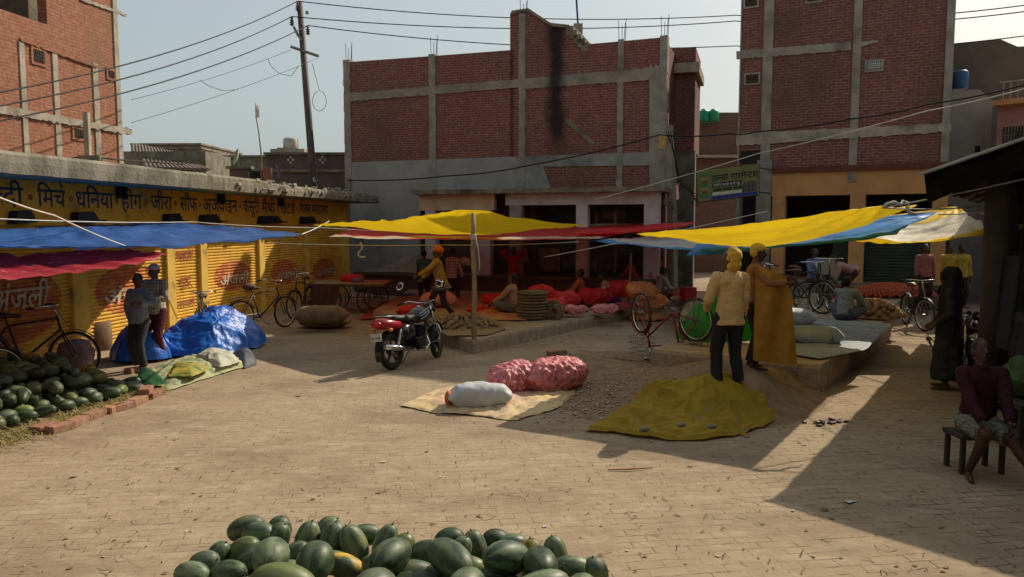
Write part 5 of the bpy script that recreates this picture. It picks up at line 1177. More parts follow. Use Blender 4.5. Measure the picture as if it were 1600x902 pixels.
# ================================================================ sacks
def sack(label, c, L_, r, rz, mat, seed=0, lump=.03, lie=True, tilt=0, pinch=.5, name='sack', cat='sack', flatn=.75, group=None, printed=None, cs=4, tie=0, knob=0):
    nu, nv = (40, 26) if not knob else (80, 60); vs = []
    R_ = Euler((0, tilt, rz)).to_matrix(); c = Vector(c)
    for i in range(nu+1):
        t = -1+2*i/nu; s = (1-abs(t)**3.2)**.5 if abs(t) < 1 else 0; s = max(s, .10 if t*tie >= 0 and tie else .02)
        for k in range(nv):
            a = 2*pi*k/nv; e = .8
            y = r*s*math.copysign(abs(cos(a))**e, cos(a)); z = r*s*flatn*math.copysign(abs(sin(a))**e, sin(a))
            # ears at the corners of the sack ends
            if abs(t) > .7: y *= 1+pinch*(abs(t)-.7)/.3*1.2; z *= 1-.5*(abs(t)-.7)/.3
            p = Vector((L_*t, y, z)); p += p.normalized()*(fbm(p, cs, seed)*lump*2+ridge(p, cs*1.3, seed)*lump*.5); p = (p+p.normalized()*knob*(.5-noise.voronoi(p*13)[0][0]*1.6)) if knob and p.length > 0 else p; p = R_@p; vs.append(c+p)
    vs = [Vector((v.x, v.y, max(v.z, c.z-r*flatn*.93))) for v in vs]
    fs = [(i*nv+k, i*nv+(k+1) % nv, (i+1)*nv+(k+1) % nv, (i+1)*nv+k) for i in range(nu) for k in range(nv)]+[tuple(range(nv))[::-1], tuple(nu*nv+k for k in range(nv))]
    mb = MB(); mb.add(vs, fs); o = mb.build(name, mat, smooth=True, uv=False); tag(o, label, cat, group); return o
def onion_mat():
    m, nt, b, out = nodes('pink net full of onions'); v = coord(nt)
    vo = N(nt, 'ShaderNodeTexVoronoi'); vo.inputs['Scale'].default_value = 13; nt.links.new(v, vo.inputs['Vector'])
    col = mixc(nt, vo.outputs['Distance'], (.72, .22, .24), (.28, .04, .06)); col = mixc(nt, nse(nt, v, 90, 2, .5, None, .56, .60), col, (.72, .34, .33))
    nt.links.new(col, b.inputs['Base Color']); b.inputs['Roughness'].default_value = .55; b.inputs['Specular IOR Level'].default_value = .35
    bumpn(nt, b, math_(nt, 'MULTIPLY', vo.outputs['Distance'], -1), 1, .02); return m
m_onion = onion_mat()
m_wsack = cloth_mat('white woven sack', (.55, .57, .60), (.45, .47, .50), .1, 4, .5, wr=.6)
a = P(750, 618, .17); sk = sack('dusty white sack lying left of the two pink onion sacks, its mouth open', a, .42, .20, radians(8), m_wsack, 1, .03, flatn=.82)
mb = MB(); q = a+Vector((-.41, -.06, -.02)); mb.ell(q, (.05, .09, .10), None, 10, 8); mb.build('open_mouth', M('orange inner lining', (.62, .18, .08)), sk, smooth=True)
sack('pink net sack of onions between the white sack and the larger pink one', P(806, 590, .23), .42, .245, radians(38), m_onion, 2, .04, flatn=.86, knob=.035)
sack('larger pink net sack of onions, rightmost of the sacks lying on the road', P(868, 585, .25), .52, .275, radians(32), m_onion, 3, .04, flatn=.84, knob=.035)
m_jute = M('brown jute', (.22, .14, .08), (.15, .095, .055), 6, .95, .6, .01, bs=60)
sack('brown jute sack lying on another near the ochre shop corner', P(502, 492, .38), .62, .27, radians(6), m_jute, 5, .03)
sack('flattened brown jute sack under the other one near the ochre shop corner', P(508, 503, .14), .60, .30, radians(-4), m_jute, 6, .03, flatn=.45)
sack('little pinkish net bag in front of the brown jute sacks', P(486, 507, .06), .18, .10, 0, m_onion, 7, .02)
m_gsack = cloth_mat('grey blue printed sack', (.33, .40, .42), (.24, .30, .33), .05, 3, .6, mottled=((.05, .16, .18), .60, .64))
def printed(o, u0, u1, s, base, dx, dy, h, mat):
    t = text_mesh(s); k = (u1-u0)/t.w; mb = MB(); dx = Vector(dx).normalized(); dy = Vector(dy).normalized()
    mb.add([Vector(base)+dx*(u0+v.x*k)+dy*(v.y*h) for v in t.v], t.f); mb.build('lettering', mat, o, uv=False, world=False)
g1 = P(1276, 524, .60); o = sack('grey blue printed sack lying at the front of the right raised paving', g1, .42, .25, radians(-14), m_gsack, 8, .02, flatn=.62)
sack('white sack with blue edges lying behind the printed grey sack', P(1235, 495, .62), .50, .26, radians(-25), m_wsack, 9, .03, flatn=.62)
sack('dark patterned bundle left of the printed grey sack', P(1215, 520, .54), .3, .2, radians(20), cloth_mat('dark patterned cloth', (.05, .06, .07), (.2, .22, .22), 0, 5), 10, .03, flatn=.6)
m_rsack = cloth_mat('red net sack', (.78, .05, .05), (.60, .03, .04), .25, 5, .5)
m_psack = cloth_mat('pink sack', (.75, .30, .30), (.62, .22, .22), .15, 4, .6)
m_osack = cloth_mat('orange sack', (.72, .27, .10), (.58, .2, .08), .1, 4, .7)
for (px, py, z, l, r, rz, m, lab) in ((770, 468, .42, .32, .22, 0, m_rsack, 'round red sack left of the seated man in the middle'),
        (846, 462, .62, .42, .36, .2, m_rsack, 'red net sack just behind the rolled burlap'), (866, 480, .48, .38, .28, 1.2, m_rsack, 'small red net sack right of the rolled burlap'),
        (883, 470, .55, .35, .30, .3, m_rsack, 'red net sack leaning among the others, middle of the row'), (930, 462, .55, .5, .28, 0, m_rsack, 'long red net sack between the two seated men'),
        (968, 452, .7, .4, .3, .4, m_rsack, 'red net sack behind the striped shirt trader'), (898, 484, .42, .3, .17, .2, m_psack, 'flat pink sack before the man in orange'),
        (945, 483, .40, .34, .17, .1, m_psack, 'pink sack at the knees of the striped shirt trader'), (685, 468, .46, .5, .27, 0, m_psack, 'pink sack behind the legs of the walking man'),
        (1003, 455, .75, .36, .34, .6, m_osack, 'upright orange brown sack left of the pale shirt trader'), (1016, 470, .5, .42, .28, .1, m_osack, 'orange brown sack lying before the pale shirt trader'),
        (640, 486, .32, .34, .16, .3, m_rsack, 'small dark red bundle left of the walking man'), (760, 484, .33, .5, .14, .2, m_rsack, 'low red bundle beside the front potato heap')):
    sack(lab, P(px, py, z), l, r*.92, rz, m, px % 17, .05, flatn=.74, knob=.03)
# rolled burlap bundles
bb = thing('burlap_stack', 'tall folded stack of brown burlap beside a frayed burlap coil', 'burlap', P(832, 500, .25))
c = P(832, 500, .25)
o = grid_obj('stack', lambda u, v: c+Vector(((.33+.04*nz((v*9, u*2, 1)))*cos(u*2*pi)-.02, (.26+.03*nz((v*9, 3, 1)))*sin(u*2*pi)+.1, .64*v+.03*cos(u*2*pi)*v)), 40, 40, m_jute, bb)
mb = MB()
for k in range(9): mb.ring(c+Vector((0, .1, .06+k*.068)), (0, 0, 1), .30+.02*(k % 3), .03, 24, 6)
mb.lathe([(.31, .6), (.3, .65), (.02, .66)], c+Vector((0, .1, 0)), 20); mb.build('folds', m_jute, bb, smooth=True)
bc = thing('burlap_coil', 'frayed coil of burlap lying right of the folded stack', 'burlap', P(866, 500, .25)); c = P(866, 500, .25)+Vector((0, .1, .2)); mb = MB()
for k in range(4): mb.ring(c+Vector((.0, -.02*k, 0)), (.35, 1, 0), .21-.045*k, .032, 24, 6)
mb.build('coil', m_jute, bc, smooth=True); mb = MB(); rn = random.Random(8)
for k in range(120): a = rn.uniform(0, 6.3); r = rn.uniform(.06, .22); p = c+Vector((cos(a)*r, -.1, sin(a)*r)); mb.tube([p, p+Vector((rn.uniform(-.05, .05), -.06, rn.uniform(-.06, .04)))], .003, 3)
mb.build('frayed_threads', M('pale jute threads', (.5, .4, .26)), bc)
# slippers near the paving edge
for (px, py, lab) in ((893, 486, 'dark slipper on the edge of the left raised paving, left of two'), (912, 487, 'dark slipper on the edge of the left raised paving, right of two')):
    c = P(px, py, .27); mb = MB(); mb.ell(c, (.12, .045, .018), None, 12, 6); mb.tube([c+Vector((-.02, -.04, 0)), c+Vector((.03, 0, .05)), c+Vector((-.02, .04, 0))], .008, 5); tag(mb.build('slipper', m_black, smooth=True), lab, 'slipper')
# ================================================================ vegetable heaps
def tuber(name, r, mat, seed):
    mb = MB(); mb.ell((0, 0, 0), (r*1.25, r, r*.85), None, 10, 7); mb.v = [v*(1+.12*nz(v, 22, seed)) for v in mb.v]; o = mb.build(name, mat, smooth=True, uv=False); me = o.data; bpy.data.objects.remove(o); return me
m_pot = M('dusty potato', (.34, .21, .11), (.24, .145, .075), 20, .9, .2, rnd=.35)
m_tom = M('orange tomato', (.50, .12, .03), (.42, .09, .025), 12, .5, .1, rnd=.3)
m_car = M('red carrot', (.60, .10, .03), (.5, .08, .03), 12, .5, .1, rnd=.3)
pm = [tuber('potato', .042, m_pot, k) for k in range(3)]; tmh = [tuber('tomato', .045, m_tom, 5)]
def veg(c, rx, ry, h, n, meshes, name, label, group, seed, z0, core, corename, sc=1):
    rn = random.Random(seed); c = Vector(c)
    for i in range(n):
        r = math.sqrt((i+.5)/n); a = i*2.39996+rn.uniform(-.2, .2); x, y = r*rx*cos(a), r*ry*sin(a); z = h*max(0, 1-r*r)**.75+.03
        o = bpy.data.objects.new(name, rn.choice(meshes)); COL.objects.link(o); o.location = c+Vector((x, y, z+rn.uniform(-.012, .012))); o.rotation_euler = (rn.uniform(0, 6), rn.uniform(0, 6), rn.uniform(0, 6)); s = rn.uniform(.85, 1.25)*sc; o.scale = (s, s, s)
        tag(o, label, name, group)
    o = heap(corename, label.split(' in ')[0]+' packed inside '+label.split(' in ')[1], name+' heap', c, rx*.96, ry*.96, h*.80, core, seed=seed, cr=.003, outline=.02, skirt=1.0, nr=14, na=50); o['kind'] = 'stuff'
p1 = P(718, 513, .26); veg(p1, .80, .55, .24, 205, pm, 'potato', 'dusty potato in the heap under the yellow tent', 'potatoes under the yellow tent', 1, .26, m_soil, 'potato_pile', .92)
p2 = P(1362, 494, .44); veg(p2, .60, .72, .30, 95, pm, 'potato', 'dusty potato in the heap before the crouching grey shirt man', 'potatoes on the right raised paving', 2, .44, m_pot, 'potato_pile', 1.25)
p3 = P(1392, 462, .44); 
def pile(label, name, c, rx, ry, h, mesh, n, seed, core, sc=1.2):
    rn = random.Random(seed); mb = MB(); c = Vector(c)
    for i in range(n):
        r = math.sqrt((i+.5)/n); a = i*2.39996; z = h*max(0, 1-r*r)**.75; mb.ell(c+Vector((r*rx*cos(a), r*ry*sin(a), z+.02)), (.05*sc, .045*sc, .042*sc), (0, 0, rn.uniform(0, 3)), 7, 5)
    o = mb.build(name, core, smooth=True, uv=False); tag(o, label, 'heap'); o['kind'] = 'stuff'
pile('wide heap of orange tomatoes on sheets at the back right', 'tomato_pile', p3, 1.15, .8, .30, None, 420, 3, m_tom)
pile('small heap of orange potatoes in the sun behind the upturned bicycle', 'potato_pile', P(1012, 499, .02), .45, .4, .14, None, 120, 4, M('orange potato', (.55, .22, .08), (.4, .15, .06), 12, .7, .1))
rn = random.Random(21)
for i in range(60):
    p = P(1063+rn.gauss(0, 12), 458+rn.gauss(0, 3), .45+rn.random()*.12); mb = MB(); d = Vector((rn.uniform(-1, 1), rn.uniform(-1, 1), rn.uniform(-.2, .2))).normalized()*.09
    mb.tube([p-d, p, p+d], [.022, .018, .004], 6); o = mb.build('carrot', m_car, smooth=True, uv=False); tag(o, 'red carrot in the small heap right of the pale shirt trader', 'carrot', 'carrots in the small heap')

# ---- sparse straw over the whole yard, darker trampled stalks
def fall(rn):
    px = rn.uniform(-40, 1640); py = 500+400*rn.random(); p = P(px, py); return p.x, p.y, .003+soilz(p.x, p.y)
straw('scattered_straw', 'thin stalks of straw scattered sparsely over the whole yard', fall, 520, M('trampled straw', (.34, .25, .14), (.16, .11, .06), 9, .95, 0), 77, (.03, .13), r=.0022)
for (px, py, z, lab) in ((1006, 671, .12, 'grey stone holding down the mustard sheet, leftmost'), (1064, 664, .20, 'grey stone holding down the mustard sheet, in the middle'), (1112, 666, .20, 'grey stone holding down the mustard sheet, at right')):
    mb = MB(); mb.ell((0, 0, 0), (.06, .045, .03), None, 9, 6); mb.v = [v*(1+.25*nz(v, 9, px)) for v in mb.v]; o = mb.build('stone', m_conc_d); o.location = P(px, py, z); tag(o, lab, 'stone')
pile('low heap of red onions on the sheet in front of the seated man in the middle', 'onion_pile', P(785, 487, .28), .55, .3, .13, None, 150, 8, M('red onion', (.40, .06, .08), (.28, .04, .06), 12, .5, .1), .9)
pile('low heap of red onions before the striped shirt trader', 'onion_pile', P(975, 484, .28), .4, .25, .14, None, 110, 9, M('red onion', (.40, .06, .08)), .9)
def tub(label, c, r, h, mat):
    t = thing('tub', label, 'tub', c); MB().lathe([(r*.8, 0), (r, h), (r*1.06, h), (r*1.06, h-.03), (r*.94, h-.01), (r*.75, .03)], c, 22).build('body', mat, t, smooth=True); mb = MB()
    for s in (-1, 1): mb.ring(Vector(c)+Vector((s*r, 0, h*.8)), (0, 1, 0), .05, .01, 12, 4)
    mb.build('handles', mat, t)
tub('dull blue plastic tub between the hand cart and the walking man', P(632, 476, .02)+Vector((0, .5, 0)), .24, .26, M('blue tub plastic', (.04, .12, .28), None, 4, .45, 0))
tub('grey metal tub beside the seated man in orange', P(925, 470, .27), .22, .2, m_steel)
# ================================================================ bicycles, cart, motorcycle
def bicycle(label, loc, rz, col=None, sc=1, group=None, rot=None, steer=0, towel=False, basket=False):
    """local: +Y forward, wheels on z=0; rear hub y=-.5, front hub y=.6"""
    t = thing('bicycle', label, 'bicycle', loc, rz, group, sc)
    if rot: t.rotation_euler = rot
    fr = col or M('black bicycle paint', (.03, .028, .026), (.06, .05, .04), 9, .5, .1)
    R_ = .335
    def wheel(y, nm, st=0):
        c = Vector((0, y, R_)); mb = MB(); ax = Vector((cos(st), sin(st), 0)); mb.ring(c, ax, R_-.018, .019, 40, 7); wl = mb.build(nm, m_rubber, t, smooth=True, world=False)
        mb = MB(); mb.ring(c, ax, R_-.042, .011, 40, 5); mb.build('rim', m_chrome, wl, smooth=True, world=False)
        mb = MB(); f = Vector((-sin(st), cos(st), 0))
        for k in range(18):
            a = 2*pi*k/18; mb.tube([c+ax*(.03 if k % 2 else -.03)+(f*cos(a+.3)+Vector((0, 0, 1))*sin(a+.3))*.02, c+(f*cos(a)+Vector((0, 0, 1))*sin(a))*(R_-.045)], .0028, 3)
        mb.tube([c-ax*.05, c+ax*.05], .022, 8); mb.build('spokes', m_steel, wl, world=False)
        mb = MB(); pts = []
        for k in range(13):
            a = radians(-15+k*14.5) if nm == 'rear_wheel' else radians(20+k*11); d = f*(-cos(a) if nm == 'rear_wheel' else -cos(a))+Vector((0, 0, 1))*sin(a); pts.append(c+d*(R_+.022))
        vs = []
        for q in pts: vs += [q-ax*.028, q+Vector((0, 0, .008)), q+ax*.028]
        mb.add(vs, [(3*i, 3*i+1, 3*i+4, 3*i+3) for i in range(12)]+[(3*i+1, 3*i+2, 3*i+5, 3*i+4) for i in range(12)]); mb.build('mudguard', fr, t, smooth=True, world=False)
    wheel(-.52, 'rear_wheel'); wheel(.60, 'front_wheel', steer)
    bb_ = Vector((0, -.06, .28)); sl_ = Vector((0, -.22, .80)); hd = Vector((0, .40, .88)); hl = Vector((0, .44, .70)); rh = Vector((0, -.52, R_)); fh = Vector((0, .60, R_))
    mb = MB(); mb.tube([bb_, sl_], .016, 8); mb.tube([Vector((0, -.21, .76)), hd-Vector((0, 0, .03))], .014, 8); mb.tube([bb_, hl], .016, 8); mb.tube([hd, hl], .018, 8)
    for s in (-1, 1):
        mb.tube([bb_+Vector((s*.03, 0, 0)), rh+Vector((s*.05, 0, 0))], .009, 6); mb.tube([sl_+Vector((s*.02, 0, -.04)), rh+Vector((s*.05, 0, 0))], .008, 6); mb.tube([hl+Vector((s*.03, 0, 0)), fh+Vector((s*.05, 0, 0))], .010, 6)
    mb.build('frame', fr, t, smooth=True, world=False)
    mb = MB(); mb.tube([hd, hd+Vector((0, -.02, .14))], .012, 6); mb.tube([(-.29, .22, 1.02), (-.27, .30, 1.03), (-.20, .38, 1.04), (0, .38, 1.02), (.20, .38, 1.04), (.27, .30, 1.03), (.29, .22, 1.02)], .011, 6)
    hb = mb.build('handlebar', m_chrome, t, smooth=True, world=False)
    for s in (-1, 1): mb = MB(); mb.tube([(s*.29, .24, 1.02), (s*.295, .14, 1.01)], .017, 7); mb.build('grip', m_rubber, hb, smooth=True, world=False)
    mb = MB(); mb.tube([(-.16, .34, .99), (0, .36, .98), (.16, .34, .99)], .005, 4); mb.tube([(0, .40, .98), (0, .5, .8), (0, .57, .7)], .005, 4); mb.build('brake_rod', m_steel, hb, world=False)
    mb = MB(); vs = []; mb.ell((0, -.27, .90), (.10, .12, .045), None, 12, 8); mb.ell((0, -.14, .895), (.035, .12, .03), None, 10, 6); mb.ring((-.05, -.32, .85), (1, 0, 0), .035, .008, 12, 4); mb.ring((.05, -.32, .85), (1, 0, 0), .035, .008, 12, 4); mb.tube([sl_, (0, -.24, .87)], .013, 6)
    mb.build('saddle', M('brown leather', (.10, .06, .04), (.05, .03, .02), 9, .5, .2), t, smooth=True, world=False)
    mb = MB(); z = .72
    for s in (-.07, -.025, .025, .07): mb.tube([(s, -.80, z), (s, -.36, z)], .006, 5)
    mb.tube([(-.075, -.80, z), (.075, -.80, z)], .006, 5); mb.tube([(-.075, -.5, z), (.075, -.5, z)], .006, 5)
    for s in (-1, 1): mb.tube([(s*.07, -.72, z), (s*.055, -.52, R_)], .006, 5)
    mb.build('carrier', m_rust, t, world=False)
    mb = MB(); mb.ring(bb_, (1, 0, 0), .09, .008, 24, 4); mb.tube([bb_-Vector((.07, 0, 0)), bb_+Vector((.07, 0, 0))], .012, 6); mb.tube([bb_+Vector((.07, 0, 0)), bb_+Vector((.07, .1, -.13))], .008, 5); mb.tube([bb_-Vector((.07, 0, 0)), bb_+Vector((-.07, -.1, .13))], .008, 5)
    mb.box(bb_+Vector((.12, .1, -.13)), (.09, .06, .02)); mb.box(bb_+Vector((-.12, -.1, .13)), (.09, .06, .02)); mb.tube([bb_+Vector((.04, 0, .09)), rh+Vector((.04, 0, .03))], .005, 4); mb.tube([bb_+Vector((.04, 0, -.09)), rh+Vector((.04, 0, -.03))], .005, 4)
    mb.build('crank', m_steel, t, world=False)
    mb = MB(); mb.tube([(-.08, -.55, .0), (-.07, -.54, .02), (-.05, -.52, R_)], .007, 4); mb.tube([(.08, -.55, .0), (.07, -.54, .02), (.05, -.52, R_)], .007, 4); mb.tube([(-.10, -.56, .004), (.10, -.56, .004)], .007, 4); mb.build('stand', m_steel, t, world=False)
    return t
def head(a, b): d = Vector(b)-Vector(a); return atan2(-d.x, d.y)   # rz that turns +Y along d
a, b = P(391, 520, .03), P(428, 514, .03)
bk = bicycle('black bicycle parked at the ochre shutters, nearer of the two by the jute sacks', (a+b)/2+Vector((0, 0, 0)), head(a, b)-.10, None, 1.08, steer=.15)
mb = MB(); mb.ell((0, -.30, .93), (.12, .14, .075), None, 12, 8); mb.build('saddle_cover', M('brown velvet', (.12, .07, .05)), bk, smooth=True, world=False)
a, b = P(480, 491, .03), P(446, 502, .03); bicycle('black bicycle facing the camera at the ochre shutters, between the other one and the cart', (a+b)/2+Vector((.1, .2, 0)), head(a, b)+.05, None, 1.1, steer=-.2)
bicycle('bicycle half hidden behind the blue plastic sheet, only handlebar and saddle showing', (-6.35, 15.6, 0), radians(-165), None, 1.02)
bicycle('dark bicycle leaning in the shade behind the left watermelon pile', (-7.35, 11.5, .02), radians(-80), None, 1.12)
bicycle('second dark bicycle at the far left edge, deep in shade', (-7.6, 10.1, .02), radians(-75), None, 1.1)
m_redbike = M('dark red bicycle paint', (.30, .02, .035), (.18, .02, .03), 9, .4, .1)
# upside down bicycle
ub = bicycle('maroon bicycle standing upside down on saddle and handlebar', (0, 0, 0), 0, m_redbike, 1.04, steer=.35)
a, b = P(1014, 563, .06), P(1062, 563, .06)
ub.rotation_euler = (Euler((0, 0, radians(37))).to_matrix() @ Euler((0, pi, 0)).to_matrix()).to_euler()
ub.location = (2.66, 12.9, 1.20); ub.scale = (1.08, 1.08, 1.08)
mb = MB(); 
for k in range(6):
    for s in (-1, 1): mb.tube([(s*.16, .52+.05*k-.1, 1.0-.28), (s*.13, .55+.04*k-.1, 1.0)], .004, 3)
for zz in (.72, .82, .92, 1.0): mb.tube([(-.16, .45, zz), (.16, .45, zz), (.16, .74, zz), (-.16, .74, zz), (-.16, .45, zz)], .005, 4)
mb.build('wire_basket', m_steel, ub, world=False)
# bicycles on the right raised paving
for (px, py, ang, lab, sc) in ((1222, 488, -100, 'bicycle with upright handlebar behind the cap man, left of the towel bicycle', 1.05), (1288, 482, -12, 'black bicycle with a pale towel over its handlebar', 1.15), (1252, 486, 20, 'bicycle frame between the towel bicycle and the grey sacks', 1.1)):
    p = P(px, py, .42); t = bicycle(lab, p, radians(ang+180), None, sc, steer=.2)
    if 'pale towel' in lab:
        o = grid_obj('towel', lambda u, v: Vector((-.10+.26*u, .40+.025*cos(pi*v*2)+.01*sin(u*15), 1.06-.34*abs(2*v-1)+.0)), 12, 20, cloth_mat('pale towel cloth', (.55, .5, .42), (.45, .4, .33), .2), t, world=False)
t = bicycle('bicycle seen from the front beside the veiled woman', P(1428, 512, .0), radians(170), None, 1.1, steer=.25)
# hand cart
ct = thing('hand_cart', 'wooden hand cart on spoked wheels with red bundle near the ochre shop corner', 'cart', P(560, 486)); c = Vector((-4.35, 20.9, 0)); ct.location = c
mb = MB()
for k in range(7): mb.box(c+Vector((0, -.5+k*.165, .82)), (1.95, .155, .035))
mb.build('table_top', M('pale worn planks', (.42, .30, .19), (.3, .2, .12), 4, .85, .4, stretch=(.2, 1, 1)), ct)
mb = MB()
for y in (-.5, .5): mb.box(c+Vector((0, y, .77)), (1.9, .06, .07))
for x in (-.85, 0, .85): mb.box(c+Vector((x, 0, .76)), (.06, 1.0, .06))
mb.build('frame', m_wood, ct)
for x in (-.55, .55):
    for y in (-.5, .5):
        mb = MB(); q = c+Vector((x, y, .36)); mb.ring(q, (0, 1, 0), .34, .02, 30, 6); wh = mb.build('wheel', m_rubber, ct, smooth=True); mb = MB()
        for k in range(14): a = 2*pi*k/14; mb.tube([q, q+Vector((cos(a), 0, sin(a)))*.33], .004, 3)
        mb.tube([q-Vector((0, .04, 0)), q+Vector((0, .04, 0))], .03, 8); mb.tube([q, q+Vector((0, 0, .38))], .018, 5); mb.build('spokes', m_rust, wh, world=False)
mb = MB()
for k in range(8): x = -.1+k*.15; mb.tube([c+Vector((x, -.53, .78)), c+Vector((x+.02, -.54, .25))], .01, 4)
mb.tube([c+Vector((-.2, -.54, .45)), c+Vector((1.0, -.54, .45))], .012, 4); mb.build('side_rails', m_rust, ct)
grid_obj('hanging_cloth', lambda u, v: c+Vector((-.95+.75*u-.15*v, -.58-.04*sin(u*12)-.1*v, .80-.62*v)), 16, 14, cloth_mat('dark brown sacking cloth', (.10, .045, .035), (.07, .03, .025), 0), ct)
sack('red cloth bundle lying on the hand cart', c+Vector((.0, -.1, .93)), .34, .13, .1, m_rsack, 4, .03, name='cloth_bundle', cat='bundle')
sack('small grey blue cloth bundle on the hand cart', c+Vector((.22, -.36, .9)), .15, .09, .1, cloth_mat('grey blue cloth', (.14, .14, .25), (.1, .1, .18), 0), 6, .02, name='cloth_bundle', cat='bundle')
# scales and basin on the ground before the walking man
mb = MB(); c = P(610, 484, .02)+Vector((0, 0, .1)); mb.lathe([(.05, .0), (.17, .02), (.25, .12), (.24, .125), (.15, .04), (.02, .02)], c, 20); tag(mb.build('basin', M('yellow enamel', (.5, .38, .05)), smooth=True), 'shallow yellow basin on the ground right of the hand cart', 'basin')
mb = MB(); c = P(640, 445, .3); 
tag(MB().lathe([(.02, .0), (.16, .02), (.24, .10), (.23, .10), (.15, .035), (.01, .02)], PY(690, 455, 17.2), 20).build('weighing_pan', m_steel, smooth=True), 'round metal weighing pan by the walking man', 'pan')
mb = MB()
for a in (0, 2.1, 4.2): mb.tube([PY(690, 455, 17.2)+Vector((.22*cos(a), .22*sin(a), .1)), Vector((-1.52, 17.35, 1.12))], .005, 4)
for k in range(2): pass
tag(mb.build('scale_cords', m_rope), 'cords of the weighing pan held by the walking man', 'cord')
tag(MB().box(P(1075, 470, .42)+Vector((0, 0, .18)), (.34, .3, .34), rz=.2).build('crate', M('red plastic', (.35, .03, .03)), bevel=.01), 'small red crate behind the carrots', 'crate')
def crate(label, c, s, mat, rz=0):
    t = thing('crate', label, 'crate', c, rz); mb = MB(); w_, d_, h_ = s
    for k in range(4):
        z = h_*(k+.5)/4
        mb.box((0, -d_/2, z), (w_, .02, h_/4*.7)); mb.box((0, d_/2, z), (w_, .02, h_/4*.7)); mb.box((-w_/2, 0, z), (.02, d_, h_/4*.7)); mb.box((w_/2, 0, z), (.02, d_, h_/4*.7))
    mb.box((0, 0, .02), (w_, d_, .02)); mb.build('slats', mat, t, world=False); mb = MB()
    for x in (-1, 1):
        for y in (-1, 1): mb.box((x*(w_/2-.01), y*(d_/2-.01), h_/2), (.05, .05, h_))
    mb.build('corner_posts', mat, t, world=False); return t
crate('red plastic crate behind the crouching grey shirt man', P(1315, 468, .42)+Vector((0, .3, 0)), (.55, .4, .32), M('red crate plastic', (.42, .035, .03)), .1)
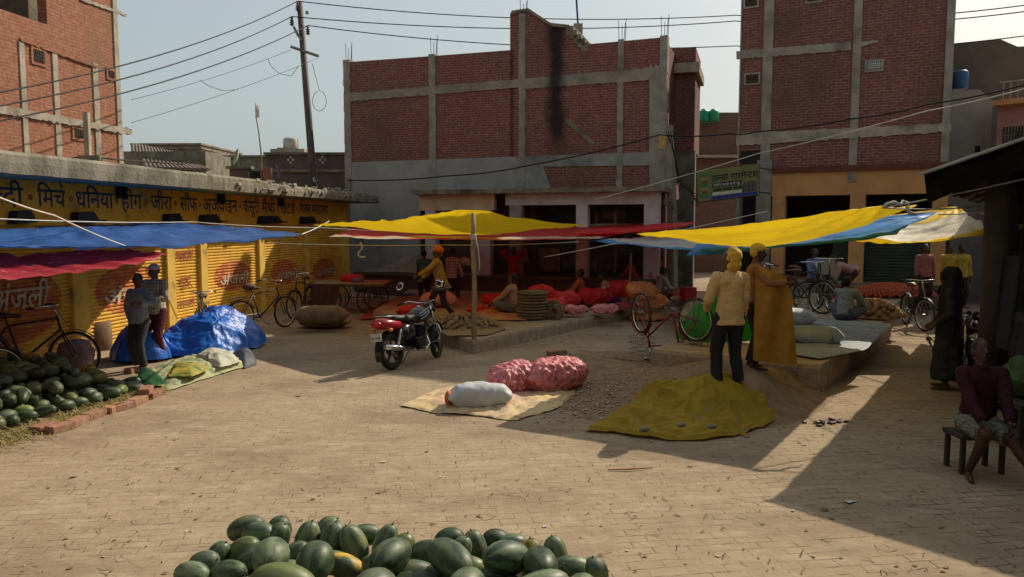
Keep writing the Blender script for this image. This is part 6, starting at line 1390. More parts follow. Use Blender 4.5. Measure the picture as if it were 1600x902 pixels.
# ---------------------------------------------------------------- motorcycle
def motorcycle(label, loc, rot, sc=1, plate=True, steer=.2):
    t = thing('motorcycle', label, 'motorcycle', loc, 0, None, sc); t.rotation_euler = rot; R_ = .30
    pb_ = M('glossy black paint', (.012, .012, .014), (.02, .02, .022), 4, .18, 0, spec=.6); pr = M('red motorcycle paint', (.35, .012, .02), (.3, .01, .02), 4, .22, 0, spec=.6)
    def wheel(y, nm, w_, st):
        c = Vector((0, y, R_)); ax = Vector((cos(st), sin(st), 0)); f = Vector((-sin(st), cos(st), 0)); mb = MB(); mb.ring(c, ax, R_-w_, w_, 40, 10); wh = mb.build(nm, m_rubber, t, smooth=True, world=False)
        mb = MB(); mb.ring(c, ax, R_-w_*2+.005, .022, 36, 6)
        for k in range(5): a = 2*pi*k/5+.3; d = f*cos(a)+Vector((0, 0, 1))*sin(a); mb.tube([c+d*.03, c+d*(R_-w_*2)], [.028, .018], 6)
        mb.tube([c-ax*.07, c+ax*.07], .05, 12); mb.build('rim', pb_, wh, smooth=True, world=False)
        mb = MB(); mb.tube([c+ax*.05, c+ax*.075], .085, 16); mb.build('brake_drum', m_steel, wh, smooth=True, world=False)
    wheel(-.64, 'rear_wheel', .052, 0); wheel(.64, 'front_wheel', .043, steer)
    # fuel tank
    def loft(secs, name, mat, parent=t, n=16):
        vs = []
        for (y, z, w_, h_, e) in secs:
            for k in range(n): a = 2*pi*k/n; vs.append((w_*math.copysign(abs(cos(a))**e, cos(a)), y, z+h_*math.copysign(abs(sin(a))**e, sin(a))))
        fs = [(i*n+k, i*n+(k+1) % n, (i+1)*n+(k+1) % n, (i+1)*n+k) for i in range(len(secs)-1) for k in range(n)]+[tuple(range(n))[::-1], tuple((len(secs)-1)*n+k for k in range(n))]
        mb = MB(); mb.add(vs, fs); return mb.build(name, mat, parent, smooth=True, world=False)
    tk = loft([(-.06, .74, .07, .05, .8), (.02, .77, .12, .10, .8), (.15, .80, .155, .135, .8), (.28, .81, .15, .14, .8), (.38, .80, .10, .11, .8), (.44, .78, .05, .06, .8)], 'fuel_tank', pb_)
    mb = MB()
    for s in (-1, 1):
        for k in range(3): mb.tube([(s*(.148-.01*k), .05, .74+.045*k), (s*(.160-.008*k), .17, .77+.05*k), (s*(.150-.008*k), .30, .84+.035*k)], .007, 4)
    mb.build('stripe', M('silver stripe', (.5, .5, .52), None, 3, .3, 0), tk, world=False)
    mb = MB(); mb.tube([(0, .2, .93), (0, .2, .955)], .035, 12); mb.build('filler_cap', m_chrome, tk, smooth=True, world=False)
    loft([(-.72, .82, .08, .02, .8), (-.60, .82, .125, .06, .8), (-.40, .80, .14, .065, .8), (-.18, .775, .125, .065, .8), (-.02, .785, .08, .05, .8), (.05, .80, .05, .03, .8)], 'seat', M('black seat leather', (.022, .02, .02), None, 5, .55, .1))
    tc = loft([(-.98, .79, .04, .03, .8), (-.90, .765, .12, .085, .8), (-.72, .745, .145, .09, .8), (-.50, .71, .145, .08, .8), (-.36, .69, .12, .04, .8)], 'tail_cowl', pr)
    loft([(-1.02, .765, .06, .035, .8), (-.97, .76, .095, .05, .8), (-.90, .755, .095, .045, .8)], 'tail_light', M('tail light glass', (.45, .01, .01), None, 3, .15, 0, spec=.6), tc)
    mb = MB(); mb.tube([(-.11, -.45, .84), (-.12, -.75, .87), (-.10, -.92, .88), (.10, -.92, .88), (.12, -.75, .87), (.11, -.45, .84)], .012, 6); mb.build('grab_rail', m_steel, t, smooth=True, world=False)
    loft([(-.50, .56, .13, .11, .6), (-.30, .56, .14, .15, .6), (-.12, .56, .13, .14, .6), (-.05, .56, .09, .08, .6)], 'side_panel', pb_)
    for s in (-1, 1):
        mb = MB(); mb.ell((s*.17, -.82, .66), (.035, .045, .03), None, 10, 6); mb.tube([(s*.06, -.82, .68), (s*.15, -.82, .66)], .008, 5); mb.build('turn_signal', M('amber plastic', (.6, .25, .03), None, 3, .3, 0), t, smooth=True, world=False)
    mb = MB(); vs = []; n = 14
    for k in range(n): a = radians(-25+k*12.5); q = Vector((0, -.64-cos(a)*(R_+.035), R_+sin(a)*(R_+.035))); vs += [q+Vector((-.065, 0, 0)), q+Vector((-.045, 0, 0))*0+Vector((0, 0, .018)), q+Vector((.065, 0, 0))]
    mb.add(vs, [(3*i+j, 3*i+j+1, 3*i+j+4, 3*i+j+3) for i in range(n-1) for j in (0, 1)]); mb.build('rear_mudguard', pb_, t, smooth=True, world=False)
    mb = MB(); vs = []; f = Vector((-sin(steer), cos(steer), 0)); ax = Vector((cos(steer), sin(steer), 0))
    for k in range(12): a = radians(30+k*11); q = Vector((0, .64, R_))+f*cos(a)*(R_+.03)+Vector((0, 0, 1))*sin(a)*(R_+.03); vs += [q-ax*.055, q+Vector((0, 0, .015)), q+ax*.055]
    mb.add(vs, [(3*i+j, 3*i+j+1, 3*i+j+4, 3*i+j+3) for i in range(11) for j in (0, 1)]); mb.build('front_mudguard', pb_, t, smooth=True, world=False)
    mb = MB(); mb.box((0, -.985, .56), (.215, .012, .125), rx=.12); pl_ = mb.build('number_plate', M('white plate', (.62, .62, .6), None, 3, .5, 0), t, world=False)
    if plate:
        for ln_, z in (('UP 56', .60), ('AC 7294', .545)):
            tm = text_mesh(ln_); k = .17/tm.w; k = min(k, .055); mb = MB(); mb.add([(-(0)+(v.x-tm.w/2)*k*(1), -.995+.0-(z+v.y*k-.56)*-.12, z-.012+v.y*k) for v in tm.v], tm.f); mb.build('lettering', m_ink, pl_, uv=False, world=False)
    mb = MB()  # engine
    mb.box((0, .06, .36), (.22, .30, .18)); mb.box((0, .13, .52), (.15, .15, .17), rx=-.35)
    for k in range(6): mb.box((0, .10+.014*k, .46+.03*k), (.20, .19, .010), rx=-.35)
    mb.tube([(-.15, .0, .36), (.15, .0, .36)], .09, 16); mb.build('engine', M('dark engine metal', (.06, .06, .065), (.03, .03, .03), 9, .45, .2, metal=.7), t, world=False, bevel=.008)
    mb = MB(); mb.tube([(0, .40, .86), (0, .36, .62), (0, .28, .30), (0, -.02, .24), (0, -.25, .30), (0, -.30, .66)], .022, 8)
    for s in (-1, 1): mb.tube([(s*.06, -.30, .34), (s*.09, -.64, R_)], .02, 6); mb.tube([(s*.05, .36, .70), (s*.07, -.25, .70), (s*.09, -.85, .74)], .014, 6); 
    mb.build('frame', pb_, t, smooth=True, world=False)
    for s in (-1, 1):
        mb = MB(); mb.tube([(s*.13, -.50, .64), (s*.12, -.63, R_+.02)], .016, 8)
        for k in range(9): mb.ring(Vector((s*.13, -.50, .64)).lerp(Vector((s*.12, -.63, .34)), .1+k*.08), (0, -.37, -.93), .030, .007, 12, 4)
        mb.build('shock_absorber', m_chrome, t, smooth=True, world=False)
        o_ = Vector((cos(steer), sin(steer), 0))*s*.075; mb = MB(); mb.tube([Vector((0, .66, R_))+o_, Vector((0, .50, .70))+o_, Vector((0, .42, .93))+o_], .019, 8); mb.build('fork', m_chrome, t, smooth=True, world=False)
    mb = MB(); mb.tube([(.10, .22, .44), (.13, .26, .30), (.14, .10, .22), (.15, -.18, .25), (.155, -.35, .30)], .018, 8); mb.tube([(.155, -.33, .30), (.165, -.70, .36), (.17, -.98, .41)], [.035, .048, .042], 12); ex = mb.build('exhaust', m_chrome, t, smooth=True, world=False)
    mb = MB(); mb.tube([(.168, -.40, .325), (.195, -.60, .355), (.20, -.78, .385)], .02, 6); mb.build('heat_shield', m_chrome, ex, smooth=True, world=False)
    mb = MB(); mb.tube([(.0, .33, .30), (.26, .36, .34), (.29, .38, .5), (.24, .40, .60), (0, .42, .66), (-.24, .40, .60), (-.29, .38, .5), (-.26, .36, .34), (0, .33, .30)], .013, 6); mb.build('crash_bar', m_chrome, t, smooth=True, world=False)
    mb = MB(); mb.tube([(-.37, .20, 1.0), (-.26, .30, 1.03), (-.1, .38, .99), (.1, .38, .99), (.26, .30, 1.03), (.37, .20, 1.0)], .012, 6); hb = mb.build('handlebar', m_chrome, t, smooth=True, world=False)
    for s in (-1, 1):
        mb = MB(); mb.tube([(s*.32, .245, 1.015), (s*.41, .165, .99)], .018, 8); mb.build('grip', m_rubber, hb, smooth=True, world=False)
        mb = MB(); mb.tube([(s*.26, .30, 1.03), (s*.34, .30, 1.19), (s*.38, .30, 1.24)], .006, 5); mr = mb.build('mirror_stalk', m_black, t, smooth=True, world=False)
        mb = MB(); mb.ell((s*.41, .30, 1.30), (.095, .025, .072), (0, s*.5, 0), 14, 8); mb.build('mirror_shell', pb_, mr, smooth=True, world=False)
        mb = MB(); mb.ell((s*.41, .279, 1.30), (.083, .008, .061), (0, s*.5, 0), 14, 8); mb.build('mirror_glass', M('pale mirror', (.75, .80, .80), None, 3, .05, 0, metal=1), mr, smooth=True, world=False)
        mb = MB(); mb.tube([(s*.10, -.08, .27), (s*.27, -.08, .27)], .016, 6); mb.tube([(s*.12, -.34, .30), (s*.26, -.34, .30)], .014, 6); mb.build('foot_peg', m_rubber, t, smooth=True, world=False)
    loft([(.42, .88, .05, .05, .9), (.46, .88, .095, .11, .9), (.54, .87, .10, .115, .9), (.60, .86, .075, .085, .9)], 'headlight_cowl', pb_)
    mb = MB(); mb.ell((0, .60, .86), (.07, .02, .08), None, 14, 8); mb.build('headlight', m_chrome, t, smooth=True, world=False)
    mb = MB(); mb.ell((-.05, .42, 1.01), (.04, .03, .03), None, 10, 6); mb.ell((.05, .42, 1.01), (.04, .03, .03), None, 10, 6); mb.build('instrument_dials', pb_, t, smooth=True, world=False)
    mb = MB(); mb.tube([(-.09, -.02, .25), (-.24, -.10, -.0)], .011, 6); mb.box((-.25, -.1, .005), (.06, .08, .01)); mb.build('side_stand', m_steel, t, world=False)
    mb = MB(); mb.box((-.10, -.33, .34), (.03, .62, .09)); mb.build('chain_case', pb_, t, world=False, bevel=.01)
    return t
a, b = P(614, 578), P(684, 559); d = (b-a).normalized()
motorcycle('black and red motorcycle with chrome exhaust parked before the left raised paving', (a+b)/2, (0, -.10, atan2(-d.x, d.y)), (b-a).length/1.28, True, .30)
c = P(1512, 560); motorcycle('dark motorcycle facing the camera in the shade behind the veiled woman', (5.6*1.25, 12.0, 0), (0, -.08, radians(165)), 1.05, False, .1)
# ================================================================ people
m_skin_ = None
def skin_mat(name, c):
    if name in MC: return MC[name]
    m, nt, b, out = nodes(name); v = coord(nt); at = N(nt, 'ShaderNodeAttribute'); at.attribute_name = 'feat'
    col = mixc(nt, nse(nt, v, 12, 4, .6), c, tuple(x*.75 for x in c)); col = mixc(nt, at.outputs['Fac'], col, (.015, .01, .01))
    nt.links.new(col, b.inputs['Base Color']); b.inputs['Roughness'].default_value = .55; b.inputs['Specular IOR Level'].default_value = .35; MC[name] = m; return m
SK = skin_mat('brown skin', (.19, .095, .055)); SKD = skin_mat('dark brown skin', (.11, .055, .035))
def cone(mb, a, b, ra, rb, n=12, capa=True, capb=True, flat=1.0, fx=None):
    """tapered capsule"""
    a, b = Vector(a), Vector(b); d = b-a; L_ = d.length; t = d.normalized() if L_ > 1e-6 else Vector((0, 0, 1))
    h = fx if fx is not None else (Vector((1, 0, 0)) if abs(t.x) < .9 else Vector((0, 1, 0)))
    x = (Vector(h)-t*t.dot(Vector(h))).normalized(); y = t.cross(x); vs = []; rows = []
    for k in (-80, -50, -20, 0) if capa else (-1,):
        if capa: s = radians(k); rows.append((a+t*ra*sin(s), ra*cos(s)))
        else: rows.append((a, ra))
    if capa is False: rows = [(a, ra)]
    if capb:
        for k in (0, 20, 50, 80): s = radians(k); rows.append((b+t*rb*sin(s), rb*cos(s)))
    else: rows.append((b, rb))
    for c, r in rows:
        for k in range(n): an = 2*pi*k/n; vs.append(c+x*cos(an)*r+y*sin(an)*r*flat)
    m = len(rows); fs = [(i*n+k, i*n+(k+1) % n, (i+1)*n+(k+1) % n, (i+1)*n+k) for i in range(m-1) for k in range(n)]+[tuple(range(n))[::-1], tuple((m-1)*n+k for k in range(n))]
    mb.add(vs, fs)
def remesh(mb, name, mat, parent, vox, sm=2, disp=None):
    me = bpy.data.meshes.new(name); me.from_pydata(mb.v, [], mb.f); bm = bmesh.new(); bm.from_mesh(me); bmesh.ops.recalc_face_normals(bm, faces=bm.faces); bm.to_mesh(me); bm.free()
    o = bpy.data.objects.new(name, me); COL.objects.link(o); r = o.modifiers.new('r', 'REMESH'); r.mode = 'VOXEL'; r.voxel_size = vox
    s = o.modifiers.new('s', 'SMOOTH'); s.iterations = sm; s.factor = .5
    bpy.context.view_layer.update(); dg = bpy.context.evaluated_depsgraph_get(); m2 = bpy.data.meshes.new_from_object(o.evaluated_get(dg)); m2.name = name
    o.modifiers.clear(); o.data = m2; bpy.data.meshes.remove(me); m2.materials.clear(); m2.materials.append(mat)
    if disp:
        nm = [v.normal.copy() for v in m2.vertices]
        for v, n_ in zip(m2.vertices, nm): v.co += n_*disp(v.co)
    m2.shade_smooth(); setpar(o, parent, False); return o
def ik(a, t, l1, l2, hint):
    a, t = Vector(a), Vector(t); d = t-a; L_ = min(d.length, (l1+l2)*.995); d = d.normalized(); t = a+d*L_
    c = (l1*l1+L_*L_-l2*l2)/(2*l1*L_); c = max(-1, min(1, c)); h = Vector(hint); h = (h-d*h.dot(d)).normalized()
    return a+d*(l1*c)+h*(l1*math.sqrt(1-c*c)), t
def person(label, loc, rz, H=1.68, pelvis=.92, lean=0, side=0, hands=None, feet=None, knee=((0, 1, 0), (0, 1, 0)), elbow=((-.6, -1, -.2), (.6, -1, -.2)), top=None, bottom=None, sleeve=1, skin=SK, hair='short', headt=(0, 0), lower='trousers', vox=.013, hairmat=None, seed=0, shoes=True, hem=.06, twist=0, pel=(0, 0), fist=False, collar=True, cat='person', pocket=False):
    """facing +Y, x to the figure's right; lengths for a 1.70 m figure, scaled by H"""
    t = thing('person', label, cat, loc, rz, None, H/1.70)
    hp = Vector((pel[0], pel[1], pelvis)); up = Vector((sin(side), sin(lean), cos(lean)*cos(side))).normalized()
    tx = Vector((cos(twist), sin(twist), 0)); tx = (tx-up*tx.dot(up)).normalized(); fw = up.cross(tx)
    waist = hp+Vector((0, 0, .0))+up*.16; chest = hp+up*.36; neck = hp+up*.54; sh = [chest+up*.115-tx*.175, chest+up*.115+tx*.175]
    hups = (up*.6+Vector((0, 0, .5))+fw*.0); yaw, pit = headt; hu = Vector((0, 0, 1))*.8+up*.35; hu = hu.normalized()
    hx = (tx*cos(yaw)+fw*sin(yaw)*-1).normalized(); hx = (hx-hu*hx.dot(hu)).normalized(); hf = hu.cross(hx); 
    if pit: hu, hf = (hu*cos(pit)+hf*sin(pit)).normalized(), (hf*cos(pit)-hu*sin(pit)).normalized()
    hc = neck+hu*.145+hf*.02
    hands = hands or ((-.24, .06, .80), (.24, .06, .80)); feet = feet or ((-.11, .0, .08), (.11, .02, .08))
    hj = [hp+Vector((-.095, 0, -.02)), hp+Vector((.095, 0, -.02))]
    kn = []; an = []
    for i in range(2): k, a = ik(hj[i], feet[i], .435, .415, knee[i]); kn.append(k); an.append(a)
    el = []; wr = []
    for i in range(2): e, w_ = ik(sh[i], hands[i], .285, .255, elbow[i]); el.append(e); wr.append(w_)
    # ---- body: one surface
    mb = MB(); cone(mb, hp-tx*.04, hp+tx*.04, .112, .112, fx=None); cone(mb, hp+up*.05, chest, .118, .13, flat=.75, fx=tx); cone(mb, chest-tx*.06+up*.06, chest+tx*.06+up*.06, .10, .10); cone(mb, sh[0], sh[1], .055, .055); cone(mb, chest+up*.1, neck+up*.06, .075, .054); cone(mb, neck, hc, .054, .058)
    def hp_(x, y, z): return hc+hx*x+hf*y+hu*z
    mb2 = MB(); mb2.ell((0, 0, 0), (.074, .092, .112), None, 18, 12); mb.add([hp_(v.x, v.y, v.z+.02) for v in mb2.v], mb2.f)
    cone(mb, hp_(0, .03, -.045), hp_(0, .052, -.075), .058, .032); cone(mb, hp_(0, .085, .015), hp_(0, .108, -.018), .012, .017); cone(mb, hp_(-.02, .088, -.05), hp_(.02, .088, -.05), .011, .011)
    for s in (-1, 1): cone(mb, hp_(s*.076, -.005, .02), hp_(s*.080, -.012, -.02), .016, .012)
    for i, s in enumerate((-1, 1)):
        cone(mb, sh[i], el[i], .050, .040); cone(mb, el[i], wr[i], .039, .026)
        d = (wr[i]-el[i]).normalized(); sx = fw-d*fw.dot(d); sx = (tx*s*-1-d*(tx*s*-1).dot(d)); sx = sx.normalized() if sx.length > .05 else fw; sy = d.cross(sx); pc = wr[i]+d*.05
        cone(mb, wr[i], wr[i]+d*.085, .028, .036, flat=.45, fx=sy)
        for k in range(4):   # fingers of different lengths, bent at the knuckles
            o_ = sy*(-.030+.020*k); b0 = wr[i]+d*.085+o_; ln = (.062, .074, .07, .055)[k]; cl = 1.3 if fist else .35
            m1 = b0+(d*cos(cl*.6)+sx*sin(cl*.6))*ln*.5; m2_ = m1+(d*cos(cl*1.6)+sx*sin(cl*1.6))*ln*.5; cone(mb, b0, m1, .0098, .009, 8); cone(mb, m1, m2_, .009, .0078, 8)
        b0 = wr[i]+d*.03-sy*.026; m1 = b0+(d*.6-sy*.6+sx*.35).normalized()*.04; cone(mb, b0, m1, .0125, .011, 8); cone(mb, m1, m1+(d*.9+sx*.4).normalized()*.032, .0108, .009, 8)
        cone(mb, hj[i], kn[i], .085, .056); cone(mb, kn[i], kn[i].lerp(an[i], .35)-fw*.01, .054, .052); cone(mb, kn[i].lerp(an[i], .3), an[i], .052, .034)
        sd_ = (an[i]-kn[i]).normalized(); ff = fw if fw.z < .5 else Vector((0, 1, 0)); ff = Vector((ff.x, ff.y, 0)).normalized()
        ff = (ff+Vector((s*.25, 0, 0))).normalized()
        if abs(sd_.z) < .5: ff = (Vector((0, 0, -.3))+ff*.6+Vector((-s*.6, 0, 0))).normalized()
        heel = an[i]+Vector((0, 0, -.04))-ff*.03; toe = an[i]+ff*.15+Vector((0, 0, -.052)); cone(mb, an[i], heel, .034, .032); cone(mb, heel, toe, .032, .028, flat=.8); cone(mb, toe-ff*.03, toe+ff*.035, .030, .020, flat=.8)
    body = remesh(mb, 'body', skin, t, min(vox, .010) if vox < .014 else .013, 1)
    at = body.data.attributes.new('feat', 'FLOAT', 'POINT'); vals = [0.0]*len(body.data.vertices)
    F = [(hp_(s*.031, .088, .022), .013) for s in (-1, 1)]+[(hp_(s*x, .092, .045), .010) for s in (-1, 1) for x in (.02, .033, .045)]+[(hp_(x, .10, -.052), .007) for x in (-.02, -.01, 0, .01, .02)]
    must = [(hp_(x, .10, -.036), .009) for x in (-.024, -.012, 0, .012, .024)]
    if hair in ('short', 'cap', 'turban'): F += must
    for v in body.data.vertices:
        if (v.co-hc).length < .16:
            for q, r in F:
                if (v.co-q).length < r*1.5: vals[v.index] = max(vals[v.index], max(0, min(1, 1.6-(v.co-q).length/r)))
    at.data.foreach_set('value', vals)
    # ---- shirt
    def fold(amp, k1=7, k2=2.2): return lambda p: amp*(ridge(Vector((p.x*k1, p.y*k1, p.z*k2)), 1, seed)*.5+fbm(p, 9, seed)*.9)
    if top:
        mb = MB(); lowz = hp-up*hem; cone(mb, lowz, waist, .188, .158, 18, False, True, .84, tx); cone(mb, hp-up*hem*.2+up*.02, chest, .152, .158, 18, False, True, .74, tx); cone(mb, chest-tx*.07+up*.06, chest+tx*.07+up*.06, .112, .112); cone(mb, sh[0]-Vector((0, 0, .005)), sh[1]-Vector((0, 0, .005)), .068, .068); cone(mb, chest+up*.12, neck-up*.01, .09, .068, capb=False)
        if collar: cone(mb, neck-up*.03, neck+up*.022, .070, .062, capb=False)
        for i in range(2):
            cone(mb, sh[i], el[i], .070, .056, capb=True)
            if sleeve >= 1: cone(mb, el[i], el[i].lerp(wr[i], .92), .056, .042, capb=False)
            elif sleeve > .4: pass
        if sleeve < 1:
            mb = MB(); cone(mb, lowz, waist, .188, .158, 18, False, True, .84, tx); cone(mb, hp-up*hem*.2+up*.02, chest, .152, .158, 18, False, True, .74, tx); cone(mb, chest-tx*.07+up*.06, chest+tx*.07+up*.06, .112, .112); cone(mb, sh[0], sh[1], .066, .066); cone(mb, chest+up*.12, neck-up*.01, .09, .068, capb=False)
            for i in range(2): cone(mb, sh[i], sh[i].lerp(el[i], .3+.6*sleeve), .068, .066, capb=False)
        s_ = remesh(mb, 'shirt', top, t, vox, 2, fold(.020, 6, 3.0))
    if lower == 'trousers':
        mb = MB(); cone(mb, hp-tx*.045-up*.01, hp+tx*.045-up*.01, .114, .114, 14); cone(mb, hp, hp+up*.09, .125, .12, 14, True, False, .78, tx)
        for i in range(2): cone(mb, hj[i], kn[i], .104, .078, 14); cone(mb, kn[i], kn[i].lerp(an[i], .95), .077, .066, 14, True, False)
        cone(mb, hj[0]-Vector((0, 0, .06)), hj[1]-Vector((0, 0, .06)), .088, .088); cone(mb, hj[0].lerp(kn[0], .25), hj[1].lerp(kn[1], .25), .07, .07) if abs(kn[0].z-kn[1].z) < .2 and kn[0].z < hj[0].z-.3 else None
        remesh(mb, 'trousers', bottom, t, vox, 2, fold(.010))
    elif lower == 'dhoti':   # wrapped cloth over thighs and knees
        mb = MB(); cone(mb, hp-tx*.06, hp+tx*.06, .14, .14, 14)
        for i in range(2): cone(mb, hj[i], kn[i], .115, .10, 14); cone(mb, kn[i], kn[i].lerp(an[i], .45), .10, .085, 14)
        cone(mb, (hj[0]+kn[0])/2, (hj[1]+kn[1])/2, .09, .09); remesh(mb, 'dhoti', bottom, t, vox, 2, fold(.02))
    elif lower == 'shorts':
        mb = MB(); cone(mb, hp-tx*.06, hp+tx*.06, .13, .13, 14)
        for i in range(2): cone(mb, hj[i], hj[i].lerp(kn[i], .85), .105, .09, 14, True, False)
        remesh(mb, 'shorts', bottom, t, vox, 2, fold(.02))
    elif lower == 'robe':
        mb = MB(); cone(mb, hp+up*.02, Vector((0, 0, .16)), .17, .25, 18, True, False, .85, tx); cone(mb, hp, chest, .16, .16, 16, flat=.8, fx=tx); remesh(mb, 'robe', bottom, t, vox, 2, fold(.03, 9, .8))
    # ---- hair and headgear
    hm = hairmat or M('black hair', (.012, .010, .009), (.02, .017, .015), 30, .6, .5)
    def hpart(name, mat, fn, vx=.009, d_=None):
        m_ = MB(); fn(m_); return remesh(m_, name, mat, t, vx, 1, d_)
    def ellh(m_, x, y, z, rx, ry, rz_):
        q = MB(); q.ell((0, 0, 0), (rx, ry, rz_), None, 16, 10); m_.add([hp_(x+v.x, y+v.y, z+v.z) for v in q.v], q.f)
    if hair == 'short': hpart('hair', hm, lambda m_: (ellh(m_, 0, -.018, .045, .084, .094, .098), ellh(m_, 0, -.05, .01, .078, .062, .085)), d_=lambda p: .005*nz(p, 60))
    if hair == 'cap':
        hpart('hair', hm, lambda m_: ellh(m_, 0, -.03, .02, .080, .085, .085)); hpart('cap', hairmat or m_white, lambda m_: (ellh(m_, 0, -.01, .070, .090, .104, .075), cone(m_, hp_(-.04, .09, .068), hp_(.04, .09, .068), .030, .030, flat=.25, fx=hf), cone(m_, hp_(-.03, .11, .064), hp_(.03, .11, .064), .035, .035, flat=.22, fx=hf)))
    if hair == 'turban':
        hpart('turban', hairmat, lambda m_: (ellh(m_, 0, -.02, .085, .115, .125, .075), ellh(m_, .01, -.01, .13, .08, .09, .05), cone(m_, hp_(-.07, .07, .05), hp_(.06, .07, .09), .035, .035), cone(m_, hp_(-.10, -.02, .06), hp_(-.03, .06, .12), .035, .03), cone(m_, hp_(.09, -.06, .05), hp_(.06, -.10, -.04), .04, .025)), d_=lambda p: .012*ridge(p, 14, seed))
    if hair == 'hood':   # cloth wound round head and neck
        hpart('head_cloth', hairmat, lambda m_: (ellh(m_, 0, -.036, .045, .090, .100, .106), ellh(m_, 0, -.055, -.05, .086, .075, .09), cone(m_, hp_(0, -.03, .02), hp_(.0, -.02, .11), .09, .06), cone(m_, hp_(-.06, -.03, -.07), hp_(.06, -.03, -.11), .045, .05)), d_=lambda p: .010*ridge(p, 12, seed))
    if hair == 'veil':
        hpart('veil', hairmat, lambda m_: (ellh(m_, 0, -.02, .03, .115, .125, .13), cone(m_, hp_(0, -.03, 0), chest, .12, .20, 16, flat=.8, fx=tx), cone(m_, chest, hp-up*.2, .20, .19, 16, flat=.8, fx=tx)), .013, lambda p: .02*ridge(Vector((p.x*6, p.y*6, p.z*1.2)), 1, seed))
    t['_h'] = 0; del t['_h']
    if pocket: pass
    return t
def cmat(name, c, c2=None, scale=6): return M(name, c, c2 or tuple(x*.8 for x in c), scale, .85, .5, .006, bs=25)
def check_mat(name, c, l1, l2, s=9, vert=True):
    m, nt, b, out = nodes(name); v = coord(nt); sx = N(nt, 'ShaderNodeSeparateXYZ'); nt.links.new(v, sx.inputs[0])
    a = math_(nt, 'LESS_THAN', math_(nt, 'FRACT', math_(nt, 'MULTIPLY', math_(nt, 'ADD', sx.outputs[0], math_(nt, 'MULTIPLY', sx.outputs[1], .6)), s*2)), .28); col = mixc(nt, a, c, l1)
    if l2: col = mixc(nt, math_(nt, 'LESS_THAN', math_(nt, 'FRACT', math_(nt, 'MULTIPLY', sx.outputs[2], s*2)), .25), col, l2)
    nt.links.new(col, b.inputs['Base Color']); b.inputs['Roughness'].default_value = .85; return m
jeans = cmat('charcoal trousers', (.045, .045, .05)); black_t = cmat('black trousers', (.018, .018, .022)); brown_t = cmat('dark brown trousers', (.05, .025, .02)); maroon_t = cmat('maroon trousers', (.10, .018, .03))
def at(px, py, z=0): return P(px, py, z)
# standing men at left
person('man in a light grey shirt and charcoal trousers, hand on hip, before the ochre shutters', at(221, 579), radians(160), 1.56, hands=((-.33, .30, 1.24), (.27, -.03, .90)), elbow=((-1, -.3, -.6), (1.6, -.5, 0)), feet=((-.12, .05, .08), (.12, -.03, .08)), top=cmat('light grey shirt', (.25, .27, .31)), bottom=jeans, skin=SKD, headt=(-.5, 0), vox=.011, seed=1)
person('man in a white cap, checked cream shirt and maroon trousers behind the grey shirt man', at(247, 563), radians(165), 1.66, hands=((-.12, .26, 1.16), (.14, .26, 1.14)), top=check_mat('checked cream shirt', (.50, .45, .36), (.16, .14, .12), (.25, .2, .16)), bottom=maroon_t, skin=SKD, hair='cap', headt=(.2, 0), vox=.011, seed=2)
# walking man with turban
person('man in a mustard jacket and orange turban bending forward beside the yellow tent post', at(690, 497, .25), radians(95), 1.62, pelvis=.89, lean=.22, hands=((-.16, .62, .98), (.12, .48, .92)), feet=((-.10, -.28, .10), (.10, .24, .08)), top=cmat('mustard jacket', (.40, .23, .06)), bottom=brown_t, skin=SKD, hair='turban', hairmat=cmat('orange turban cloth', (.60, .16, .03)), vox=.013, hem=.16, seed=3, headt=(0, -.35))
person('boy in a teal shirt seen from behind, near the low brown brick wall', PY(662, 350, 22.5)-Vector((0, 0, 2.4)), radians(10), 1.60, top=cmat('teal shirt', (.06, .26, .28)), bottom=brown_t, sleeve=.3, skin=SKD, vox=.016, hands=((-.2, .1, .85), (.26, .02, .85)), seed=4)
cm = person('man in a white and purple checked shirt carrying a pale bag, behind the walking man', PY(707, 350, 22.3)-Vector((0, 0, 2.4)), radians(-25), 1.66, top=check_mat('white and purple checked shirt', (.50, .46, .48), (.20, .12, .2), (.2, .13, .2), 6), bottom=jeans, skin=SKD, vox=.016, hands=((-.2, .1, .85), (.34, .05, .78)), seed=5)
q = PY(729, 410, 22.2); sack('pale plastic bag held by the man in the checked shirt', q, .22, .14, 1.2, m_wsack, 3, .02, name='plastic_bag', cat='bag', tilt=.5)
person('person in dark red with both arms raised to the head, standing at the veranda', PY(802, 350, 24.2)-Vector((0, 0, 2.4)), radians(175), 1.62, top=cmat('dark red kurta', (.35, .03, .03)), bottom=cmat('dark red cloth', (.25, .02, .03)), hands=((-.12, .10, 1.62), (.12, .10, 1.62)), elbow=((-1, 0, .2), (1, 0, .2)), skin=SKD, vox=.016, hem=.3, seed=6)
q = PY(825, 400, 24.6)
grid_obj('hanging_shirt', lambda u, v: PY(819+u*12*(.3+.7*v)-3*v, 385+v*26, 25.0)+Vector((0, .05*sin(u*8+v*3), 0)), 8, 12, cloth_mat('pink cloth', (.6, .25, .25))); tag(bpy.data.objects['hanging_shirt'], 'pink cloth hanging on the veranda right of the person in dark red', 'cloth')
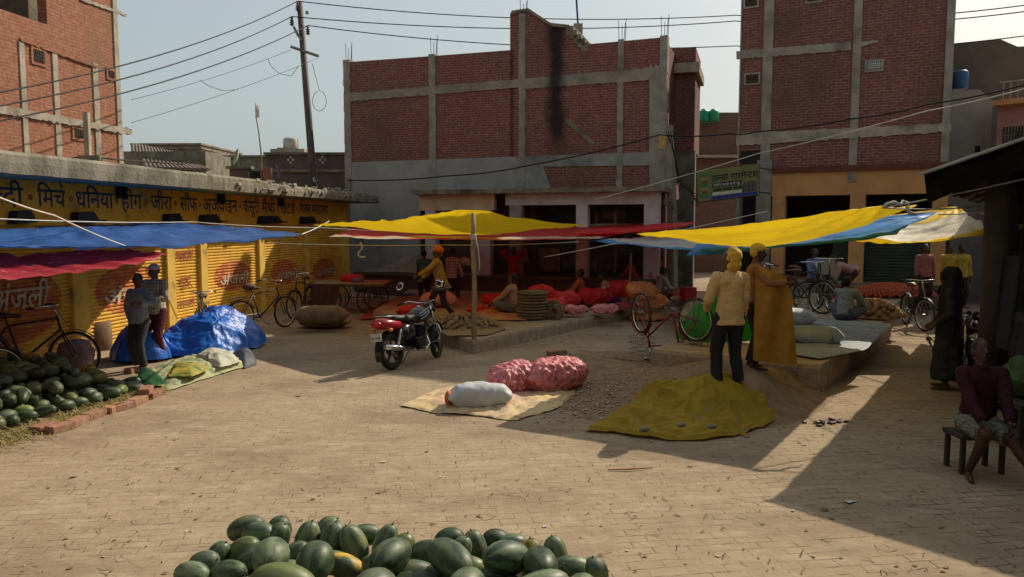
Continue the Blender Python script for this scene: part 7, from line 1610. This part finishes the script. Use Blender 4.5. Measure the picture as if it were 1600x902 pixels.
# seated traders
SIT = dict(pelvis=.17, feet=((.10, .36, .09), (-.10, .33, .09)), knee=((-1, .3, .45), (1, .3, .45)))
def seated(label, p, rz, H, top, bottom, lean=.35, hands=((-.18, .50, .28), (.16, .52, .28)), **k):
    kw = dict(SIT); kw.update(k); return person(label, p, rz, H, lean=lean, hands=hands, top=top, bottom=bottom, lower=k.get('lower', 'dhoti'), vox=k.get('vox', .015), **{a: b for a, b in kw.items() if a not in ('lower', 'vox')})
beige = cmat('beige shirt', (.42, .26, .17)); 
seated('seated man in a beige shirt and grey dhoti looking down, middle of the left paving', at(806, 492, .27), radians(75), 1.72, beige, cmat('grey dhoti', (.17, .14, .14)), .22, skin=SKD, headt=(0, -.45), seed=7)
seated('seated man in an orange shirt facing left among red sacks', at(912, 476, .27), radians(80), 1.66, cmat('orange red shirt', (.50, .13, .07)), cmat('dark blue cloth', (.03, .03, .07)), .25, skin=SKD, headt=(0, -.4), seed=8)
seated('trader in a red and white striped shirt leaning far to the left', at(962, 478, .27), radians(78), 1.72, check_mat('red and white striped shirt', (.42, .08, .06), (.60, .5, .45), None, 8), cmat('purple cloth', (.06, .03, .12)), .62, skin=SKD, seed=9, hands=((-.2, .60, .35), (.16, .60, .35)))
seated('trader in a pale grey shirt facing right beside the orange sacks', at(1025, 470, .3), radians(-70), 1.66, cmat('pale grey shirt', (.33, .28, .25)), cmat('brown cloth', (.12, .08, .06)), .35, skin=SKD, seed=10)
person('person in an orange red shirt standing behind the pale shirt trader', PY(1021, 350, 23.0)-Vector((0, 0, 2.4)), 0, 1.60, top=cmat('orange red shirt', (.50, .13, .07)), bottom=brown_t, skin=SKD, vox=.017, seed=11)
person('person in a red shirt among the sacks behind the striped shirt trader', at(992, 456, .3), radians(60), 1.5, pelvis=.45, feet=((-.1, .3, .1), (.1, .3, .1)), lean=.4, top=cmat('red shirt', (.45, .06, .05)), bottom=brown_t, skin=SKD, vox=.017, hands=((-.2, .5, .5), (.2, .5, .5)), seed=12)
# two men under the big yellow tarpaulin
ym = P(1137, 607, .32); 
person('man in a light yellow shirt with a yellow head cloth, back to the camera', (ym.x, ym.y, soilz(ym.x, ym.y)), radians(8), 1.74, top=cmat('light yellow shirt', (.62, .40, .17)), bottom=black_t, skin=SKD, hair='hood', hairmat=cmat('yellow head cloth', (.60, .36, .05)), hands=((-.20, .22, .98), (.21, .10, .84)), feet=((-.13, .02, .08), (.15, .0, .08)), vox=.010, hem=.10, seed=13, headt=(-.95, -.1))
c2 = P(1172, 577, .42); 
person('man in a yellow cloth cap holding up a large ochre sack', c2, radians(-100), 1.68, top=cmat('orange brown shirt', (.28, .12, .04)), bottom=black_t, skin=SKD, hair='cap', hairmat=cmat('yellow cap cloth', (.62, .42, .07)), hands=((.10, .42, 1.25), (.30, .40, 1.22)), vox=.012, seed=14, lean=.08)
oz = PY(1183, 412, c2.y-.25)
def osack(u, v):
    px = 1180+u*(44+ (10 if v > .3 else 24*v/.3*.4+4))-2*v; px += 14*v*u
    b_ = .10*math.sin(pi*u)*1.0
    p = PY(px, 414+u*18*(1-v)*1.0+v*(150+8*u), c2.y-.28-b_+.05*sin(u*9+v*4)+.03*fbm((u*3, v*5, 0), 2)); return p
def osack_b(u, v): p = osack(u, v); q = p.copy(); q.y += .04+.22*sin(pi*u); return q
os_ = thing('sack', 'large empty ochre sack held up by the man in the yellow cap', 'sack', PY(1205, 580, c2.y))
m_och = cloth_mat('ochre woven sack', (.50, .26, .04), (.40, .2, .03), .25, 3, .7, wr=.5)
grid_obj('front_cloth', osack, 24, 50, m_och, os_); grid_obj('back_cloth', osack_b, 24, 50, m_och, os_)
# right paving
seated('crouching man in a grey shirt, back to the camera, at the right potato heap', at(1318, 503, .44), radians(-35), 1.66, cmat('grey blue shirt', (.24, .27, .29)), cmat('dark grey cloth', (.07, .065, .06)), .42, skin=SKD, vox=.012, seed=15, hands=((-.05, .58, .35), (.22, .55, .35)), headt=(0, -.4))
person('man in a blue shirt sitting behind the towel bicycle', PY(1274, 350, 19.3)-Vector((0, 0, 1.98)), radians(200), 1.62, pelvis=.62, feet=((-.15, .45, .08), (.15, .42, .08)), top=cmat('blue shirt', (.12, .16, .35)), bottom=brown_t, skin=SKD, vox=.016, seed=16, hands=((-.15, .35, .8), (.15, .35, .8)))
person('man in a pink shirt bending down behind the red crate', PY(1338, 350, 20.2)-Vector((0, 0, 1.98)), radians(80), 1.6, pelvis=.80, lean=1.25, hands=((-.15, .62, .45), (.15, .62, .45)), top=cmat('dusty pink shirt', (.42, .24, .22)), bottom=brown_t, skin=SKD, vox=.016, seed=17)
for (px, lab, c, s) in ((1448, 'person in a dull pink shirt standing behind the tomato heap', (.35, .12, .12), 18), (1486, 'man in a yellow shirt, left of the pair in yellow behind the veiled woman', (.50, .32, .05), 19), (1505, 'man in a yellow shirt, right of the pair in yellow behind the veiled woman', (.46, .30, .05), 20)):
    person(lab, PY(px, 350, 19.5)-Vector((0, 0, 2.15)), radians(180), 1.60, top=cmat('shirt '+str(s), c), bottom=brown_t, skin=SKD, vox=.017, seed=s)
wv = P(1478, 608); person('woman wrapped in a black veil and robe standing in the shade at right', wv, radians(60), 1.72, top=m_black, bottom=m_black, lower='robe', hair='veil', hairmat=M('black veil cloth', (.012, .011, .012), None, 4, .8), skin=SKD, vox=.014, seed=21, hands=((-.16, .16, .95), (.2, .2, .95)))
st = thing('stool', 'low dark stool under the seated man in red at far right', 'stool', P(1560, 745)); sp = Vector((4.52, 7.35, 0)); st.location = sp
mb = MB(); mb.box(sp+Vector((0, 0, .36)), (.45, .34, .04)); mb.build('seat', m_shedpost, st)
for x in (-1, 1):
    for y in (-1, 1): mb = MB(); mb.box(sp+Vector((x*.19, y*.13, .17)), (.04, .04, .34)); mb.build('leg', m_shedpost, st)
person('man in a dark red shirt and white checked shorts, seated in the shade', sp+Vector((.02, .02, 0)), radians(172), 1.68, pelvis=.50, lean=.10, feet=((-.30, .62, .08), (.18, .30, .08)), hands=((-.12, .40, .56), (.12, .40, .57)), top=cmat('dark red shirt', (.035, .004, .009)), bottom=check_mat('white checked cloth', (.20, .19, .16), (.06, .07, .06), (.09, .09, .08), 14), lower='shorts', skin=skin_mat('warm brown skin', (.07, .026, .018)), vox=.011, seed=22, headt=(0, -.3))
person('dark figure standing at the right edge inside the shed', (5.95, 8.7, 0), radians(100), 1.62, top=m_black, bottom=black_t, skin=SKD, vox=.016, seed=23)
sack('heap of green vegetables bag inside the shed at the right edge', Vector((5.75, 8.2, .75)), .4, .3, .4, M('dark leafy green', (.03, .06, .02), (.06, .1, .03), 12, .8, .8), 12, .07, name='vegetable_bag', cat='bag')
tb = thing('stall_table', 'dark low table carrying the green vegetable bag inside the shed', 'table', (5.75, 8.2, 0)); mb = MB(); mb.box((5.75, 8.2, .5), (1.0, .8, .05)); mb.build('table_top', m_shedpost, tb)
for x in (-.45, .45):
    for y in (-.35, .35): mb = MB(); mb.box((5.75+x, 8.2+y, .24), (.05, .05, .48)); mb.build('leg', m_shedpost, tb)
# net bag of melons beside the dark bicycle
sack('translucent brownish plastic bag of goods behind the left watermelon pile', P(117, 556, .32), .26, .26, .3, cloth_mat('brownish plastic bag', (.36, .27, .25), (.28, .2, .19), .2, 4, .4), 15, .03, name='plastic_bag', cat='bag', flatn=.95)
tag(MB().lathe([(.24, 0), (.27, .3), (.24, .62), (.22, .62), (.2, .1)], P(160, 556)+Vector((-.2, .2, 0)), 18).build('jute_basket', m_jute, smooth=True), 'tall jute basket left of the grey shirt man, under the blue sheet', 'basket')
